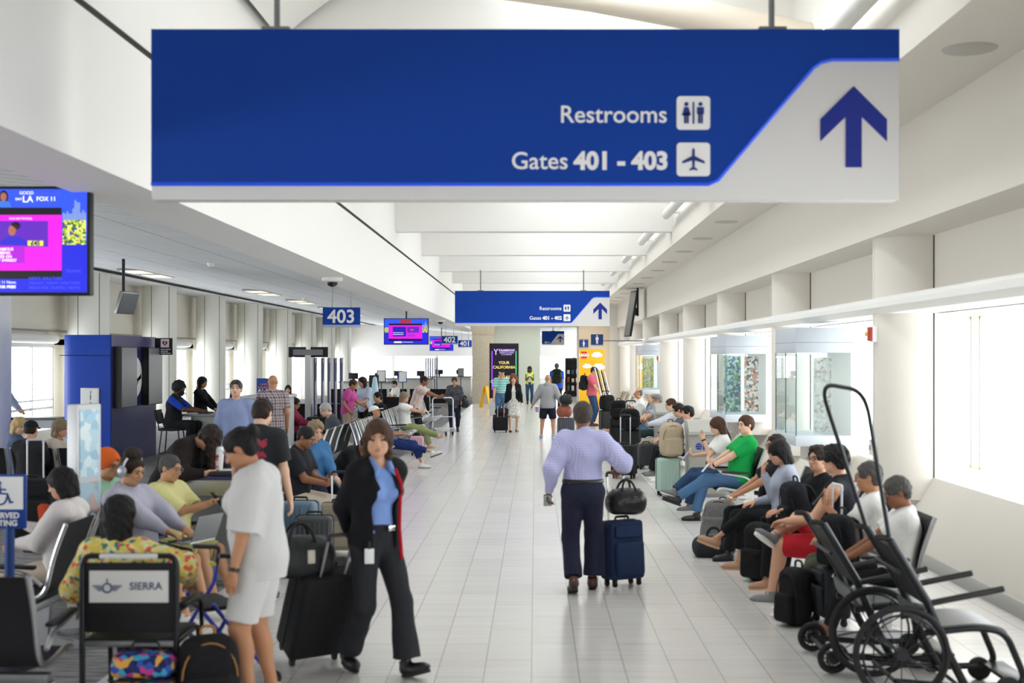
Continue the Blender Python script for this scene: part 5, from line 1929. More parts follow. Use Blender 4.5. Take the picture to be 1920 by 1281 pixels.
# far end: video panel, yellow poster wall, clutter
r = empty('video_panel', (P(945, 700, 45).x, 45, 0), 0, 'tall dark video advertising panel reading YOUR CALIFORNIA', 'advert')
wv = 27.5 / 2300 * 45
MB().b2((-wv, 0, 0.0), (wv, 0.35, 0.62), 0.01).build('plinth', mat('plinth_white', '#c9c8c5', 0.6), r)
MB().b2((-wv, 0.05, 0.62), (wv, 0.3, 2.64), 0.01).build('casing', mat('panel_black', '#0b0711', 0.3), r)
MB().b2((-wv * 0.93, 0.04, 0.7), (wv * 0.93, 0.05, 2.58)).build('screen', mat('advert_dark', '#120a20', 0.3, emit=0.35), r)
for nm, c, x in (('light_line', '#8a3cff', -wv * 0.82), ('light_line', '#3fae6a', wv * 0.82)):
    MB().b2((x - 0.015, 0.034, 0.95), (x + 0.015, 0.04, 2.36)).build(nm, mat('glow_' + c, c, 0.4, emit=1.5), r)
MB().b2((-wv * 0.82, 0.034, 0.94), (wv * 0.82, 0.04, 0.97)).build('light_line', mat('glow_#8a3cff', '#8a3cff', 0.4, emit=1.5), r)
Mg = mat('advert_gold', '#d8c46a', 0.5, emit=0.8)
Mp = mat('advert_lilac', '#c9b4f0', 0.5, emit=0.8)
text('lettering', 'YAAMAVA\u2019', 0.125, (0.1, 0.03, 2.34), FACE_CAM, Mp, r, 'CENTER', 0.004)
text('lettering', 'RESORT & CASINO', 0.062, (0.1, 0.03, 2.27), FACE_CAM, Mp, r, 'CENTER', 0.001)
text('lettering', 'AT SAN MANUEL', 0.05, (0.1, 0.03, 2.21), FACE_CAM, Mp, r, 'CENTER', 0.001)
MB().tube([(-0.36, 0.03, 2.43), (-0.30, 0.03, 2.32), (-0.24, 0.03, 2.43)], 0.02, 6).cyl((-0.30, 0.03, 2.33), (-0.30, 0.03, 2.22), 0.02, n=6).build('emblem', Mp, r)
for i, s in enumerate(('YOUR', 'CALIFORNIA', '', 'VEGAS', 'CONNECTION')):
    if s: text('lettering', s, 0.145, (0, 0.03, 1.88 - 0.165 * i - (0.03 if i > 2 else 0)), FACE_CAM, Mg, r, 'CENTER', 0.003)

r = empty('poster_wall', (P(1110, 700, 50).x, 50, 0), 0, 'bright yellow poster panel with a red logo square and white clouds', 'poster')
wv = 23.5 / 2300 * 50
MB().b2((-wv, 0, 0), (wv, 0.12, 2.46)).build('panel', mat('poster_yellow', '#f2b70f', 0.5), r)
MB().b2((-wv * 0.86, -0.01, 2.08), (-wv * 0.42, 0, 2.36)).build('logo_square', mat('logo_red', '#d3301f', 0.5), r)
text('lettering', 'LEGO', 0.155, (-wv * 0.64, -0.014, 2.165), FACE_CAM, M_letter, r, 'CENTER', 0.008)
for cx, cz, s in ((0.2, 2.22, 1.0), (-0.2, 1.76, 0.85), (0.27, 1.73, 1.15)):
    mb = MB()
    for dx, dz, q in ((0, 0, 0.13), (-0.13, -0.01, 0.09), (0.13, -0.01, 0.09), (0.06, 0.05, 0.09), (-0.06, 0.05, 0.09)):
        mb.sph((cx + dx * s, -0.004, cz + dz * s), (q * s * 1.1, 0.012, q * s * 0.8), 14)
    mb.build('cloud', M_letter, r)
text('lettering', 'PLAY', 0.2, (-0.1, -0.006, 1.22), FACE_CAM, mat('letter_black', '#1a1a1a', 0.6), r, 'CENTER', 0.004)
for i in range(3):
    text('lettering', '...', 0.12, (0.0 + 0.14 * (i - 1) + 0.3, -0.02, 1.74), FACE_CAM, mat('letter_black', '#1a1a1a', 0.6), r, 'CENTER', 0.002) if i == 1 else None
# yellow wet-floor sign beside the pillar
r = empty('floor_sign', (P(911, 700, 52).x, 52, 0), math.radians(70), 'yellow folding caution sign beside the concrete pillar', 'sign')
for sg in (-1, 1):
    MB().box((0, sg * 0.13, 0.45), (0.35, 0.03, 0.92), rot_x(math.radians(sg * 12)), 0.01).build('board', mat('caution_yellow', '#e8b51a', 0.5), r)
# shop shelves glimpsed through the far doorway
r = empty('shop_rack', (2.15, 66, 0), 0, 'dark display rack with small goods beyond the far doorway', 'rack')
MB().b2((-0.55, 0, 0), (-0.5, 0.4, 2.1)).b2((0.5, 0, 0), (0.55, 0.4, 2.1)).b2((-0.5, 0.36, 0), (0.5, 0.4, 2.1)).b2((-0.5, 0, 2.0), (0.5, 0.4, 2.1)).build('frame', mat('rack_black', '#1a1818', 0.6), r)
for i in range(4):
    MB().b2((-0.5, 0.02, 0.3 + 0.45 * i), (0.5, 0.36, 0.33 + 0.45 * i)).build('shelf', mat('rack_black', '#1a1818', 0.6), r)
rs = random.Random(7)
for i in range(12):
    c = rs.choice(['#8a2f2f', '#c8b89a', '#3a5a3a', '#d8d4cc', '#34486a', '#b06a2a'])
    o = MB().b2((0, 0, 0), (0.14, 0.16, 0.2 + 0.1 * rs.random()), 0.02).build('boxed_goods', mat('goods_' + c, c, 0.6))
    o.location = (2.15 - 0.45 + 0.24 * (i % 4), 66.06, 0.33 + 0.45 * (i // 4))
    tag(o, 'small packaged goods on the dark rack beyond the far doorway', 'packet', 'goods on the far rack')

# ------------------------------------------------------------------ left side fixtures
def kiosk():
    a = P(112, 628, 24); b = P(207, 628, 24)
    x0, x1, top = a.x, b.x, a.z
    dep = 2.85
    r = empty('kiosk', ((x0 + x1) / 2, 24, 0), 0, 'tall royal-blue kiosk with two grey screens and a round logo on its side', 'kiosk')
    w = (x1 - x0) / 2
    Mb = mat('kiosk_blue', '#003fae', 0.35, spec=0.25)
    Mn = mat('kiosk_navy', '#252a63', 0.3, spec=0.5)
    m = MB()
    m.prism([(-w + 0.45, -0.0), (w, 0.0), (w, dep), (-w, dep), (-w, 0.28)] + [(-w + 0.28 - 0.28 * math.cos(t), 0.28 - 0.28 * math.sin(t)) for t in [math.pi / 2 * i / 6 for i in range(1, 6)]], 'z', 0, top)
    m.build('body', Mb, r)
    MB().b2((-w - 0.003, -0.004, top - 0.41), (w + 0.003, 0.03, top - 0.395)).build('seam', M_dark, r)
    MB().b2((w, 0.02, 0), (w + 0.012, dep, top)).build('side_panel', Mn, r)
    for y0 in (0.15, 1.85):
        f = MB().b2((w + 0.01, y0, 1.12), (w + 0.16, y0 + 0.95, 2.34)).build('screen_frame', M_black, r)
        MB().b2((w + 0.16, y0 + 0.02, 1.14), (w + 0.168, y0 + 0.94, 2.32)).build('screen', mat('kiosk_screen', '#7c7e80', 0.3), f)
    disc = MB().cyl((w + 0.012, 1.45, 1.72), (w + 0.02, 1.45, 1.72), 0.42, n=40).build('logo_disc', M_letter, r)
    g = MB()
    g.prism([(1.45 - 0.05, 2.10), (1.45 + 0.08, 2.02), (1.45 + 0.02, 1.62), (1.45 + 0.34, 1.68), (1.45 + 0.34, 1.78), (1.45 + 0.05, 1.50), (1.45 - 0.12, 1.32), (1.45 - 0.2, 1.34), (1.45 - 0.06, 1.60)], 'x', w + 0.02, w + 0.026)
    g.build('logo_mark', mat('logo_slate', '#55608a', 0.5), disc)
    # framed notice with vertical lettering
    nx = P(152, 730, 24).x - (x0 + x1) / 2
    n = empty('framed_notice', P(168, 768, 23.97), 0, 'white framed notice with vertical lettering on the blue kiosk front', 'notice')
    MB().b2((-0.18, 0, -0.42), (0.18, 0.03, 0.42), 0.005).build('frame', M_white, n)
    MB().b2((-0.155, -0.004, -0.39), (0.155, 0, 0.39)).build('sheet', M_letter, n)
    for i, ch in enumerate('FIRE EXTINGUISHER'):
        if ch != ' ': text('lettering', ch, 0.05, (0.02, -0.006, 0.32 - 0.042 * i), FACE_CAM, mat('letter_black', '#1a1a1a', 0.6), n, 'CENTER', 0.001)
    # defibrillator flag sign
    q0, q1 = P(293, 634, 26.6), P(323, 665.5, 26.6)
    s = empty('defibrillator_sign', ((q0.x + q1.x) / 2, 26.6, q1.z), 0, 'black flag sign with a red heart for the defibrillator, at the kiosk edge', 'sign')
    W, Hh = q1.x - q0.x, q0.z - q1.z
    MB().b2((-W / 2 - 0.03, 0, 0), (W / 2, 0.03, Hh), 0.003).build('panel', M_black, s)
    MB().b2((-W * 0.22, -0.003, Hh * 0.44), (W * 0.3, 0, Hh * 0.94)).build('white_square', M_letter, s)
    hp = []
    for i in range(24):
        t = 2 * math.pi * i / 24
        hp.append((W * 0.04 + 0.0105 * W * 16 * math.sin(t) ** 3, Hh * 0.69 + 0.0115 * W * (13 * math.cos(t) - 5 * math.cos(2 * t) - 2 * math.cos(3 * t) - math.cos(4 * t))))
    MB().prism(hp, 'y', -0.006, -0.003).build('heart', mat('heart_red', '#b01f2e', 0.5), s)
    MB().prism([(W * 0.07, Hh * 0.80), (-W * 0.02, Hh * 0.67), (W * 0.04, Hh * 0.68), (W * 0.02, Hh * 0.57), (W * 0.11, Hh * 0.71), (W * 0.05, Hh * 0.70)], 'y', -0.008, -0.006).build('bolt', M_letter, s)
    for i, t_ in enumerate(('Automated', 'External', 'Defibrillator')):
        text('lettering', t_, Hh * 0.125, (-W * 0.22, -0.004, Hh * (0.29 - 0.115 * i)), FACE_CAM, M_letter, s, 'LEFT', 0.001)


kiosk()


def info_stand():
    Y = 9.6
    a, b = P(139, 758, Y), P(184, 975, Y)
    W = 0.26
    r = empty('display_stand', ((a.x + b.x) / 2, Y, 0), math.radians(66), 'slim silver display stand holding an ice-blue poster, left of the hooded youth', 'stand')
    MB().b2((-W / 2, -0.03, b.z), (W / 2, 0.07, a.z), 0.008).build('frame', mat('stand_silver', '#c9cacc', 0.45, metal=0.4), r)
    p = MB().b2((-W / 2 + 0.03, -0.036, b.z + 0.34), (W / 2 - 0.03, -0.03, a.z - 0.04)).build('poster', pattern('poster_ice', 'floral', ['#a9d0e4', '#b9d9e8', '#cfe5ee', '#9cc6dd', '#e0edf2'], 0.8, 0.3), r)
    MB().b2((-W / 2 + 0.03, -0.036, b.z + 0.04), (W / 2 - 0.03, -0.03, b.z + 0.3)).build('poster', pattern('poster_sea', 'floral', ['#8fb8cc', '#c3a9a4', '#a9c4d2', '#6f9ab8'], 0.5, 0.3), r)
    MB().b2((-0.04, -0.02, 0.02), (0.04, 0.02, b.z)).build('post', M_alu, r)
    MB().lathe([(0, 0), (0.2, 0), (0.2, 0.015), (0.04, 0.03), (0, 0.03)], (0, 0, 0), 24).build('base', M_steel, r)


info_stand()
Y = 8.4
a, b = P(-42, 890, Y), P(49, 992, Y)
r = empty('reserved_sign', ((a.x + b.x) / 2, Y, 0), 0, 'blue reserved-seating sign with a white wheelchair symbol on a blue post', 'sign')
W, Hh = b.x - a.x, a.z - b.z
MB().b2((-W / 2, 0, b.z), (W / 2, 0.02, a.z), 0.006).build('panel', mat('reserved_blue', '#17429a', 0.45), r)
MB().b2((-W * 0.44, -0.004, b.z + Hh * 0.36), (W * 0.44, 0, b.z + Hh * 0.96)).build('white_square', M_letter, r)
ic = MB()
k_ = Hh * 0.6
cx, cz = -W * 0.02, b.z + Hh * 0.64
ic.tube([(cx + 0.19 * k_ * math.cos(t), -0.006, cz - 0.08 * k_ + 0.24 * k_ * math.sin(t)) for t in [math.radians(120 + 24 * i) for i in range(11)]], 0.025 * k_, 6)
ic.sph((cx - 0.03 * k_, -0.006, cz + 0.34 * k_), (0.055 * k_, 0.004, 0.055 * k_), 12)
ic.tube([(cx - 0.03 * k_, -0.006, cz + 0.26 * k_), (cx, -0.006, cz + 0.02 * k_), (cx + 0.2 * k_, -0.006, cz + 0.01 * k_), (cx + 0.3 * k_, -0.006, cz - 0.26 * k_), (cx + 0.38 * k_, -0.006, cz - 0.24 * k_)], 0.035 * k_, 6)
ic.tube([(cx - 0.02 * k_, -0.006, cz + 0.15 * k_), (cx + 0.17 * k_, -0.006, cz + 0.14 * k_)], 0.028 * k_, 6)
ic.build('symbol', mat('symbol_blue', '#1c3f8c', 0.5), r)
text('lettering', 'RESERVED', Hh * 0.145, (0, -0.004, b.z + Hh * 0.2), FACE_CAM, M_letter, r, 'CENTER', 0.0015)
text('lettering', 'SEATING', Hh * 0.145, (0, -0.004, b.z + Hh * 0.06), FACE_CAM, M_letter, r, 'CENTER', 0.0015)
MB().cyl((0.04, 0.03, 0.02), (0.04, 0.03, b.z + 0.1), 0.033, n=18).build('post', mat('post_blue', '#1d3f7c', 0.35, metal=0.3), r)
MB().lathe([(0, 0), (0.19, 0), (0.19, 0.015), (0.04, 0.035), (0, 0.035)], (0.04, 0.03, 0), 24).build('base', M_black, r)

# gate 403 counter
def gate_counter():
    x = P(345, 0, 24.2).x
    r = empty('gate_counter', (-6.15, 24.2, 0), 0, 'grey gate counter with raised front where the bearded agent works', 'counter')
    Mc = mat('counter_grey', '#b0b2b2', 0.5)
    MB().b2((-0.55, -0.35, 0), (0.45, 0.55, 0.98), 0.01).build('cabinet', Mc, r)
    MB().b2((-0.7, -0.45, 0.98), (0.5, 0.6, 1.03), 0.012).build('worktop', mat('counter_top', '#8f9296', 0.4), r)
    MB().prism([(0.30, 0.0), (1.25, 0.0), (1.25, 1.32), (0.52, 1.36), (0.30, 1.05)], 'y', -0.5, 0.7).build('front_cabinet', Mc, r)
    MB().b2((0.45, -0.55, 1.33), (1.3, 0.75, 1.38), 0.01).build('ledge', mat('counter_edge', '#c4c6c8', 0.4), r)
    MB().b2((-0.45, -0.354, 0.62), (-0.1, -0.35, 0.72)).build('sticker', mat('sticker_red', '#c8342c', 0.5), r)
    mo = empty('monitor', (-6.02, 24.3, 1.03), math.radians(100), 'black flat monitor on the gate counter between the two agents', 'monitor')
    MB().box((0, 0, 0.32), (0.5, 0.04, 0.32), rot_x(0.15), 0.008).build('casing', M_black, mo)
    MB().lathe([(0, 0), (0.12, 0), (0.12, 0.015), (0.025, 0.03), (0.025, 0.2), (0, 0.2)], (0, 0.05, 0), 18).build('stand', M_black, mo)
    kb = empty('keyboard', (-6.45, 24.0, 1.03), math.radians(80), 'black keyboard under the bearded agent\'s hands', 'keyboard')
    MB().b2((-0.2, -0.07, 0), (0.2, 0.07, 0.022), 0.006).build('case', M_black, kb)
    MB().b2((-0.19, -0.06, 0.022), (0.19, 0.06, 0.027), 0.002).build('keys', mat('keys_grey', '#2c2c30', 0.6), kb)
    tt = empty('tent_sign', (-5.27, 23.95, 1.38), math.radians(12), 'small blue tent sign with white lettering on the gate counter ledge', 'sign')
    MB().prism([(-0.14, 0), (0.14, 0), (0.0, 0.34)], 'x', -0.17, 0.17).build('board', mat('tent_blue', '#2b4aa0', 0.5), tt)
    Mx = rot_x(math.radians(-22.4)) @ FACE_CAM
    text('lettering', 'A1-A25', 0.09, (0, -0.112, 0.075), Mx, M_letter, tt, 'CENTER', 0.002)
    for i in range(2):
        text('lettering', ('LINE UP', 'BOARDING')[i], 0.055, (0, -0.062 - 0.026 * i, 0.205 - 0.06 * i), Mx, mat('letter_orange', '#d98a5a', 0.5), tt, 'CENTER', 0.001)


gate_counter()
# bar stool of the agent
r = empty('bar_stool', (-7.0, 23.65, 0), math.radians(90), 'tall black bar stool under the bearded gate agent', 'stool')
for sx in (-1, 1):
    for sy in (-1, 1):
        MB().cyl((sx * 0.16, sy * 0.16, 0.72), (sx * 0.23, sy * 0.23, 0), 0.014, n=10).build('leg', M_black, r)
MB().tube([(-0.21, -0.21, 0.28), (0.21, -0.21, 0.28), (0.21, 0.21, 0.28), (-0.21, 0.21, 0.28)], 0.012, 8, closed=True).build('footring', M_black, r)
MB().b2((-0.22, -0.21, 0.72), (0.22, 0.22, 0.77), 0.03).build('seat', M_mesh, r)
MB().sheet(smooth_path([(0.27, 1.12), (0.25, 0.98), (0.2, 0.86)], 3), -0.21, 0.21, 0.025).tube([(-0.19, 0.2, 0.75), (-0.19, 0.255, 1.05)], 0.012, 8).tube([(0.19, 0.2, 0.75), (0.19, 0.255, 1.05)], 0.012, 8).build('backrest', M_mesh, r)

# standing table with the cup
r = empty('standing_table', (-2.98, 11.75, 0), 0, 'stand-up table with dark top and steel pedestal near the white-clad woman', 'table')
MB().b2((-0.42, -0.36, 1.02), (0.42, 0.36, 1.07), 0.02).build('tabletop', mat('table_dark', '#2b2b30', 0.4), r)
MB().b2((-0.41, -0.355, 0.985), (0.41, 0.355, 1.02)).build('edge_band', mat('edge_violet', '#3d3d72', 0.4), r)
MB().b2((-0.38, -0.33, 0.84), (0.38, 0.33, 0.985)).build('apron', M_alu, r)
MB().b2((-0.28, -0.22, 0.03), (0.28, 0.22, 0.84)).build('pedestal', mat('pedestal_grey', '#8a8c90', 0.4, metal=0.4), r)
MB().b2((-0.36, -0.3, 0), (0.36, 0.3, 0.03), 0.008).build('base', M_steel, r)
c = empty('paper_cup', P(409, 866, 11.6) * Vector((1, 1, 0)) if False else (P(409, 0, 11.6).x, 11.6, 1.07), 0, 'white paper cup with a red emblem on the stand-up table', 'cup')
MB().lathe([(0.0, 0), (0.042, 0), (0.056, 0.17), (0.054, 0.172), (0, 0.172)], (0, 0, 0), 24).build('cup_body', M_letter, c)
MB().lathe([(0, 0.172), (0.058, 0.172), (0.058, 0.186), (0.05, 0.19), (0.046, 0.215), (0, 0.215)], (0, 0, 0), 24).build('lid', mat('lid_clear', '#dfe3e6', 0.2), c)
e = MB()
e.tube([(0.03 * math.cos(t) * 0.9 + 0.002, -0.052 - 0.001, 0.062 + 0.035 * math.sin(t)) for t in [math.radians(60 + 27 * i) for i in range(10)]], 0.006, 6)
for dx, dz in ((-0.018, 0.115), (0.008, 0.125)):
    e.sph((dx, -0.054, dz), (0.012, 0.004, 0.018), 10)
e.build('emblem', mat('emblem_red', '#c8202c', 0.5), c)
n = MB().b2((-0.06, -0.05, 0), (0.09, 0.05, 0.006), 0.002).build('napkin', M_letter)
n.location = (P(425, 0, 11.5).x, 11.5, 1.07)
tag(n, 'white napkin beside the red and white paper cup', 'napkin')

# display masts by the gate: twin screens back to front, five poles
r = empty('gate_screens', (P(578, 0, 30).x, 30, 0), 0, 'pair of black screens on a silver post beside the gate 403 poles', 'screen')
MB().b2((-0.07, -0.06, 0), (0.07, 0.06, 2.2)).build('post', M_alu, r)
for sg in (-1, 1):
    MB().b2((sg * 0.27 - 0.21, -0.02, 2.13), (sg * 0.27 + 0.21, 0.05, 2.38), 0.006).build('screen_back', M_black, r)
MB().b2((-0.36, -0.07, 2.18), (0.36, -0.02, 2.32)).build('cross_plate', M_steel, r)
for i, px in enumerate((592, 606, 618, 629.5, 641)):
    x = P(px, 0, 29.5).x
    r = empty('boarding_pole', (x, 29.5 + 0.0 * i, 0), 0, 'slim silver violet-edged boarding pole, %s from the left in the gate 403 group' % ['first', 'second', 'third', 'fourth', 'fifth'][i], 'pole', 'gate 403 boarding poles')
    MB().b2((-0.035, -0.03, 0), (0.03, 0.03, 2.12), 0.006).build('post', M_alu, r)
    MB().b2((-0.045, -0.034, 0.3), (-0.012, 0.02, 2.1)).build('edge_strip', mat('edge_violet', '#3d3d72', 0.4), r)
    MB().b2((-0.02, -0.036, 1.55), (0.02, -0.03, 2.0)).build('number_plate', mat('plate', '#6a6f86', 0.4), r)
for i in range(6):
    x = P(799 + 4.2 * i, 0, 62).x
    r = empty('boarding_pole', (x, 62, 0), 0, 'slim blue-silver boarding pole in the far group, %s from its left' % ['first', 'second', 'third', 'fourth', 'fifth', 'sixth'][i], 'pole', 'far boarding poles')
    MB().b2((-0.03, -0.03, 0), (0.03, 0.03, 2.1)).build('post', M_alu, r)
    MB().b2((-0.045, -0.034, 0.3), (-0.01, 0.02, 2.08)).build('edge_strip', mat('edge_violet', '#3d3d72', 0.4), r)
# far gate desks and screens
for i, (px, Y, lab) in enumerate(((690, 52, 'far white gate desk behind the black seat row, left of the pink shirt woman'), (770, 60, 'far white gate desk with a small screen left of the far poles'), (845, 66, 'farthest pale counter below the end windows'))):
    x = P(px, 0, Y).x
    r = empty('gate_desk', (x, Y, 0), 0, lab, 'desk')
    MB().b2((-1.1, -0.35, 0), (1.1, 0.35, 1.05), 0.02).build('cabinet', mat('desk_pale', '#d4d2cb', 0.6), r)
    MB().b2((-1.2, -0.45, 1.05), (1.2, 0.42, 1.11), 0.01).build('worktop', mat('counter_top', '#8f9296', 0.4), r)
    for q in (-0.6, 0.5):
        mo = empty('monitor', (x + q, Y - 0.1, 1.11), 0, ['left', 'right'][q > 0] + '-hand black monitor on the ' + lab.split(' ', 1)[1] if False else 'black monitor on the %s gate desk, %s of its pair' % (['nearest far', 'middle far', 'farthest'][i], 'left' if q < 0 else 'right'), 'monitor')
        MB().b2((-0.2, -0.03, 0.1), (0.2, 0.03, 0.36), 0.01).build('casing', M_black, mo)
        MB().b2((-0.05, -0.03, 0), (0.05, 0.05, 0.12)).build('stand', M_black, mo)
for i, (px, pyt, pyb, Y, lab) in enumerate(((701, 703, 770, 40, 'black podium screen on a thin stand behind the black seat row'), (715, 694, 760, 42, 'white-faced notice on a thin stand behind the seat row'), (755, 696, 760, 45, 'pale tilted notice screen on a blue stand'), (864, 690, 735, 60, 'dark notice frame on a stand near the end windows'))):
    a = P(px, pyt, Y)
    r = empty('notice_stand', (a.x, Y, 0), 0, lab, 'stand')
    MB().b2((-0.16, -0.02, a.z - 0.42), (0.16, 0.02, a.z), 0.008).build('frame', M_black if i != 2 else mat('stand_blue', '#2b4aa0', 0.5), r)
    if i: MB().b2((-0.13, -0.025, a.z - 0.39), (0.13, -0.02, a.z - 0.03)).build('notice', M_letter if i != 3 else M_grey, r)
    MB().cyl((0, 0.01, 0.02), (0, 0.01, a.z - 0.4), 0.02, n=8).build('post', M_black, r)
    MB().lathe([(0, 0), (0.18, 0), (0.18, 0.02), (0, 0.03)], (0, 0, 0), 16).build('base', M_black, r)
# folded light-blue parasol-like cover by the black seats
r = empty('covered_stand', (P(703, 0, 33).x, 33, 0), 0, 'pale blue drooping cloth over a stand beside the black seat row', 'cloth')
MB().lathe([(0.0, 1.62), (0.05, 1.58), (0.09, 1.3), (0.12, 1.0), (0.16, 0.72), (0, 0.72)], (0, 0, 0), 18).build('cloth', cloth('paleblue', '#b9d8e2'), r)
MB().cyl((0, 0, 0), (0, 0, 0.8), 0.025, n=10).build('post', M_steel, r)
# service desk with case seen through the left windows
r = empty('window_desk', (-10.8, 26.6, 0), 0, 'small grey desk by the left window', 'desk')
MB().b2((-0.7, -0.3, 0.78), (0.55, 0.3, 0.83)).build('worktop', mat('table_dark', '#2b2b30', 0.4), r)
MB().b2((-0.6, -0.26, 0.60), (0.5, 0.26, 0.78)).build('drawer_box', M_grey, r)
for sx in (-0.6, 0.45):
    MB().b2((sx, -0.25, 0), (sx + 0.06, 0.25, 0.6)).build('leg', M_grey, r)

# ------------------------------------------------------------------ right side fixtures
def showcase(label, y0, y1, x0=3.5, x1=4.28, z0=0.93, z1=2.53, art=0):
    r = empty('display_case', (x0, y0, z0), 0, label, 'showcase', 'wall display cases')
    d, w, h = y1 - y0, x1 - x0, z1 - z0
    Mh = mat('case_header', '#b9c0c8', 0.4)
    MB().b2((0, 0, h - 0.34), (w, d, h), 0.004).build('header', Mh, r)
    MB().b2((-0.002, -0.002, h - 0.205), (w, d, h - 0.198)).build('header_seam', mat('seam_grey', '#8a9098', 0.6), r)
    MB().b2((0, 0, 0), (w, d, 0.14), 0.004).build('base', mat('case_base', '#d3dae2', 0.4), r)
    MB().b2((w - 0.03, 0.02, 0.14), (w, d - 0.02, h - 0.34)).build('back_panel', M_white, r)
    g = MB()
    g.b2((0.004, 0.004, 0.14), (w - 0.03, 0.010, h - 0.34)).b2((0.004, 0.01, 0.14), (0.010, d - 0.004, h - 0.34)).b2((0.01, d - 0.010, 0.14), (w - 0.03, d - 0.004, h - 0.34))
    g.build('glass', M_glass, r)
    mu = MB()
    for (x, y) in ((0.007, 0.007), (0.007, d * 0.5), (0.007, d - 0.007)):
        mu.b2((x - 0.007, y - 0.007, 0.14), (x + 0.007, y + 0.007, h - 0.34))
    mu.build('glass_edge', mat('glass_edge', '#5d6f70', 0.3), r)
    MB().b2((w * 0.3, 0.2, h - 0.352), (w * 0.5, d - 0.2, h - 0.34)).build('lamp', mat('case_lamp', '#ffffff', 0.4, emit=3), r)
    MB().b2((0.3, 0.3, -0.25), (w + 0.1, d - 0.3, 0.0)).build('bracket', M_plaster, r)
    return r


showcase('glass display case with grey header, nearest of the wall cases, above the dark-haired seated women', 16.5, 17.9)
showcase('glass display case with colourful prints, second of the wall cases, behind the green polo man', 22.6, 24.6)
showcase('distant glass display case near the yellow poster, above the empty slatted seats', 39.9, 42.9)


def print_board(label, x, y, z, w, h, cols, rz=0):
    r = empty('art_print', (x, y, z), math.radians(rz), label, 'print', 'prints in the display cases')
    MB().b2((-w / 2, 0, 0), (w / 2, 0.02, h)).build('board', M_letter, r)
    MB().b2((-w / 2 + 0.01, -0.004, 0.01), (w / 2 - 0.01, 0, h - 0.01)).build('picture', pattern('print_' + cols[0] + cols[1], 'floral', cols, 1.5, 0.4), r)


print_board('pale grey and pink drawn print inside the nearest display case', 3.98, 17.0, 1.08, 0.26, 1.05, ['#d8d8d4', '#c6cbc9', '#e6e2de', '#b9a8a0', '#cfd6d4'])
print_board('narrow beige drawn print at the back of the nearest display case', 4.12, 17.4, 1.08, 0.16, 1.05, ['#c9b8a6', '#d8d2c8', '#a9a5a0'], -20)
print_board('green and teal print inside the second display case', 3.75, 23.4, 1.08, 0.34, 1.08, ['#3a7f86', '#7fb06a', '#c7d8dc', '#4d6a8c', '#9cc3cf'])
print_board('orange, black and white print inside the second display case', 4.05, 23.0, 1.1, 0.28, 1.05, ['#e8e4de', '#d9794a', '#2b2b2e', '#dcd6d0', '#8a8f96'])
print_board('yellow and green print inside the distant display case', 3.75, 41.0, 1.1, 0.4, 1.0, ['#d9c24a', '#7f9f5a', '#a9b8b0', '#e0d8a0'])
# wall strobes
for px, py, Y, lab in ((1636, 626, 13.75, 'red and white fire alarm strobe on the nearest right-hand column'), (1233, 672, 38.0, 'far red fire alarm strobe on the fifth right-hand column')):
    p = P(px, py, Y)
    yc = 14.05 if Y < 20 else 38.33
    r = empty('alarm_strobe', (XC - 0.52, yc - 0.05, p.z), math.radians(-88), lab, 'alarm')
    MB().b2((-0.06, -0.05, -0.09), (0.06, 0.01, 0.09), 0.008).build('back_box', M_letter, r)
    MB().b2((-0.05, -0.085, -0.08), (0.05, -0.05, 0.08), 0.008).build('front', mat('alarm_red', '#b5271f', 0.4), r)
    MB().b2((-0.02, -0.12, -0.025), (0.02, -0.085, 0.025), 0.006).build('lens', mat('strobe_amber', '#d8a53a', 0.2), r)
r = empty('wall_socket_box', (XC - 0.52, 14.0, 1.10), math.radians(-88), 'small pale switch box low on the nearest right-hand column', 'switch')
MB().b2((-0.05, -0.06, -0.09), (0.05, 0.01, 0.09), 0.01).build('box', M_white, r)
MB().b2((-0.02, -0.075, -0.03), (0.02, -0.06, 0.03), 0.004).build('rocker', M_grey, r)

for i, (pxl, pxr, Y, lab) in enumerate(((1293, 1346, 18.6, 'grey recycling bin with blue ONT lettering behind the white top woman'), (1231, 1262, 25.2, 'grey recycling bin with blue ONT lettering behind the reading man'))):
    a, b = P(pxl, 0, Y), P(pxr, 0, Y)
    w = max(b.x - a.x, 0.55)
    r = empty('recycling_bin', (a.x + w / 2, Y, 0), 0, lab, 'bin', 'ONT bins')
    MB().b2((-w / 2, 0, 0.05), (w / 2, 0.6, 0.95), 0.02).build('body', mat('bin_grey', '#a3a199', 0.5), r)
    MB().prism([(-0.02, 0.95), (-0.02, 1.0), (0.22, 1.16), (0.62, 1.16), (0.62, 0.95)], 'x', -w / 2 - 0.01, w / 2 + 0.01).build('hood', mat('bin_hood', '#b4b3ac', 0.5), r)
    MB().b2((-w / 2 + 0.02, 0.02, 0), (w / 2 - 0.02, 0.58, 0.05)).build('plinth', M_steel, r)
    text('lettering', 'ONT'[1:], 0.135, (-w / 2 + 0.20, -0.003, 0.73), FACE_CAM, mat('ont_blue', '#2430a0', 0.5), r, 'LEFT', 0.006)
    e = MB()
    ec = (-w / 2 + 0.14, 0.777)
    for z0, z1 in ((-0.05, -0.022), (-0.012, 0.012), (0.022, 0.05)):
        top = [(ec[0] + math.sqrt(max(0.0025 - z * z, 0)), ec[1] + z) for z in [z0 + (z1 - z0) * q / 6 for q in range(7)]]
        bot = [(2 * ec[0] - x, z) for x, z in reversed(top)]
        e.prism(top + bot, 'y', -0.005, 0.0)
    e.build('emblem', mat('ont_blue', '#2430a0', 0.5), r)

# ------------------------------------------------------------------ seating
RX = 2.58


def X0(px, Y): return (px - VX) * Y / F


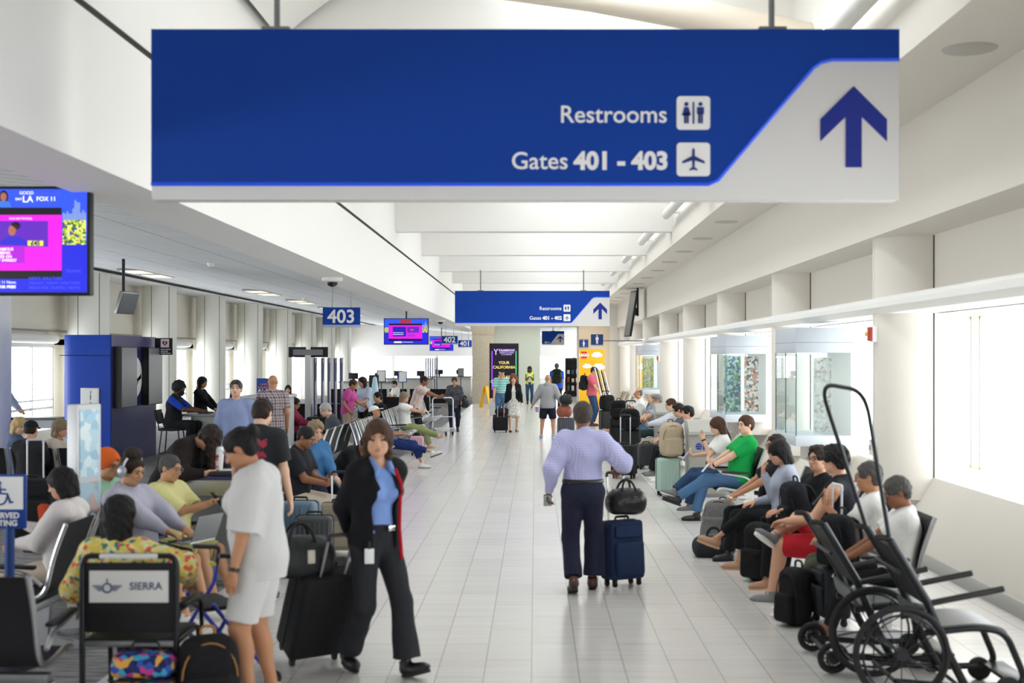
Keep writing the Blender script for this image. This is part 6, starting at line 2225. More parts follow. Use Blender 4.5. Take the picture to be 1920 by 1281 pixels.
bench('sling bench of six seats along the right wall behind the wheelchairs', (RX, 11.17, 0), -90, 6, 0.75, 0.56, 'sling', legs=[-1.9, -0.6, 0.7, 1.9])
bench('short sling bench on the right holding the green polo man and the white top woman', (RX, 16.42, 0), -90, 2, 0.88, 0.56, 'sling', legs=[-0.5, 0.0, 0.5])
bench('sling bench on the right under the man reading with beige trousers', (RX, 22.3, 0), -90, 4, 0.86, 0.56)
bench('sling bench on the right under the man with sunglasses on his head', (RX, 27.0, 0), -90, 3, 0.9, 0.56)
bench('sling bench on the right under the bald man with glasses', (RX, 31.2, 0), -90, 2, 0.9, 0.56)
bench('empty bright slatted bench far along the right wall', (RX + 0.15, 39.6, 0), -90, 4, 2.2, 0.9, 'slat', arms='none')
bench('chrome slatted bench along the aisle with the denim shirt woman, nearest of the slatted benches', (-2.95, 15.0, 0), 90, 4, 0.8, 0.54, 'slat', arms='ends')
bench('chrome slatted bench facing left under the grey-haired man in charcoal', (-3.75, 21.5, 0), -90, 4, 0.8, 0.54, 'slat', arms='ends')
bench('chrome slatted bench along the aisle under the slouching white cap traveller', (-2.95, 23.3, 0), 90, 4, 0.8, 0.54, 'slat', arms='ends')
bench('chrome slatted bench along the aisle under the blonde woman in green trousers', (-3.0, 28.6, 0), 90, 5, 0.8, 0.54, 'slat', arms='ends')
bench('far chrome slatted bench behind the man leaning with his phone', (-2.95, 34.2, 0), 90, 4, 0.85, 0.54, 'slat', arms='ends')
bench('black sling bench seen from behind, left of the boarding poles', (P(560, 0, 31).x, 31.4, 0), 180, 3, 0.75, 0.66, 'sling', 'ends')
bench('black sling bench seen from behind, right of the two chatting women', (P(740, 0, 36.8).x, 36.8, 0), 180, 3, 0.75, 0.66, 'sling', 'ends')
bench('black sling bench seen from behind in front of the far gate desks', (P(730, 0, 46).x, 46, 0), 180, 6, 0.75, 0.66, 'sling', 'ends')
bench('black sling bench in the lower left corner with polished rails, seen from behind', (P(0, 0, 6.9).x - 0.33, 6.95, 0), 180, 2, 0.66, 0.58, 'sling', 'all', legs=[0.33, -0.6])
bench('sling bench with the woman in the white jacket beside the reserved sign', (-3.68, 9.3, 0), -90, 2, 0.7, 0.56)
bench('sling bench under the hooded youth and the man in yellow-green', (-3.25, 10.25, 0), 78, 2, 0.75, 0.56)
bench('sling bench beside the kiosk under the light-haired passengers', (-6.55, 16.3, 0), 180, 3, 0.62, 0.56)

wheelchair('grey steel transport wheelchair with a tall black hoop, nearest in the lower right corner', (2.53, 7.85, 0), 90, mast=1.9)
wheelchair('grey steel transport wheelchair nested behind the one with the tall hoop', (2.28, 8.55, 0), 90, None, False)

# companion chair with the airport plate
def plate_chair():
    r = empty('wheelchair', (-2.37, 7.38, 0), math.radians(180), 'black folding wheelchair with a white SIERRA plate on its back, under the floral shirt woman', 'wheelchair')
    for sg in (-1, 1):
        x = sg * 0.275
        MB().tube(fillet([(x, 0.22, 0.02), (x, 0.22, 0.93), (x * 0.9, 0.22, 0.97), (0, 0.22, 0.97)], 0.06), 0.017, 10).build('back_post', M_blackmetal, r)
        a = MB().tube(fillet([(x, 0.2, 0.64), (x * 1.1, -0.05, 0.66), (x * 1.1, -0.2, 0.64), (x * 1.1, -0.22, 0.45)], 0.05), 0.014, 8).build('armrest', M_blackmetal, r)
        MB().box((x * 1.1, 0.0, 0.675), (0.06, 0.34, 0.03), None, 0.012).build('arm_pad', M_black, a)
        MB().tube(fillet([(x, 0.2, 0.46), (x, -0.24, 0.47), (x, -0.27, 0.05)], 0.06), 0.015, 8).build('front_leg', M_blackmetal, r)
    MB().b2((-0.26, 0.20, 0.52), (0.26, 0.225, 0.93), 0.01).build('backrest', M_mesh, r)
    MB().b2((-0.26, -0.25, 0.455), (0.26, 0.22, 0.485), 0.01).build('seat', M_mesh, r)
    MB().b2((-0.26, 0.205, 0.44), (0.26, 0.235, 0.475), 0.006).build('rear_bar', M_steel, r)
    p = MB().b2((-0.23, 0.226, 0.70), (0.23, 0.232, 0.885)).build('plate', mat('plate_white', '#d9d9d6', 0.35), r)
    Mn = mat('plate_navy', '#38466e', 0.5)
    FB = Matrix(((-1, 0, 0), (0, 0, 1), (0, 1, 0)))
    text('lettering', 'SIERRA', 0.062, (-0.10, 0.2335, 0.775), FB, Mn, p, 'CENTER', 0.0008, 0.0006)
    e = MB()
    ex, ez = 0.125, 0.785
    e.tube([(ex + 0.026 * math.cos(t), 0.234, ez + 0.026 * math.sin(t)) for t in [2 * math.pi * i / 18 for i in range(18)]], 0.005, 6, closed=True)
    for sg in (-1, 1):
        for q in range(3):
            e.b2((ex + sg * 0.032, 0.232, ez + 0.008 - 0.012 * q), (ex + sg * (0.085 - 0.014 * q), 0.236, ez + 0.015 - 0.012 * q))
    e.b2((ex - 0.003, 0.232, ez + 0.026), (ex + 0.003, 0.236, ez + 0.055))
    e.build('emblem', Mn, p)
    MB().b2((-0.17, 0.2, 0.955), (0.17, 0.245, 0.985), 0.008).build('handle_wrap', mat('wrap_white', '#cfcfcc', 0.6), r)
    return r


plate_chair()
# blue walker beside it
r = empty('walker', (-2.08, 7.95, 0), math.radians(125), 'blue folding walker between the wheelchair and the white-clad woman', 'walker')
Mbl = mat('walker_blue', '#2030a8', 0.3, spec=0.6)
for sg in (-1, 1):
    x = sg * 0.24
    MB().tube([(x, 0.28, 0.06), (x, -0.08, 0.62), (x, -0.12, 0.84)], 0.014, 8).build('leg', Mbl, r)
    MB().tube([(x, -0.30, 0.06), (x, 0.1, 0.58)], 0.014, 8).build('leg', Mbl, r)
    MB().tube(fillet([(x, -0.10, 0.75), (x, -0.12, 0.86), (x, 0.06, 0.88)], 0.03), 0.016, 8).build('handle', M_black, r)
    for y in (0.28, -0.3):
        MB().cyl((x - 0.014, y, 0.055), (x + 0.014, y, 0.055), 0.055, n=18).build('wheel', M_rubber, r)
    MB().lathe([(0, 0), (0.03, 0), (0.03, 0.02), (0, 0.02)], (x * 1.05, -0.08, 0.74), 14).build('knob', mat('knob_yellow', '#c9c23a', 0.4), r)
MB().b2((-0.23, -0.1, 0.53), (0.23, 0.15, 0.56), 0.015).build('seat', M_mesh, r)
MB().b2((-0.24, 0.09, 0.30), (0.24, 0.11, 0.32)).build('cross_bar', Mbl, r)

# ------------------------------------------------------------------ luggage
suitcase('navy soft trolley case pulled by the man in the lavender check shirt', G(1168, 1099), 28, 0.36, 0.54, 0.24, '#16294d', False, 0.42, 4)
duffel('black leather bag riding on top of the navy trolley case', (G(1168, 1099).x + 0.03, G(1168, 1099).y, 0.68), 20, 0.36, 0.24, 0.2, '#17171a', 0.35, tag_color='#8f8f8f')
suitcase('large black soft trolley case tilted between the white-clad woman and the blazer woman', (-1.60, 8.62, 0), 215, 0.42, 0.66, 0.28, '#16171a', False, 0.3, 26)
duffel('black travel bag strapped on the large black trolley case', (-1.60, 8.30, 0.66), 25, 0.46, 0.27, 0.26, '#1a1b1e', 0.6, tag_color='#c9c2b4')
suitcase('dark grey ribbed hard suitcase behind the white-clad woman', (P(590, 0, 12.0).x, 12.0, 0), 5, 0.36, 0.52, 0.24, '#3f4246', True)
suitcase('steel-blue hard suitcase beside the dark grey ribbed one', (P(563, 0, 12.5).x, 12.55, 0), -8, 0.36, 0.6, 0.25, '#64798c', True)
suitcase('beige suitcase with a raised silver handle in the aisle behind the blazer woman', (P(636, 0, 13.2).x, 13.2, 0), 0, 0.38, 0.5, 0.25, '#8a8070', False, 0.3)
suitcase('black trolley case with twin white handle bars beside the capped traveller at left', (P(63, 0, 14.2).x, 14.2, 0), 10, 0.42, 0.66, 0.28, '#17181a', False, 0.42, 0, hcol='#d5d3d8')
suitcase('black wheeled bag with a red tag trailing the curly-haired woman', G(938, 811) , 185, 0.42, 0.40, 0.3, '#141416', False, 0.35, 14)
duffel('small black bag on top of the wheeled bag beside the curly-haired woman', (G(938, 811).x + 0.05, 34.8, 0.50), 10, 0.36, 0.2, 0.2, '#161618', 0.7, tag_color='#c02030')
suitcase('dark grey hard suitcase in front of the grey hoodie man', (P(1061, 0, 31.2).x, 31.2, 0), 10, 0.42, 0.52, 0.25, '#454a52', True, 0.3)
duffel('brown leather bag on the dark grey suitcase of the hoodie man', (P(1058, 0, 31.2).x, 31.15, 0.62), 5, 0.34, 0.3, 0.22, '#8a4a34', 0.45)
duffel('black handbag above the brown leather bag of the hoodie man', (P(1061, 0, 31.2).x, 31.1, 0.95), -15, 0.3, 0.24, 0.16, '#141416', 0.5)
for i, (px, Y, h, hdl, col, lab) in enumerate(((1138, 34, 0.6, 0.5, '#17181b', 'black trolley case in front of the pink polo man'), (1160, 29, 0.62, 0.35, '#141518', 'black trolley case in the middle of the right-hand luggage group'), (1182, 25.0, 0.6, 0.55, '#1b1c20', 'black trolley case with a tall silver handle at the end of the luggage group'), (1170, 21.6, 0.52, 0.5, '#191a1c', 'black trolley case with silver handle just past the lavender shirt man'))):
    suitcase(lab, (P(px, 0, Y).x, Y, 0), 15 - 12 * i, 0.42, h, 0.27, col, i % 2 == 0, hdl)
for i, (px, Y, z, lab) in enumerate(((1160, 29.0, 0.69, 'black rucksack piled on the middle trolley case of the luggage group'), (1180, 24.95, 0.67, 'round black rucksack leaning on the tall-handled trolley case'), (1138, 33.98, 0.67, 'black rucksack on the trolley case before the pink polo man'))):
    backpack(lab, (P(px, 0, Y).x, Y - 0.06, z), 12 * i, 0.4, 0.42, 0.26, '#141416', v=0.014)
suitcase('dark case on wheels beside the reading man\'s crossed shoes', (P(1212, 0, 23.2).x, 23.4, 0), 20, 0.36, 0.42, 0.24, '#33353a', True)
suitcase('mint green suitcase standing below the beige backpack', (P(1252, 0, 18.9).x, 18.9, 0), 8, 0.36, 0.52, 0.24, '#a5bdb2', True)
backpack('beige backpack with brown straps on the mint green suitcase', (P(1259, 0, 18.9).x, 18.9, 0.6), 12, 0.36, 0.52, 0.24, '#b5a48c', '#6b4a34')
duffel('black duffel bag on the floor before the grey backpack', (G(1335, 1040).x, 13.1, 0), -8, 0.42, 0.24, 0.26, '#1d2126')
backpack('grey backpack slumped behind the black duffel bag', (1.98, 13.45, 0.02), -25, 0.36, 0.56, 0.26, '#6d6c6b', '#3a3a3c', lean=22)
backpack('black backpack standing between the seated travellers\' legs', (2.15, 11.7, 0), -50, 0.32, 0.55, 0.24, '#151517')
backpack('black backpack on the floor beside the olive trousers', (G(1490, 1172).x, 9.75, 0), -60, 0.26, 0.46, 0.2, '#131315')
backpack('black backpack with a yellow mark hugged by the dark-haired boy', (2.40, 11.15, 0.56), -75, 0.30, 0.44, 0.2, '#17181d', lean=-10)
backpack('black backpack propped on the slim suitcase with the raised white handle', (X0(1568, 9.75), 9.68, 0.47), -60, 0.28, 0.42, 0.2, '#16171b')
suitcase('slim suitcase with a raised white handle beside the tank-top man', (X0(1556, 9.8), 9.8, 0), -80, 0.36, 0.4, 0.22, '#2a2c31', False, 0.62, hcol='#d5d3d8')
backpack('black backpack with tan trim on the floor beside the floral bag', (P(405, 0, 7.3).x, 7.15, 0), 20, 0.34, 0.5, 0.22, '#18181b', '#a8763a', lean=8)
r = empty('wheeled_bag', (-2.27, 7.15, 0), 0, 'colourful floral bag on the floor behind the plate wheelchair', 'bag')
Mfl = pattern('floral_bag', 'floral', ['#1d2f7a', '#17205a', '#2a55b0', '#c23a8a', '#1a1a3c', '#3aa0c8', '#e0a84a', '#1c2a66'], 1.6)
MB().b2((-0.18, -0.14, 0.02), (0.18, 0.16, 0.27), 0.05, 3).build('lower_bag', Mfl, r)
MB().b2((-0.18, -0.13, 0.28), (0.18, 0.15, 0.42), 0.05, 3).build('upper_bag', Mfl, r)
MB().tube(fillet([(-0.183, -0.13, 0.275), (0.183, -0.13, 0.275), (0.183, 0.15, 0.275), (-0.183, 0.15, 0.275)], 0.04, closed=True), 0.008, 6, closed=True).build('zip', mat('zip_dark', '#111113', 0.6), r)
MB().tube(fillet([(-0.08, 0, 0.41), (-0.08, 0, 0.47), (0.08, 0, 0.47), (0.08, 0, 0.41)], 0.03), 0.009, 8).build('carry_handle', M_black, r)
suitcase('small pink suitcase under the far aisle bench', (P(781, 0, 26.5).x, 26.6, 0), 0, 0.3, 0.36, 0.2, '#cfa4b4', True)
suitcase('black bag with tan zip standing by the gate 403 poles', (P(596, 0, 27).x, 27, 0), 0, 0.46, 0.75, 0.3, '#1c1b1c', False)
# luggage cart by the blouse woman
r = empty('luggage_cart', (P(832, 0, 33).x, 33.2, 0), math.radians(10), 'steel luggage cart parked at the end of the far aisle bench', 'cart')
MB().tube(fillet([(-0.28, 0.35, 0.1), (-0.28, 0.42, 1.02), (0.28, 0.42, 1.02), (0.28, 0.35, 0.1)], 0.08), 0.018, 8).build('push_frame', M_alu, r)
MB().tube([(-0.28, 0.35, 0.2), (-0.25, -0.5, 0.16), (0.25, -0.5, 0.16), (0.28, 0.35, 0.2)], 0.016, 8).tube([(-0.26, -0.1, 0.18), (0.26, -0.1, 0.18)], 0.012, 8).tube([(-0.27, 0.2, 0.2), (0.27, 0.2, 0.2)], 0.012, 8).tube([(-0.28, 0.37, 0.5), (0.28, 0.37, 0.5)], 0.012, 8).build('deck', M_alu, r)
for x, y in ((-0.26, 0.3), (0.26, 0.3), (0, -0.45)):
    MB().cyl((x - 0.02, y, 0.075), (x + 0.02, y, 0.075), 0.075, n=16).build('wheel', M_rubber, r)

r = empty('mast_bundle', (X0(1150, 36.5), 36.5, 0), 0, 'bundle of tall silver and black masts leaning left beside the pink polo man', 'masts')
for i in range(5):
    x = -0.14 + 0.07 * i
    MB().cyl((x, 0.06 * (i % 2), 0), (x - 0.42, 0.06 * (i % 2), 1.82 - 0.03 * i), 0.022, n=10).build('mast', M_alu if i % 2 == 0 else M_black, r)
MB().b2((-0.2, -0.05, 0.0), (0.2, 0.15, 0.06), 0.01).build('base', M_black, r)

# ------------------------------------------------------------------ people
def X(px, Y): return (px - VX) * Y / F


def vox(Y): return min(max(1.15 * Y / F, 0.0046), 0.016)


sh_black = dict(m=mat('shoe_black', '#17171a', 0.4))
sh_brown = dict(m=mat('shoe_brown', '#4a2a22', 0.35))
sh_white = dict(m=mat('shoe_white', '#d9d7d2', 0.6), sole=mat('sole_white', '#e3e1dc', 0.6))
sh_grey = dict(m=mat('shoe_grey', '#77797c', 0.7), sole=mat('sole_white', '#e3e1dc', 0.6))
sh_tan = dict(m=mat('shoe_tan', '#b58a6a', 0.6), sole=mat('sole_tan', '#cfa988', 0.6))
sandal = dict(kind='sandal', m=mat('sandal_pale', '#cfc2b4', 0.6))
sandal_b = dict(kind='sandal', m=mat('sandal_black', '#1b1c20', 0.6))
jeans = cloth('jeans', '#4a6c92')
jeans_d = cloth('jeans_dark', '#2d4464')
black = cloth('black', '#16171a')
navy = cloth('navy', '#1d2235')
white = cloth('white', '#e4e2df')
SEQ = {}


def seated(label, px, Y, rz, pose, h=1.72, dx=0.0, **kw):
    return person(label, (X(px, Y) + dx, Y, 0), rz, h, pose=pose, v=vox(Y), **kw)


# --- the two women in front
person('person in a pale grey tee and matching shorts standing in profile, looking down', (-1.69, 7.5, 0), -92, 1.73, 'f', 0.68, 'tan', ('bun', 'black'),
       dict(head=(0, 32, 0), lean=4, lh=(0.25, 0.10, 0.80), lhd=(0, 0.15, -1), lcurl=0.45, rh=(-0.24, 0.12, 0.85), lf=(0.09, 0.03, 0.09), rf=(-0.10, -0.06, 0.09)),
       dict(m=cloth('heather', '#cfcecd', fold=0.35), sleeve='elbow', loose=0.024, hem=-0.13, inf=0.024), dict(m=cloth('heather', '#cfcecd', fold=0.35), kind='shorts', frac=0.86, inf=0.026), sh_white,
       extras=[('watch', 'l')], v=0.0046)
p2 = person('person in a black blazer with red lining and blue shirt walking towards the viewer', (-1.08, 8.28, 0), 42, 1.735, 'f', 0.12, 'light', ('bob', 'brown'),
            walk(0.99, 0.235, 'l', twist=-6, lean=4, head=(-30, 6, 0), lh=(0.06, -0.2, 0.86), rh=(-0.05, -0.21, 0.9), lel=(0.8, -0.6, 0), rel=(-0.8, -0.6, 0), lfoot=(8, -18), rfoot=(-4, 8)),
            dict(m=cloth('blazer', '#17181c', fold=0.35), sleeve='long', open=0.085, under=cloth('shirt_blue', '#7f9fdc', fold=0.8), uname='shirt', ucollar=1, hem=-0.17, name='blazer', inf=0.022, loose=0.006),
            dict(m=cloth('charcoal', '#2b2c30'), ank=0.095, inf=0.014), dict(m=mat('shoe_black', '#17171a', 0.4)), v=0.005)
J = root_J[p2.name]
O = J['O']
MB().box(O + Vector((0.02, -0.155, 0.085)), (0.05, 0.02, 0.038), None, 0.005).build('belt_buckle', M_chrome, p2)
b = MB().box(O + Vector((-0.135, -0.125, -0.09)), (0.062, 0.008, 0.10), rot_z(-0.6), 0.004).build('name_badge', M_letter, p2)
MB().box(O + Vector((-0.135, -0.125, -0.02)), (0.018, 0.008, 0.05), rot_z(-0.6), 0.003).build('badge_clip', M_black, b)
MB().tube([J['C'] + J['Rc'] @ Vector(q) for q in ((0.07, -0.115, 0.15), (0.10, -0.15, 0.05), (0.095, -0.155, -0.1), (0.10, -0.15, -0.25), (0.13, -0.145, -0.46))], 0.012, 6).build('red_lining', cloth('red_lining', '#b01828'), p2)

# --- walking man with the trolley
p39 = person('person in a lavender check shirt and navy trousers walking away with a trolley case', (0.43, 11.13, 0), 180, 1.755, 'm', 0.5, 'brown', ('short', 'greybrown'),
             walk(1.0, 0.13, 'r', lean=2, lh=(0.31, 0.03, 0.90), lel=(0.35, -1, 0), rh=(-0.34, 0.16, 1.10), rel=(-0.5, -1, -0.2), head=(0, 4, 0), rcurl=1.3, rpalm=(0, 0, -1), lcurl=1.0),
             dict(m=pattern('lavender_check', 'check', ['#b9b9dc', '#a3a3d0'], 0.7), sleeve='long', tuck=1, loose=0.016, inf=0.018, fold=0.006), dict(m=cloth('navy_trouser', '#23263a'), ank=0.082, inf=0.016, belt='#141416'), sh_brown, v=0.0055)
phone('smartphone with a glowing screen in the left hand of the lavender shirt man', p39, 'l', (0, 0.4, 0))

# --- right-hand row, near to far
seated('person with grey hair and white polo in black trousers, nearest the wheelchairs', 1682, 9.25, -102, sit(seat=0.40, fwd=0.5, recline=8, head=(8, 22, 0)), 1.6, sex='m', fat=0.35, skin='brown', hair=('short', 'salt'),
       top=dict(m=white, sleeve='short', loose=0.012, collar=1, hem=-0.02), bottom=dict(m=black, kind='pants'), shoe=sandal_b, extras=[('glasses',)])
p50 = seated('person in a white polo and olive trousers, holding a phone to the face', 1622, 9.95, -103, sit(seat=0.41, fwd=0.58, recline=8, head=(-6, 6, 0), lh=(0.12, 0.3, 0.92), lhd=(-0.2, 0.4, 1), lpalm=(-0.5, -1, 0), rh=(-0.12, 0.3, 0.65)), 1.67, sex='m', fat=0.3, skin='tan', hair=('short', 'salt'),
             top=dict(m=white, sleeve='short', loose=0.012, collar=1, hem=-0.02), bottom=dict(m=cloth('olive', '#4d4f40'), kind='pants'), shoe=sh_white, extras=[('glasses',)])
phone('black smartphone held near the face of the white polo man with olive trousers', p50, 'l', (0, -0.3, 0.3))
seated('person in a black tank top and red shorts turned away, ankle over knee', 1566, 10.5, -118, sit(cross='ar', fwd=0.52, recline=4, head=(-10, 4, 0), lh=(0.14, 0.38, 0.72)), 1.82, sex='m', fat=0.65, skin='light', hair=('crop', 'black'),
       top=dict(m=cloth('tank', '#1c1c26'), sleeve='none', hem=-0.02), bottom=dict(m=cloth('red', '#b3202c'), kind='shorts', frac=0.92, inf=0.02), shoe=sh_grey)
seated('person with glasses in a black top hugging a backpack with a yellow mark', 1530, 11.3, -70, sit(fwd=0.45, recline=6, head=(15, 0, 0), lh=(0.1, 0.34, 0.75), rh=(-0.1, 0.34, 0.72)), 1.66, sex='m', fat=0.2, skin='light', hair=('crop', 'dark'),
       top=dict(m=black, sleeve='long', hem=-0.02), bottom=dict(m=black, kind='pants'), shoe=sh_tan, extras=[('glasses', '#3a3a40')])
seated('person in a grey-blue top with a dark bob, hand at the mouth, leg crossed', 1473, 12.2, -95, sit(cross='l', fwd=0.48, recline=0, head=(0, 24, 0), lh=(0.02, 0.22, 0.98), lhd=(-0.1, 0.1, 1), lpalm=(0, -1, 0), rh=(-0.05, 0.3, 0.68), lcurl=1.2), 1.68, sex='f', fat=0.15, skin='light', hair=('bob', 'black'),
       top=dict(m=cloth('greyblue', '#a7adbd'), sleeve='long', hem=-0.02), bottom=dict(m=black, kind='crop'), shoe=sh_tan)
seated('person with glasses and tied-back hair in a black tee, paper on the lap', 1446, 13.0, -85, sit(fwd=0.5, recline=10, head=(10, 4, 0), lh=(0.08, 0.42, 0.66), rh=(-0.08, 0.42, 0.64)), 1.68, sex='f', fat=0.35, skin='tan', hair=('tied', 'dark'),
       top=dict(m=black, sleeve='short', loose=0.01, hem=-0.02), bottom=dict(m=black, kind='pants'), shoe=sh_black, extras=[('glasses',)])
o = MB().box((0, 0, 0), (0.21, 0.28, 0.004), None, 0.001).build('paper_sheet', M_letter)
o.location = (X(1446, 13) - 0.34, 13.0, 0.645)
tag(o, 'white sheet of paper on the lap of the black tee woman with glasses', 'paper')
p45 = seated('person in a bright green polo and blue jeans sitting with one ankle crossed', 1385, 16.0, -84, phone_hands(sit(cross='l', fwd=0.58, recline=14, head=(22, 4, 0)), 0.16, 0.40), 1.84, sex='m', fat=0.3, skin='fair', hair=('short', 'brown'),
             top=dict(m=cloth('green', '#14a04c'), sleeve='short', loose=0.012, collar=1, hem=-0.03), bottom=dict(m=jeans, kind='pants', inf=0.016), shoe=sh_black, extras=[('watch', 'l')])
phone('white-edged smartphone in the hands of the green polo man', p45, 'l', (0, -0.2, 0.5), color='#d8d8d8')
p44 = seated('person with long brown hair in a white top beside the green polo man', 1352, 17.0, -88, phone_hands(sit(cross='r', fwd=0.48, recline=2, head=(0, 24, 0), lh=(0.06, 0.26, 1.0), lhd=(0, 0.1, 1)), 0.22, 0.4, 'r'), 1.66, sex='f', fat=0.1, skin='fair', hair=('long', 'brown'),
             top=dict(m=white, sleeve='short', loose=0.01, hem=-0.02), bottom=dict(m=jeans_d, kind='pants'), shoe=sh_grey, extras=[('watch', 'l')])
phone('lilac smartphone in the hand of the white top woman', p44, 'r', (0, -0.3, 0.3), color='#b9a8cc', glow='#a9a0c8')
seated('person with black hair and a pale tee just behind the beige backpack', 1288, 21.0, -85, sit(recline=6, head=(6, 8, 0)), 1.62, sex='m', fat=0.05, skin='light', hair=('crop', 'black'),
       top=dict(m=cloth('palegrey', '#c9c8c6'), sleeve='short', hem=-0.02), bottom=dict(m=navy, kind='pants'), shoe=sh_white)
seated('person with black hair mostly hidden behind the pale tee boy', 1274, 22.0, -88, sit(recline=4, head=(0, 16, 0)), 1.64, sex='m', fat=0.1, skin='light', hair=('crop', 'dark'),
       top=dict(m=cloth('slate', '#59606b'), sleeve='short', hem=-0.02), bottom=dict(m=black, kind='pants'), shoe=sh_grey)
p42 = seated('person with brown hair in a pale blue shirt and beige trousers reading a tablet', 1254, 23.6, -86, phone_hands(sit(cross='l', fwd=0.55, recline=10, head=(0, 12, 0)), 0.3, 0.42), 1.74, sex='m', fat=0.3, skin='fair', hair=('short', 'brown'),
             top=dict(m=cloth('paleshirt', '#cdd2da'), sleeve='long', hem=-0.03), bottom=dict(m=cloth('beige', '#b9ad9b'), kind='pants'), shoe=sh_grey)
phone('dark tablet held up by the man in beige trousers', p42, 'l', (0, -0.4, 0.5), (0.16, 0.01, 0.23), '#2a2a30', '#50545c', name='tablet')
p41 = seated('person with sunglasses on a grey head and patterned shirt, checking a phone', 1234, 26.0, -84, phone_hands(sit(cross='l', fwd=0.55, recline=4, head=(0, 16, 0)), 0.24, 0.46), 1.76, sex='m', fat=0.25, skin='light', hair=('short', 'grey'),
             top=dict(m=pattern('palm_shirt', 'spots', ['#aab4c6', '#5d6c86'], 1.2), sleeve='short', loose=0.01, hem=-0.02), bottom=dict(m=cloth('spruce', '#2f3f42'), kind='pants'), shoe=sh_tan, extras=[('sun_up',)])
phone('dark smartphone held by the man with sunglasses on his head', p41, 'l', (0, -0.3, 0.4))
seated('person with a bald head beside the man with sunglasses on his head', 1221, 27.6, -86, sit(recline=6, head=(0, 8, 0)), 1.74, sex='m', fat=0.2, skin='fair', hair=('fringe', 'grey'),
       top=dict(m=cloth('ashshirt', '#8b9099'), sleeve='short', hem=-0.02), bottom=dict(m=jeans, kind='pants'), shoe=sh_grey)
seated('person with a bald head, glasses and white shirt, farthest of the right-hand row', 1196, 31.0, -84, sit(cross='l', recline=6, head=(4, 8, 0), lh=(0.0, 0.4, 0.9)), 1.72, sex='m', fat=0.25, skin='tan', hair=('fringe', 'salt'),
       top=dict(m=white, sleeve='short', hem=-0.02), bottom=dict(m=jeans_d, kind='pants'), shoe=sh_tan, extras=[('glasses',)])

# --- middle of the hall
person('person in a teal striped polo, cap and jeans walking beside the curly-haired woman', (X(940, 37), 37, 0), 6, 1.82, 'm', 0.25, 'light', ('cap', 'grey'), walk(1.04, 0.12, 'l', head=(10, 4, 0)),
       dict(m=pattern('teal_stripe', 'stripes', ['#8fcac4', '#4fa7a6', '#d8e8e4'], 1.0), sleeve='short', loose=0.012, tuck=1), dict(m=jeans, kind='pants', belt='#1b1b1d'), sh_white, v=vox(37))
person('person with curly auburn hair, black jacket and spotted skirt walking with a wheeled bag', (X(963, 34.9), 34.9, 0), 2, 1.66, 'f', 0.1, 'fair', ('curly', 'auburn'), walk(0.95, 0.14, 'r', rh=(-0.24, -0.05, 0.78)),
       dict(m=black, sleeve='long', open=0.055, under=white, hem=-0.02, name='jacket'), dict(m=pattern('spotted_skirt', 'spots', ['#d6d2cc', '#2b2a2c'], 0.9), kind='skirt', len=0.46, flare=0.19), sandal_b, v=vox(34))
p37 = person('person in a grey hoodie and navy shorts walking away, head shaved', (X(1027, 32), 32, 0), 178, 1.72, 'm', 0.5, 'olive', ('bald', 'salt'), walk(0.98, 0.05, 'l', lf=(0.17, 0.08, 0.09), rf=(-0.15, -0.04, 0.10), lh=(0.42, 0.06, 0.84), rh=(-0.33, 0.1, 0.92)),
             dict(m=cloth('hoodie', '#9a9a9e'), sleeve='long', loose=0.014, hood=1, hem=-0.10), dict(m=navy, kind='shorts', frac=0.86, inf=0.028), dict(m=mat('shoe_pale_blue', '#9fa9c4', 0.6), sole=mat('sole_white', '#e3e1dc', 0.6)), v=vox(32))
c = empty('drink_cup', Vector((X(1007, 31.9), 31.9, 0.70)), 0, 'pink and blue cup in the hand of the grey hoodie man', 'cup')
MB().lathe([(0, 0), (0.04, 0), (0.052, 0.14), (0, 0.14)], (0, 0, 0), 18).build('cup_body', pattern('cup_pink', 'stripes', ['#d36fb0', '#6f8fd0', '#e9d0e4'], 1.6), c)
MB().lathe([(0, 0.14), (0.054, 0.14), (0.05, 0.155), (0, 0.16)], (0, 0, 0), 18).build('lid', M_letter, c)
person('person with long dark locs in a yellow-green safety vest standing by the pale wall', (X(993, 56), 55.6, 0), 3, 1.75, 'f', 0.05, 'dark', ('longer', 'black'), walk(1.0, 0.08, 'l', lh=(0.08, 0.3, 1.2), rh=(-0.08, 0.3, 1.2), head=(0, 8, 0)),
       dict(m=cloth('vest_yellow', '#c6e02a'), sleeve='none', open=0.06, under=white, hem=-0.05, name='safety_vest'), dict(m=jeans_d, kind='pants'), sh_black, v=vox(56))
p36 = person('person in a royal blue tee carrying a black backpack away through the hall', (X(1044, 48), 48, 0), 182, 1.96, 'm', 0.4, 'tan', ('short', 'salt'), walk(1.1, 0.1, 'l'),
             dict(m=cloth('royal', '#1f55c4'), sleeve='short', loose=0.012, hem=-0.08), dict(m=black, kind='pants'), sh_black, v=vox(48))
backpack('black backpack with a green strap on the back of the blue tee man', (X(1044, 48), 47.80, 1.12), 2, 0.36, 0.56, 0.22, '#191b1c', '#7fae2c', v=0.016)
p38 = person('person in a pink polo with a dark backpack looking down at a phone', (X(1110, 38), 38, 0), 70, 1.89, 'm', 0.15, 'light', ('short', 'dark'), phone_hands(dict(hip=0.98, head=(0, 24, 0), rh=(-0.2, 0.35, 1.0)), 0.28, 0.36, 'l'),
             dict(m=cloth('pinkpolo', '#c9606f'), sleeve='short', loose=0.01, hem=-0.04, collar=0), dict(m=jeans_d, kind='pants'), sh_brown, v=vox(38))
backpack('dark backpack worn by the pink polo man', (X(1110, 38) - 0.26, 37.95, 1.1), -110, 0.3, 0.48, 0.18, '#1a1a24', v=0.016)
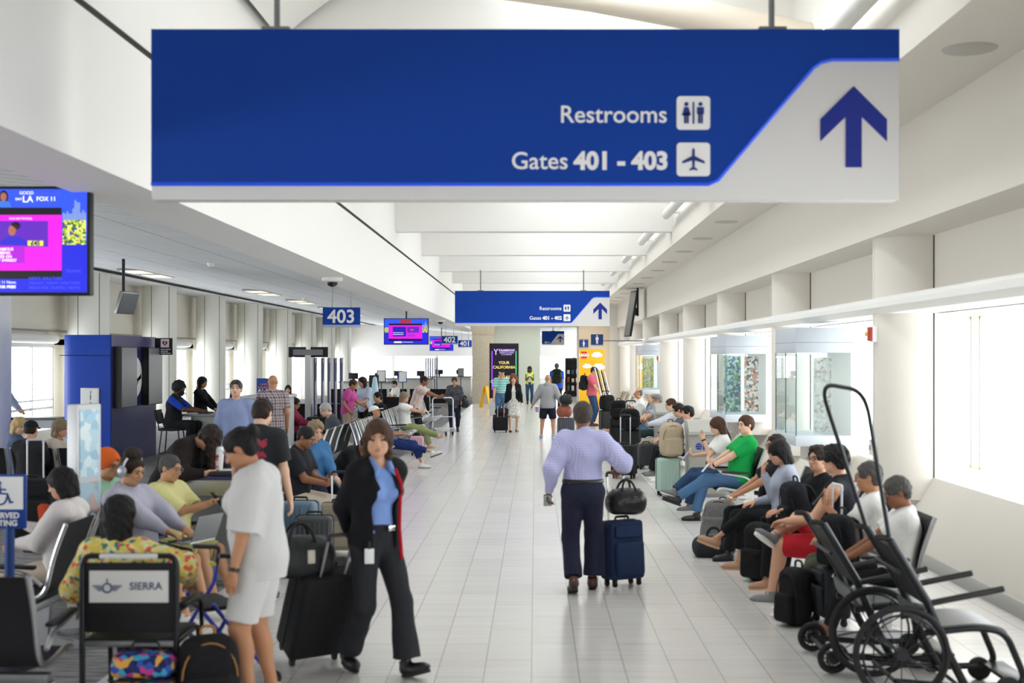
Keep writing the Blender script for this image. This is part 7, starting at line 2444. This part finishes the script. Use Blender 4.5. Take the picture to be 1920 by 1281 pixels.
phone('dark smartphone in the hand of the pink polo man', p38, 'l', (0.3, -0.3, 0.3))
person('person in a dark spotted blouse and black trousers walking towards the viewer with a handbag', (X(852, 35), 35, 0), 4, 1.58, 'f', 0.6, 'olive', ('short', 'brown'), walk(0.9, 0.14, 'r', lh=(0.2, 0.2, 0.85), head=(0, 14, 0)),
       dict(m=pattern('dot_blouse', 'spots', ['#24272f', '#8c8f98'], 1.7), sleeve='threeq', loose=0.02, hem=-0.16, inf=0.026, vneck=1), dict(m=navy, kind='pants', inf=0.016), sh_black, v=vox(35))
duffel('black handbag on the arm of the woman in the spotted blouse', (X(872, 35), 34.95, 0.70), 80, 0.34, 0.26, 0.13, '#15161a', 0.5, cat='handbag', name='handbag', v=0.014)

# --- left side, near to far
seated('person in a yellow floral shirt sitting in the black wheelchair with the white plate', 226, 7.5, 176, sit(seat=0.40, recline=6, fwd=0.45, head=(-14, 2, 0), rh=(-0.38, 0.15, 0.74), rel=(-1, -0.4, 0), lh=(0.3, 0.25, 0.7)), 1.70, sex='f', fat=0.75, skin='tan', hair=('bob', 'black'),
       top=dict(m=pattern('floral_shirt', 'floral', ['#e3d27a', '#dcc65a', '#e8dfa0', '#d9604f', '#3f7a70', '#e6d68a', '#cfd9b0', '#e0c860'], 2.4), sleeve='long', loose=0.018, hem=-0.04, cuff=0.045), bottom=dict(m=navy, kind='pants'), shoe=sh_black, extras=[('earring',)])
p5 = None
p4 = seated('person with curly dark hair and silver headphones in a lilac-grey hoodie working on a laptop', 262, 10.05, 68, sit(fwd=0.56, recline=16, head=(-6, 18, 0), lh=(0.1, 0.42, 0.70), rh=(-0.08, 0.42, 0.70)), 1.76, sex='m', fat=0.15, skin='olive', hair=('puff', 'dark'),
            top=dict(m=cloth('lilachoodie', '#b3b1c2'), sleeve='long', loose=0.016, hood=1, hem=-0.04), bottom=dict(m=cloth('ink', '#25262d'), kind='shorts', frac=0.9, inf=0.02), shoe=sh_white, extras=[('headphones',)])
q = p4.location + Vector((math.sin(math.radians(68)) * 0.52, -math.cos(math.radians(68)) * 0.52, 0.66))
lp = empty('laptop', q, math.radians(68), 'silver laptop open on the lap of the hooded youth', 'laptop')
MB().b2((-0.16, -0.11, -0.008), (0.16, 0.11, 0.008), 0.004).build('base', M_alu, lp)
MB().box((0, -0.15, 0.11), (0.32, 0.008, 0.22), rot_x(math.radians(20)), 0.003).build('lid', mat('laptop_grey', '#8b8d91', 0.35, metal=0.7), lp)
MB().b2((-0.14, -0.03, 0.008), (0.14, 0.1, 0.010)).build('keys', mat('keys_grey', '#2c2c30', 0.6), lp)
p5 = seated('person with glasses in a yellow-green shirt, hands clasped, beside the hooded youth', 322, 10.75, 74, sit(fwd=0.5, recline=8, head=(-4, 14, 0), lh=(0.03, 0.36, 0.86), rh=(-0.03, 0.36, 0.85), lhd=(-0.3, 0.6, 0.5), rhd=(0.3, 0.6, 0.5), lcurl=1.2, rcurl=1.2), 1.60, sex='m', fat=0.6, skin='olive', hair=('buzz', 'salt'),
       top=dict(m=cloth('limeshirt', '#d8d294'), sleeve='elbow', loose=0.016, hem=-0.03, collar=1), bottom=dict(m=cloth('limetrouser', '#b9b878'), kind='shorts', frac=0.95), shoe=sh_white, extras=[('glasses', '#8a8a8e')])
phone('dark smartphone in the clasped hands of the yellow-green shirt man', p5, 'l', (0.2, -0.2, 0.5))
seated('person in an orange head wrap and pale green top behind the silver display stand', 204, 10.9, 60, sit(recline=6, head=(0, 14, 0)), 1.64, sex='f', fat=0.3, skin='tan', hair=('wrap', 'dark'),
       top=dict(m=cloth('mint', '#9cc4a8'), sleeve='long', hem=-0.03, hood=1), bottom=dict(m=navy, kind='pants'), shoe=sh_black, extras=[('glasses',)])
seated('person with a dark bob in a white jacket facing left beside the reserved sign', 118, 9.3, -96, sit(fwd=0.5, recline=6, head=(0, 18, 0), lh=(0.08, 0.34, 0.72), rh=(-0.05, 0.34, 0.85), lcurl=1.1), 1.64, sex='f', fat=0.35, skin='light', hair=('pageboy', 'black'),
       top=dict(m=cloth('whitejacket', '#dcd4d2'), sleeve='long', loose=0.018, hem=-0.08, name='jacket'), bottom=dict(m=cloth('cream', '#c9b9a4'), kind='pants'), shoe=sh_tan)
o = MB().box((0, 0, 0), (0.08, 0.07, 0.2), rot_x(0.3), 0.02).build('snack_packet', cloth('snack_orange', '#c8502a'))
o.location = (X(82, 9.2), 9.22, 0.93)
tag(o, 'orange and red packet in the hands of the white jacket woman', 'packet')
seated('person with short blond hair at the far left seen past the column', 36, 16.9, 120, sit(recline=4, head=(-60, 14, 0)), 1.66, sex='f', fat=0.2, skin='fair', hair=('pageboy', 'blond'),
       top=dict(m=cloth('slateblue', '#4a5a78'), sleeve='long', hem=-0.03), bottom=dict(m=navy, kind='pants'), shoe=sh_black)
seated('person in a dark cap behind the trolley case with white handle bars', 58, 15.9, 175, sit(recline=4, head=(0, 8, 0)), 1.66, sex='m', fat=0.2, skin='light', hair=('cap', 'dark'),
       top=dict(m=cloth('darkgrey', '#2c2d31'), sleeve='long', hem=-0.03), bottom=dict(m=navy, kind='pants'), shoe=sh_black)
seated('person with light brown hair, cream tee and khaki trousers, chin on hand', 108, 16.3, 82, sit(cross='r', fwd=0.52, recline=0, head=(0, 10, 0), rh=(-0.05, 0.22, 0.98), rhd=(0, 0.2, 1), rpalm=(0, -1, 0), lh=(0.1, 0.42, 0.68)), 1.66, sex='f', fat=0.2, skin='light', hair=('pageboy', 'ash'),
       top=dict(m=cloth('creamtee', '#d3cbbd'), sleeve='short', loose=0.012, hem=-0.03), bottom=dict(m=cloth('khaki', '#6d5a3f'), kind='pants'), shoe=sh_black, extras=[('glasses',)])
person('person in a dark jacket bending over the stand-up table, long hair hanging down', (-3.52, 11.7, 0), 78, 1.72, 'f', 0.3, 'light', ('hanging', 'dark'), dict(lean=44, hip=0.9, head=(0, 68, 0), lh=(0.2, 0.62, 1.0), rh=(-0.2, 0.5, 1.05)),
       dict(m=cloth('brownblack', '#231d1c'), sleeve='long', loose=0.02, hem=-0.1, inf=0.03, name='jacket'), dict(m=black, kind='pants'), sh_black, v=vox(12))
person('person with sunglasses on the head in a pale blue shirt facing the viewer', (X(443, 17.7), 17.7, 0), 6, 1.82, 'm', 0.25, 'fair', ('short', 'salt'), dict(lh=(0.27, 0.05, 0.92), rh=(-0.27, 0.05, 0.92)),
       dict(m=cloth('chambray', '#8f9cc4'), sleeve='long', collar=1, loose=0.01, hem=-0.06), dict(m=jeans_d, kind='pants'), sh_brown, extras=[('sun_up',)], v=vox(17.7))
person('person in a black tee with red back print, turned away by the stand-up table', (X(482, 10.8), 10.8, 0), 168, 1.79, 'm', 0.45, 'fair', ('short', 'dark'), dict(lean=6, head=(0, 22, 0), lh=(0.26, 0.12, 0.86), rh=(-0.27, 0.1, 0.86)),
       dict(m=pattern('black_red_print', 'backprint', ['#191a20', '#a02c44'], 1), sleeve='short', loose=0.014, hem=-0.1), dict(m=black, kind='pants'), sh_black, v=vox(10.8))
person('person with a shaved brown head and glasses in a plaid shirt, seen from behind', (X(511, 21), 21, 0), -160, 1.85, 'm', 0.3, 'tan', ('bald', 'dark'), dict(head=(-20, 6, 0)),
       dict(m=pattern('plaid', 'plaid', ['#8f7f84', '#5c4a55', '#d3c6c4'], 0.9), sleeve='short', loose=0.014, hem=-0.11), dict(m=black, kind='pants'), sh_black, extras=[('glasses',)], v=vox(21))
p18 = seated('person with cropped dark hair in beige trousers bent over a phone on the aisle bench', 556, 14.0, 76, phone_hands(sit(cross='r', fwd=0.6, recline=-4, head=(0, 30, 0)), 0.16, 0.40), 1.80, sex='m', fat=0.25, skin='brown', hair=('buzz', 'black'),
             top=dict(m=cloth('darktee', '#202127'), sleeve='short', loose=0.012, hem=-0.03), bottom=dict(m=cloth('sand', '#c3b5a2'), kind='pants', inf=0.02), shoe=sh_white)
phone('dark smartphone in the hands of the man in beige trousers on the aisle bench', p18, 'l', (0.3, -0.3, 0.2))
seated('person with short spiky hair in a denim shirt on the aisle bench', 588, 15.2, 40, sit(fwd=0.48, recline=2, head=(0, 20, 0)), 1.78, sex='f', fat=0.25, skin='light', hair=('crop', 'ash'),
       top=dict(m=cloth('denim', '#3f6d9a'), sleeve='long', loose=0.014, hem=-0.05), bottom=dict(m=navy, kind='pants'), shoe=sh_black)
seated('person in a black tee doubled over in the seat behind the blazer woman', 634, 16.0, 62, sit(fwd=0.5, recline=-52, head=(0, 40, 0), lh=(0.1, 0.5, 0.4), rh=(-0.1, 0.5, 0.4)), 1.78, sex='m', fat=0.3, skin='brown', hair=('short', 'black'),
       top=dict(m=black, sleeve='short', loose=0.012, hem=-0.02), bottom=dict(m=black, kind='pants'), shoe=sh_black)
seated('person with silver hair in a charcoal tee bent over, facing left', 630, 22.3, -72, sit(fwd=0.45, recline=-14, head=(0, 30, 0)), 1.72, sex='m', fat=0.25, skin='fair', hair=('short', 'silver'),
       top=dict(m=cloth('charcoaltee', '#4b4e57'), sleeve='short', loose=0.012, hem=-0.03), bottom=dict(m=jeans, kind='pants'), shoe=sh_grey, extras=[('glasses', '#9a9a9e')])
seated('person slouching in a white cap and navy trousers with white slip-ons crossed', 733, 23.6, 80, sit(cross='r', seat=0.40, fwd=0.62, recline=42, head=(0, -14, 0), lh=(0.1, 0.2, 0.66), rh=(-0.1, 0.2, 0.66)), 1.74, sex='m', fat=0.15, skin='tan', hair=('whitecap', 'dark'),
       top=dict(m=cloth('bluegrey', '#5f6c88'), sleeve='short', hem=-0.03), bottom=dict(m=cloth('marine', '#1f2f66'), kind='crop', inf=0.018), shoe=dict(m=mat('shoe_white', '#d9d7d2', 0.6), sole=mat('sole_grey', '#55565a', 0.7)))
seated('person in a maroon top with glasses looking at a phone left of the boarding poles', 548, 25.2, 80, phone_hands(sit(recline=0, head=(0, 22, 0)), 0.2, 0.42), 1.66, sex='f', fat=0.4, skin='tan', hair=('short', 'dark'),
       top=dict(m=cloth('maroon', '#7a1f3f'), sleeve='long', hem=-0.03), bottom=dict(m=black, kind='pants'), shoe=sh_black, extras=[('glasses',)])
seated('person in a dark green top, small in the distance beside a left-hand column', 540, 36.5, 10, sit(recline=6), 1.62, sex='f', fat=0.2, skin='light', hair=('bob', 'black'),
       top=dict(m=cloth('forest', '#3a4438'), sleeve='long', hem=-0.03), bottom=dict(m=black, kind='pants'), shoe=sh_black)
person('person in a hot pink tee leaning towards the woman in pale blue', (X(651, 29.5), 29.5, 0), 75, 1.62, 'f', 0.45, 'tan', ('short', 'brown'), dict(lean=12, head=(10, 20, 0), lh=(0.1, 0.4, 0.95), rh=(-0.2, 0.15, 0.85)),
       dict(m=cloth('hotpink', '#c9539c'), sleeve='short', loose=0.014, hem=-0.12), dict(m=cloth('beigecrop', '#b9a58e'), kind='crop'), sh_white, v=vox(29))
person('person with long dark hair in a pale blue tee facing the pink tee woman', (X(684, 30.2), 30.2, 0), -35, 1.66, 'f', 0.25, 'light', ('long', 'dark'), dict(lean=4, head=(-20, 12, 0), lh=(0.06, 0.32, 1.0), rh=(-0.06, 0.3, 1.0)),
       dict(m=cloth('skytee', '#bcc7da'), sleeve='short', loose=0.012, hem=-0.1), dict(m=black, kind='shorts', frac=0.6), sh_white, v=vox(30))
seated('person in a blue face mask and white top beyond the black seat backs', 741, 43, -60, sit(recline=2, head=(0, 14, 0)), 1.68, sex='m', fat=0.1, skin='light', hair=('short', 'black'),
       top=dict(m=white, sleeve='short', hem=-0.03), bottom=dict(m=black, kind='pants'), shoe=sh_black, extras=[('mask',)])
seated('person with cropped black hair in a dark jacket below the covered stand', 709, 28.2, -55, sit(recline=4, head=(0, 10, 0)), 1.72, sex='m', fat=0.2, skin='olive', hair=('short', 'black'),
       top=dict(m=cloth('inkjacket', '#22242c'), sleeve='long', hem=-0.03), bottom=dict(m=black, kind='pants'), shoe=sh_black)
p29 = seated('person with long blonde hair in a white top and green trousers holding up a phone', 760, 28.6, 84, phone_hands(sit(cross='r', fwd=0.58, recline=8, head=(0, 10, 0)), 0.30, 0.44), 1.70, sex='f', fat=0.15, skin='light', hair=('long', 'ash'),
             top=dict(m=white, sleeve='short', loose=0.012, hem=-0.03), bottom=dict(m=cloth('sage', '#8c9466'), kind='pants', inf=0.02, ank=0.075), shoe=sandal)
phone('white smartphone held up by the blonde woman in green trousers', p29, 'l', (0.3, -0.3, 0.4), color='#e4e4e6')
p31 = person('person in a pale pink striped shirt leaning on a cart handle with a phone', (X(779, 31), 31, 0), 84, 1.72, 'm', 0.2, 'brown', ('short', 'black'), dict(lean=22, hip=0.9, head=(0, 14, 0), lh=(0.1, 0.62, 1.12), rh=(-0.1, 0.62, 1.12), lhd=(0, 0.8, 0.4), rhd=(0, 0.8, 0.4)),
             dict(m=pattern('pale_stripe', 'vstripes', ['#d8c4bd', '#c3aaa6'], 1.0), sleeve='short', loose=0.014, hem=-0.1), dict(m=black, kind='pants'), sh_black, v=vox(31))
phone('dark smartphone in the hand of the man leaning by the far aisle bench', p31, 'l', (0.3, -0.2, 0.2))
person('person with a beard and headband in dark vest and blue sleeves at the gate counter', (-7.0, 23.65, 0), 84, 1.84, 'm', 0.6, 'dark', ('afro', 'black'), sit(seat=0.74, fwd=0.36, recline=-10, head=(0, 12, 0), lf=(0.14, 0.36, 0.4), rf=(-0.14, 0.36, 0.4), lh=(0.12, 0.55, 1.10), rh=(-0.12, 0.55, 1.10)),
       dict(m=cloth('dark_vest', '#22232a'), sleeve='none', hem=-0.03, sleeve_m=cloth('royal_sleeve', '#1f46b8'), name='vest'), dict(m=black, kind='pants'), sh_black, extras=[('beard',), ('headband',), ('glasses',)], v=vox(23.6))
person('person with long black hair all in black standing behind the gate counter', (X(376, 26.7), 26.7, 0), 80, 1.72, 'f', 0.15, 'tan', ('long', 'black'), dict(head=(0, 10, 0), lh=(0.12, 0.38, 1.0), rh=(-0.12, 0.38, 1.0)),
       dict(m=black, sleeve='long', hem=-0.1), dict(m=black, kind='pants'), sh_black, v=vox(26.7))
person('person in a patterned shirt mostly hidden behind the nearest left column', (-11.9, 27.35, 0), 95, 1.72, 'm', 0.3, 'light', ('short', 'grey'), dict(lean=10, rh=(-0.15, 0.5, 0.86), lh=(0.15, 0.4, 0.9)),
       dict(m=pattern('palm_shirt', 'spots', ['#c4b4c4', '#8f8ca8'], 1.2), sleeve='long', hem=-0.1), dict(m=navy, kind='pants'), sh_black, v=vox(26))

# lettering becomes plain mesh
bpy.context.view_layer.update()
_dg = bpy.context.evaluated_depsgraph_get()
for _o in [o for o in bpy.data.objects if o.type == 'FONT']:
    _me = bpy.data.meshes.new_from_object(_o.evaluated_get(_dg))
    _n = bpy.data.objects.new(_o.name, _me)
    _name = _o.name
    COL.objects.link(_n)
    _n.parent = _o.parent
    _n.matrix_local = _o.matrix_local.copy()
    bpy.data.objects.remove(_o)
    _n.name = _name
for _o in bpy.data.objects:
    if 'label' in _o.keys() and len(str(_o['label']).split()) > 16:
        print('LONG', len(str(_o['label']).split()), _o['label'])
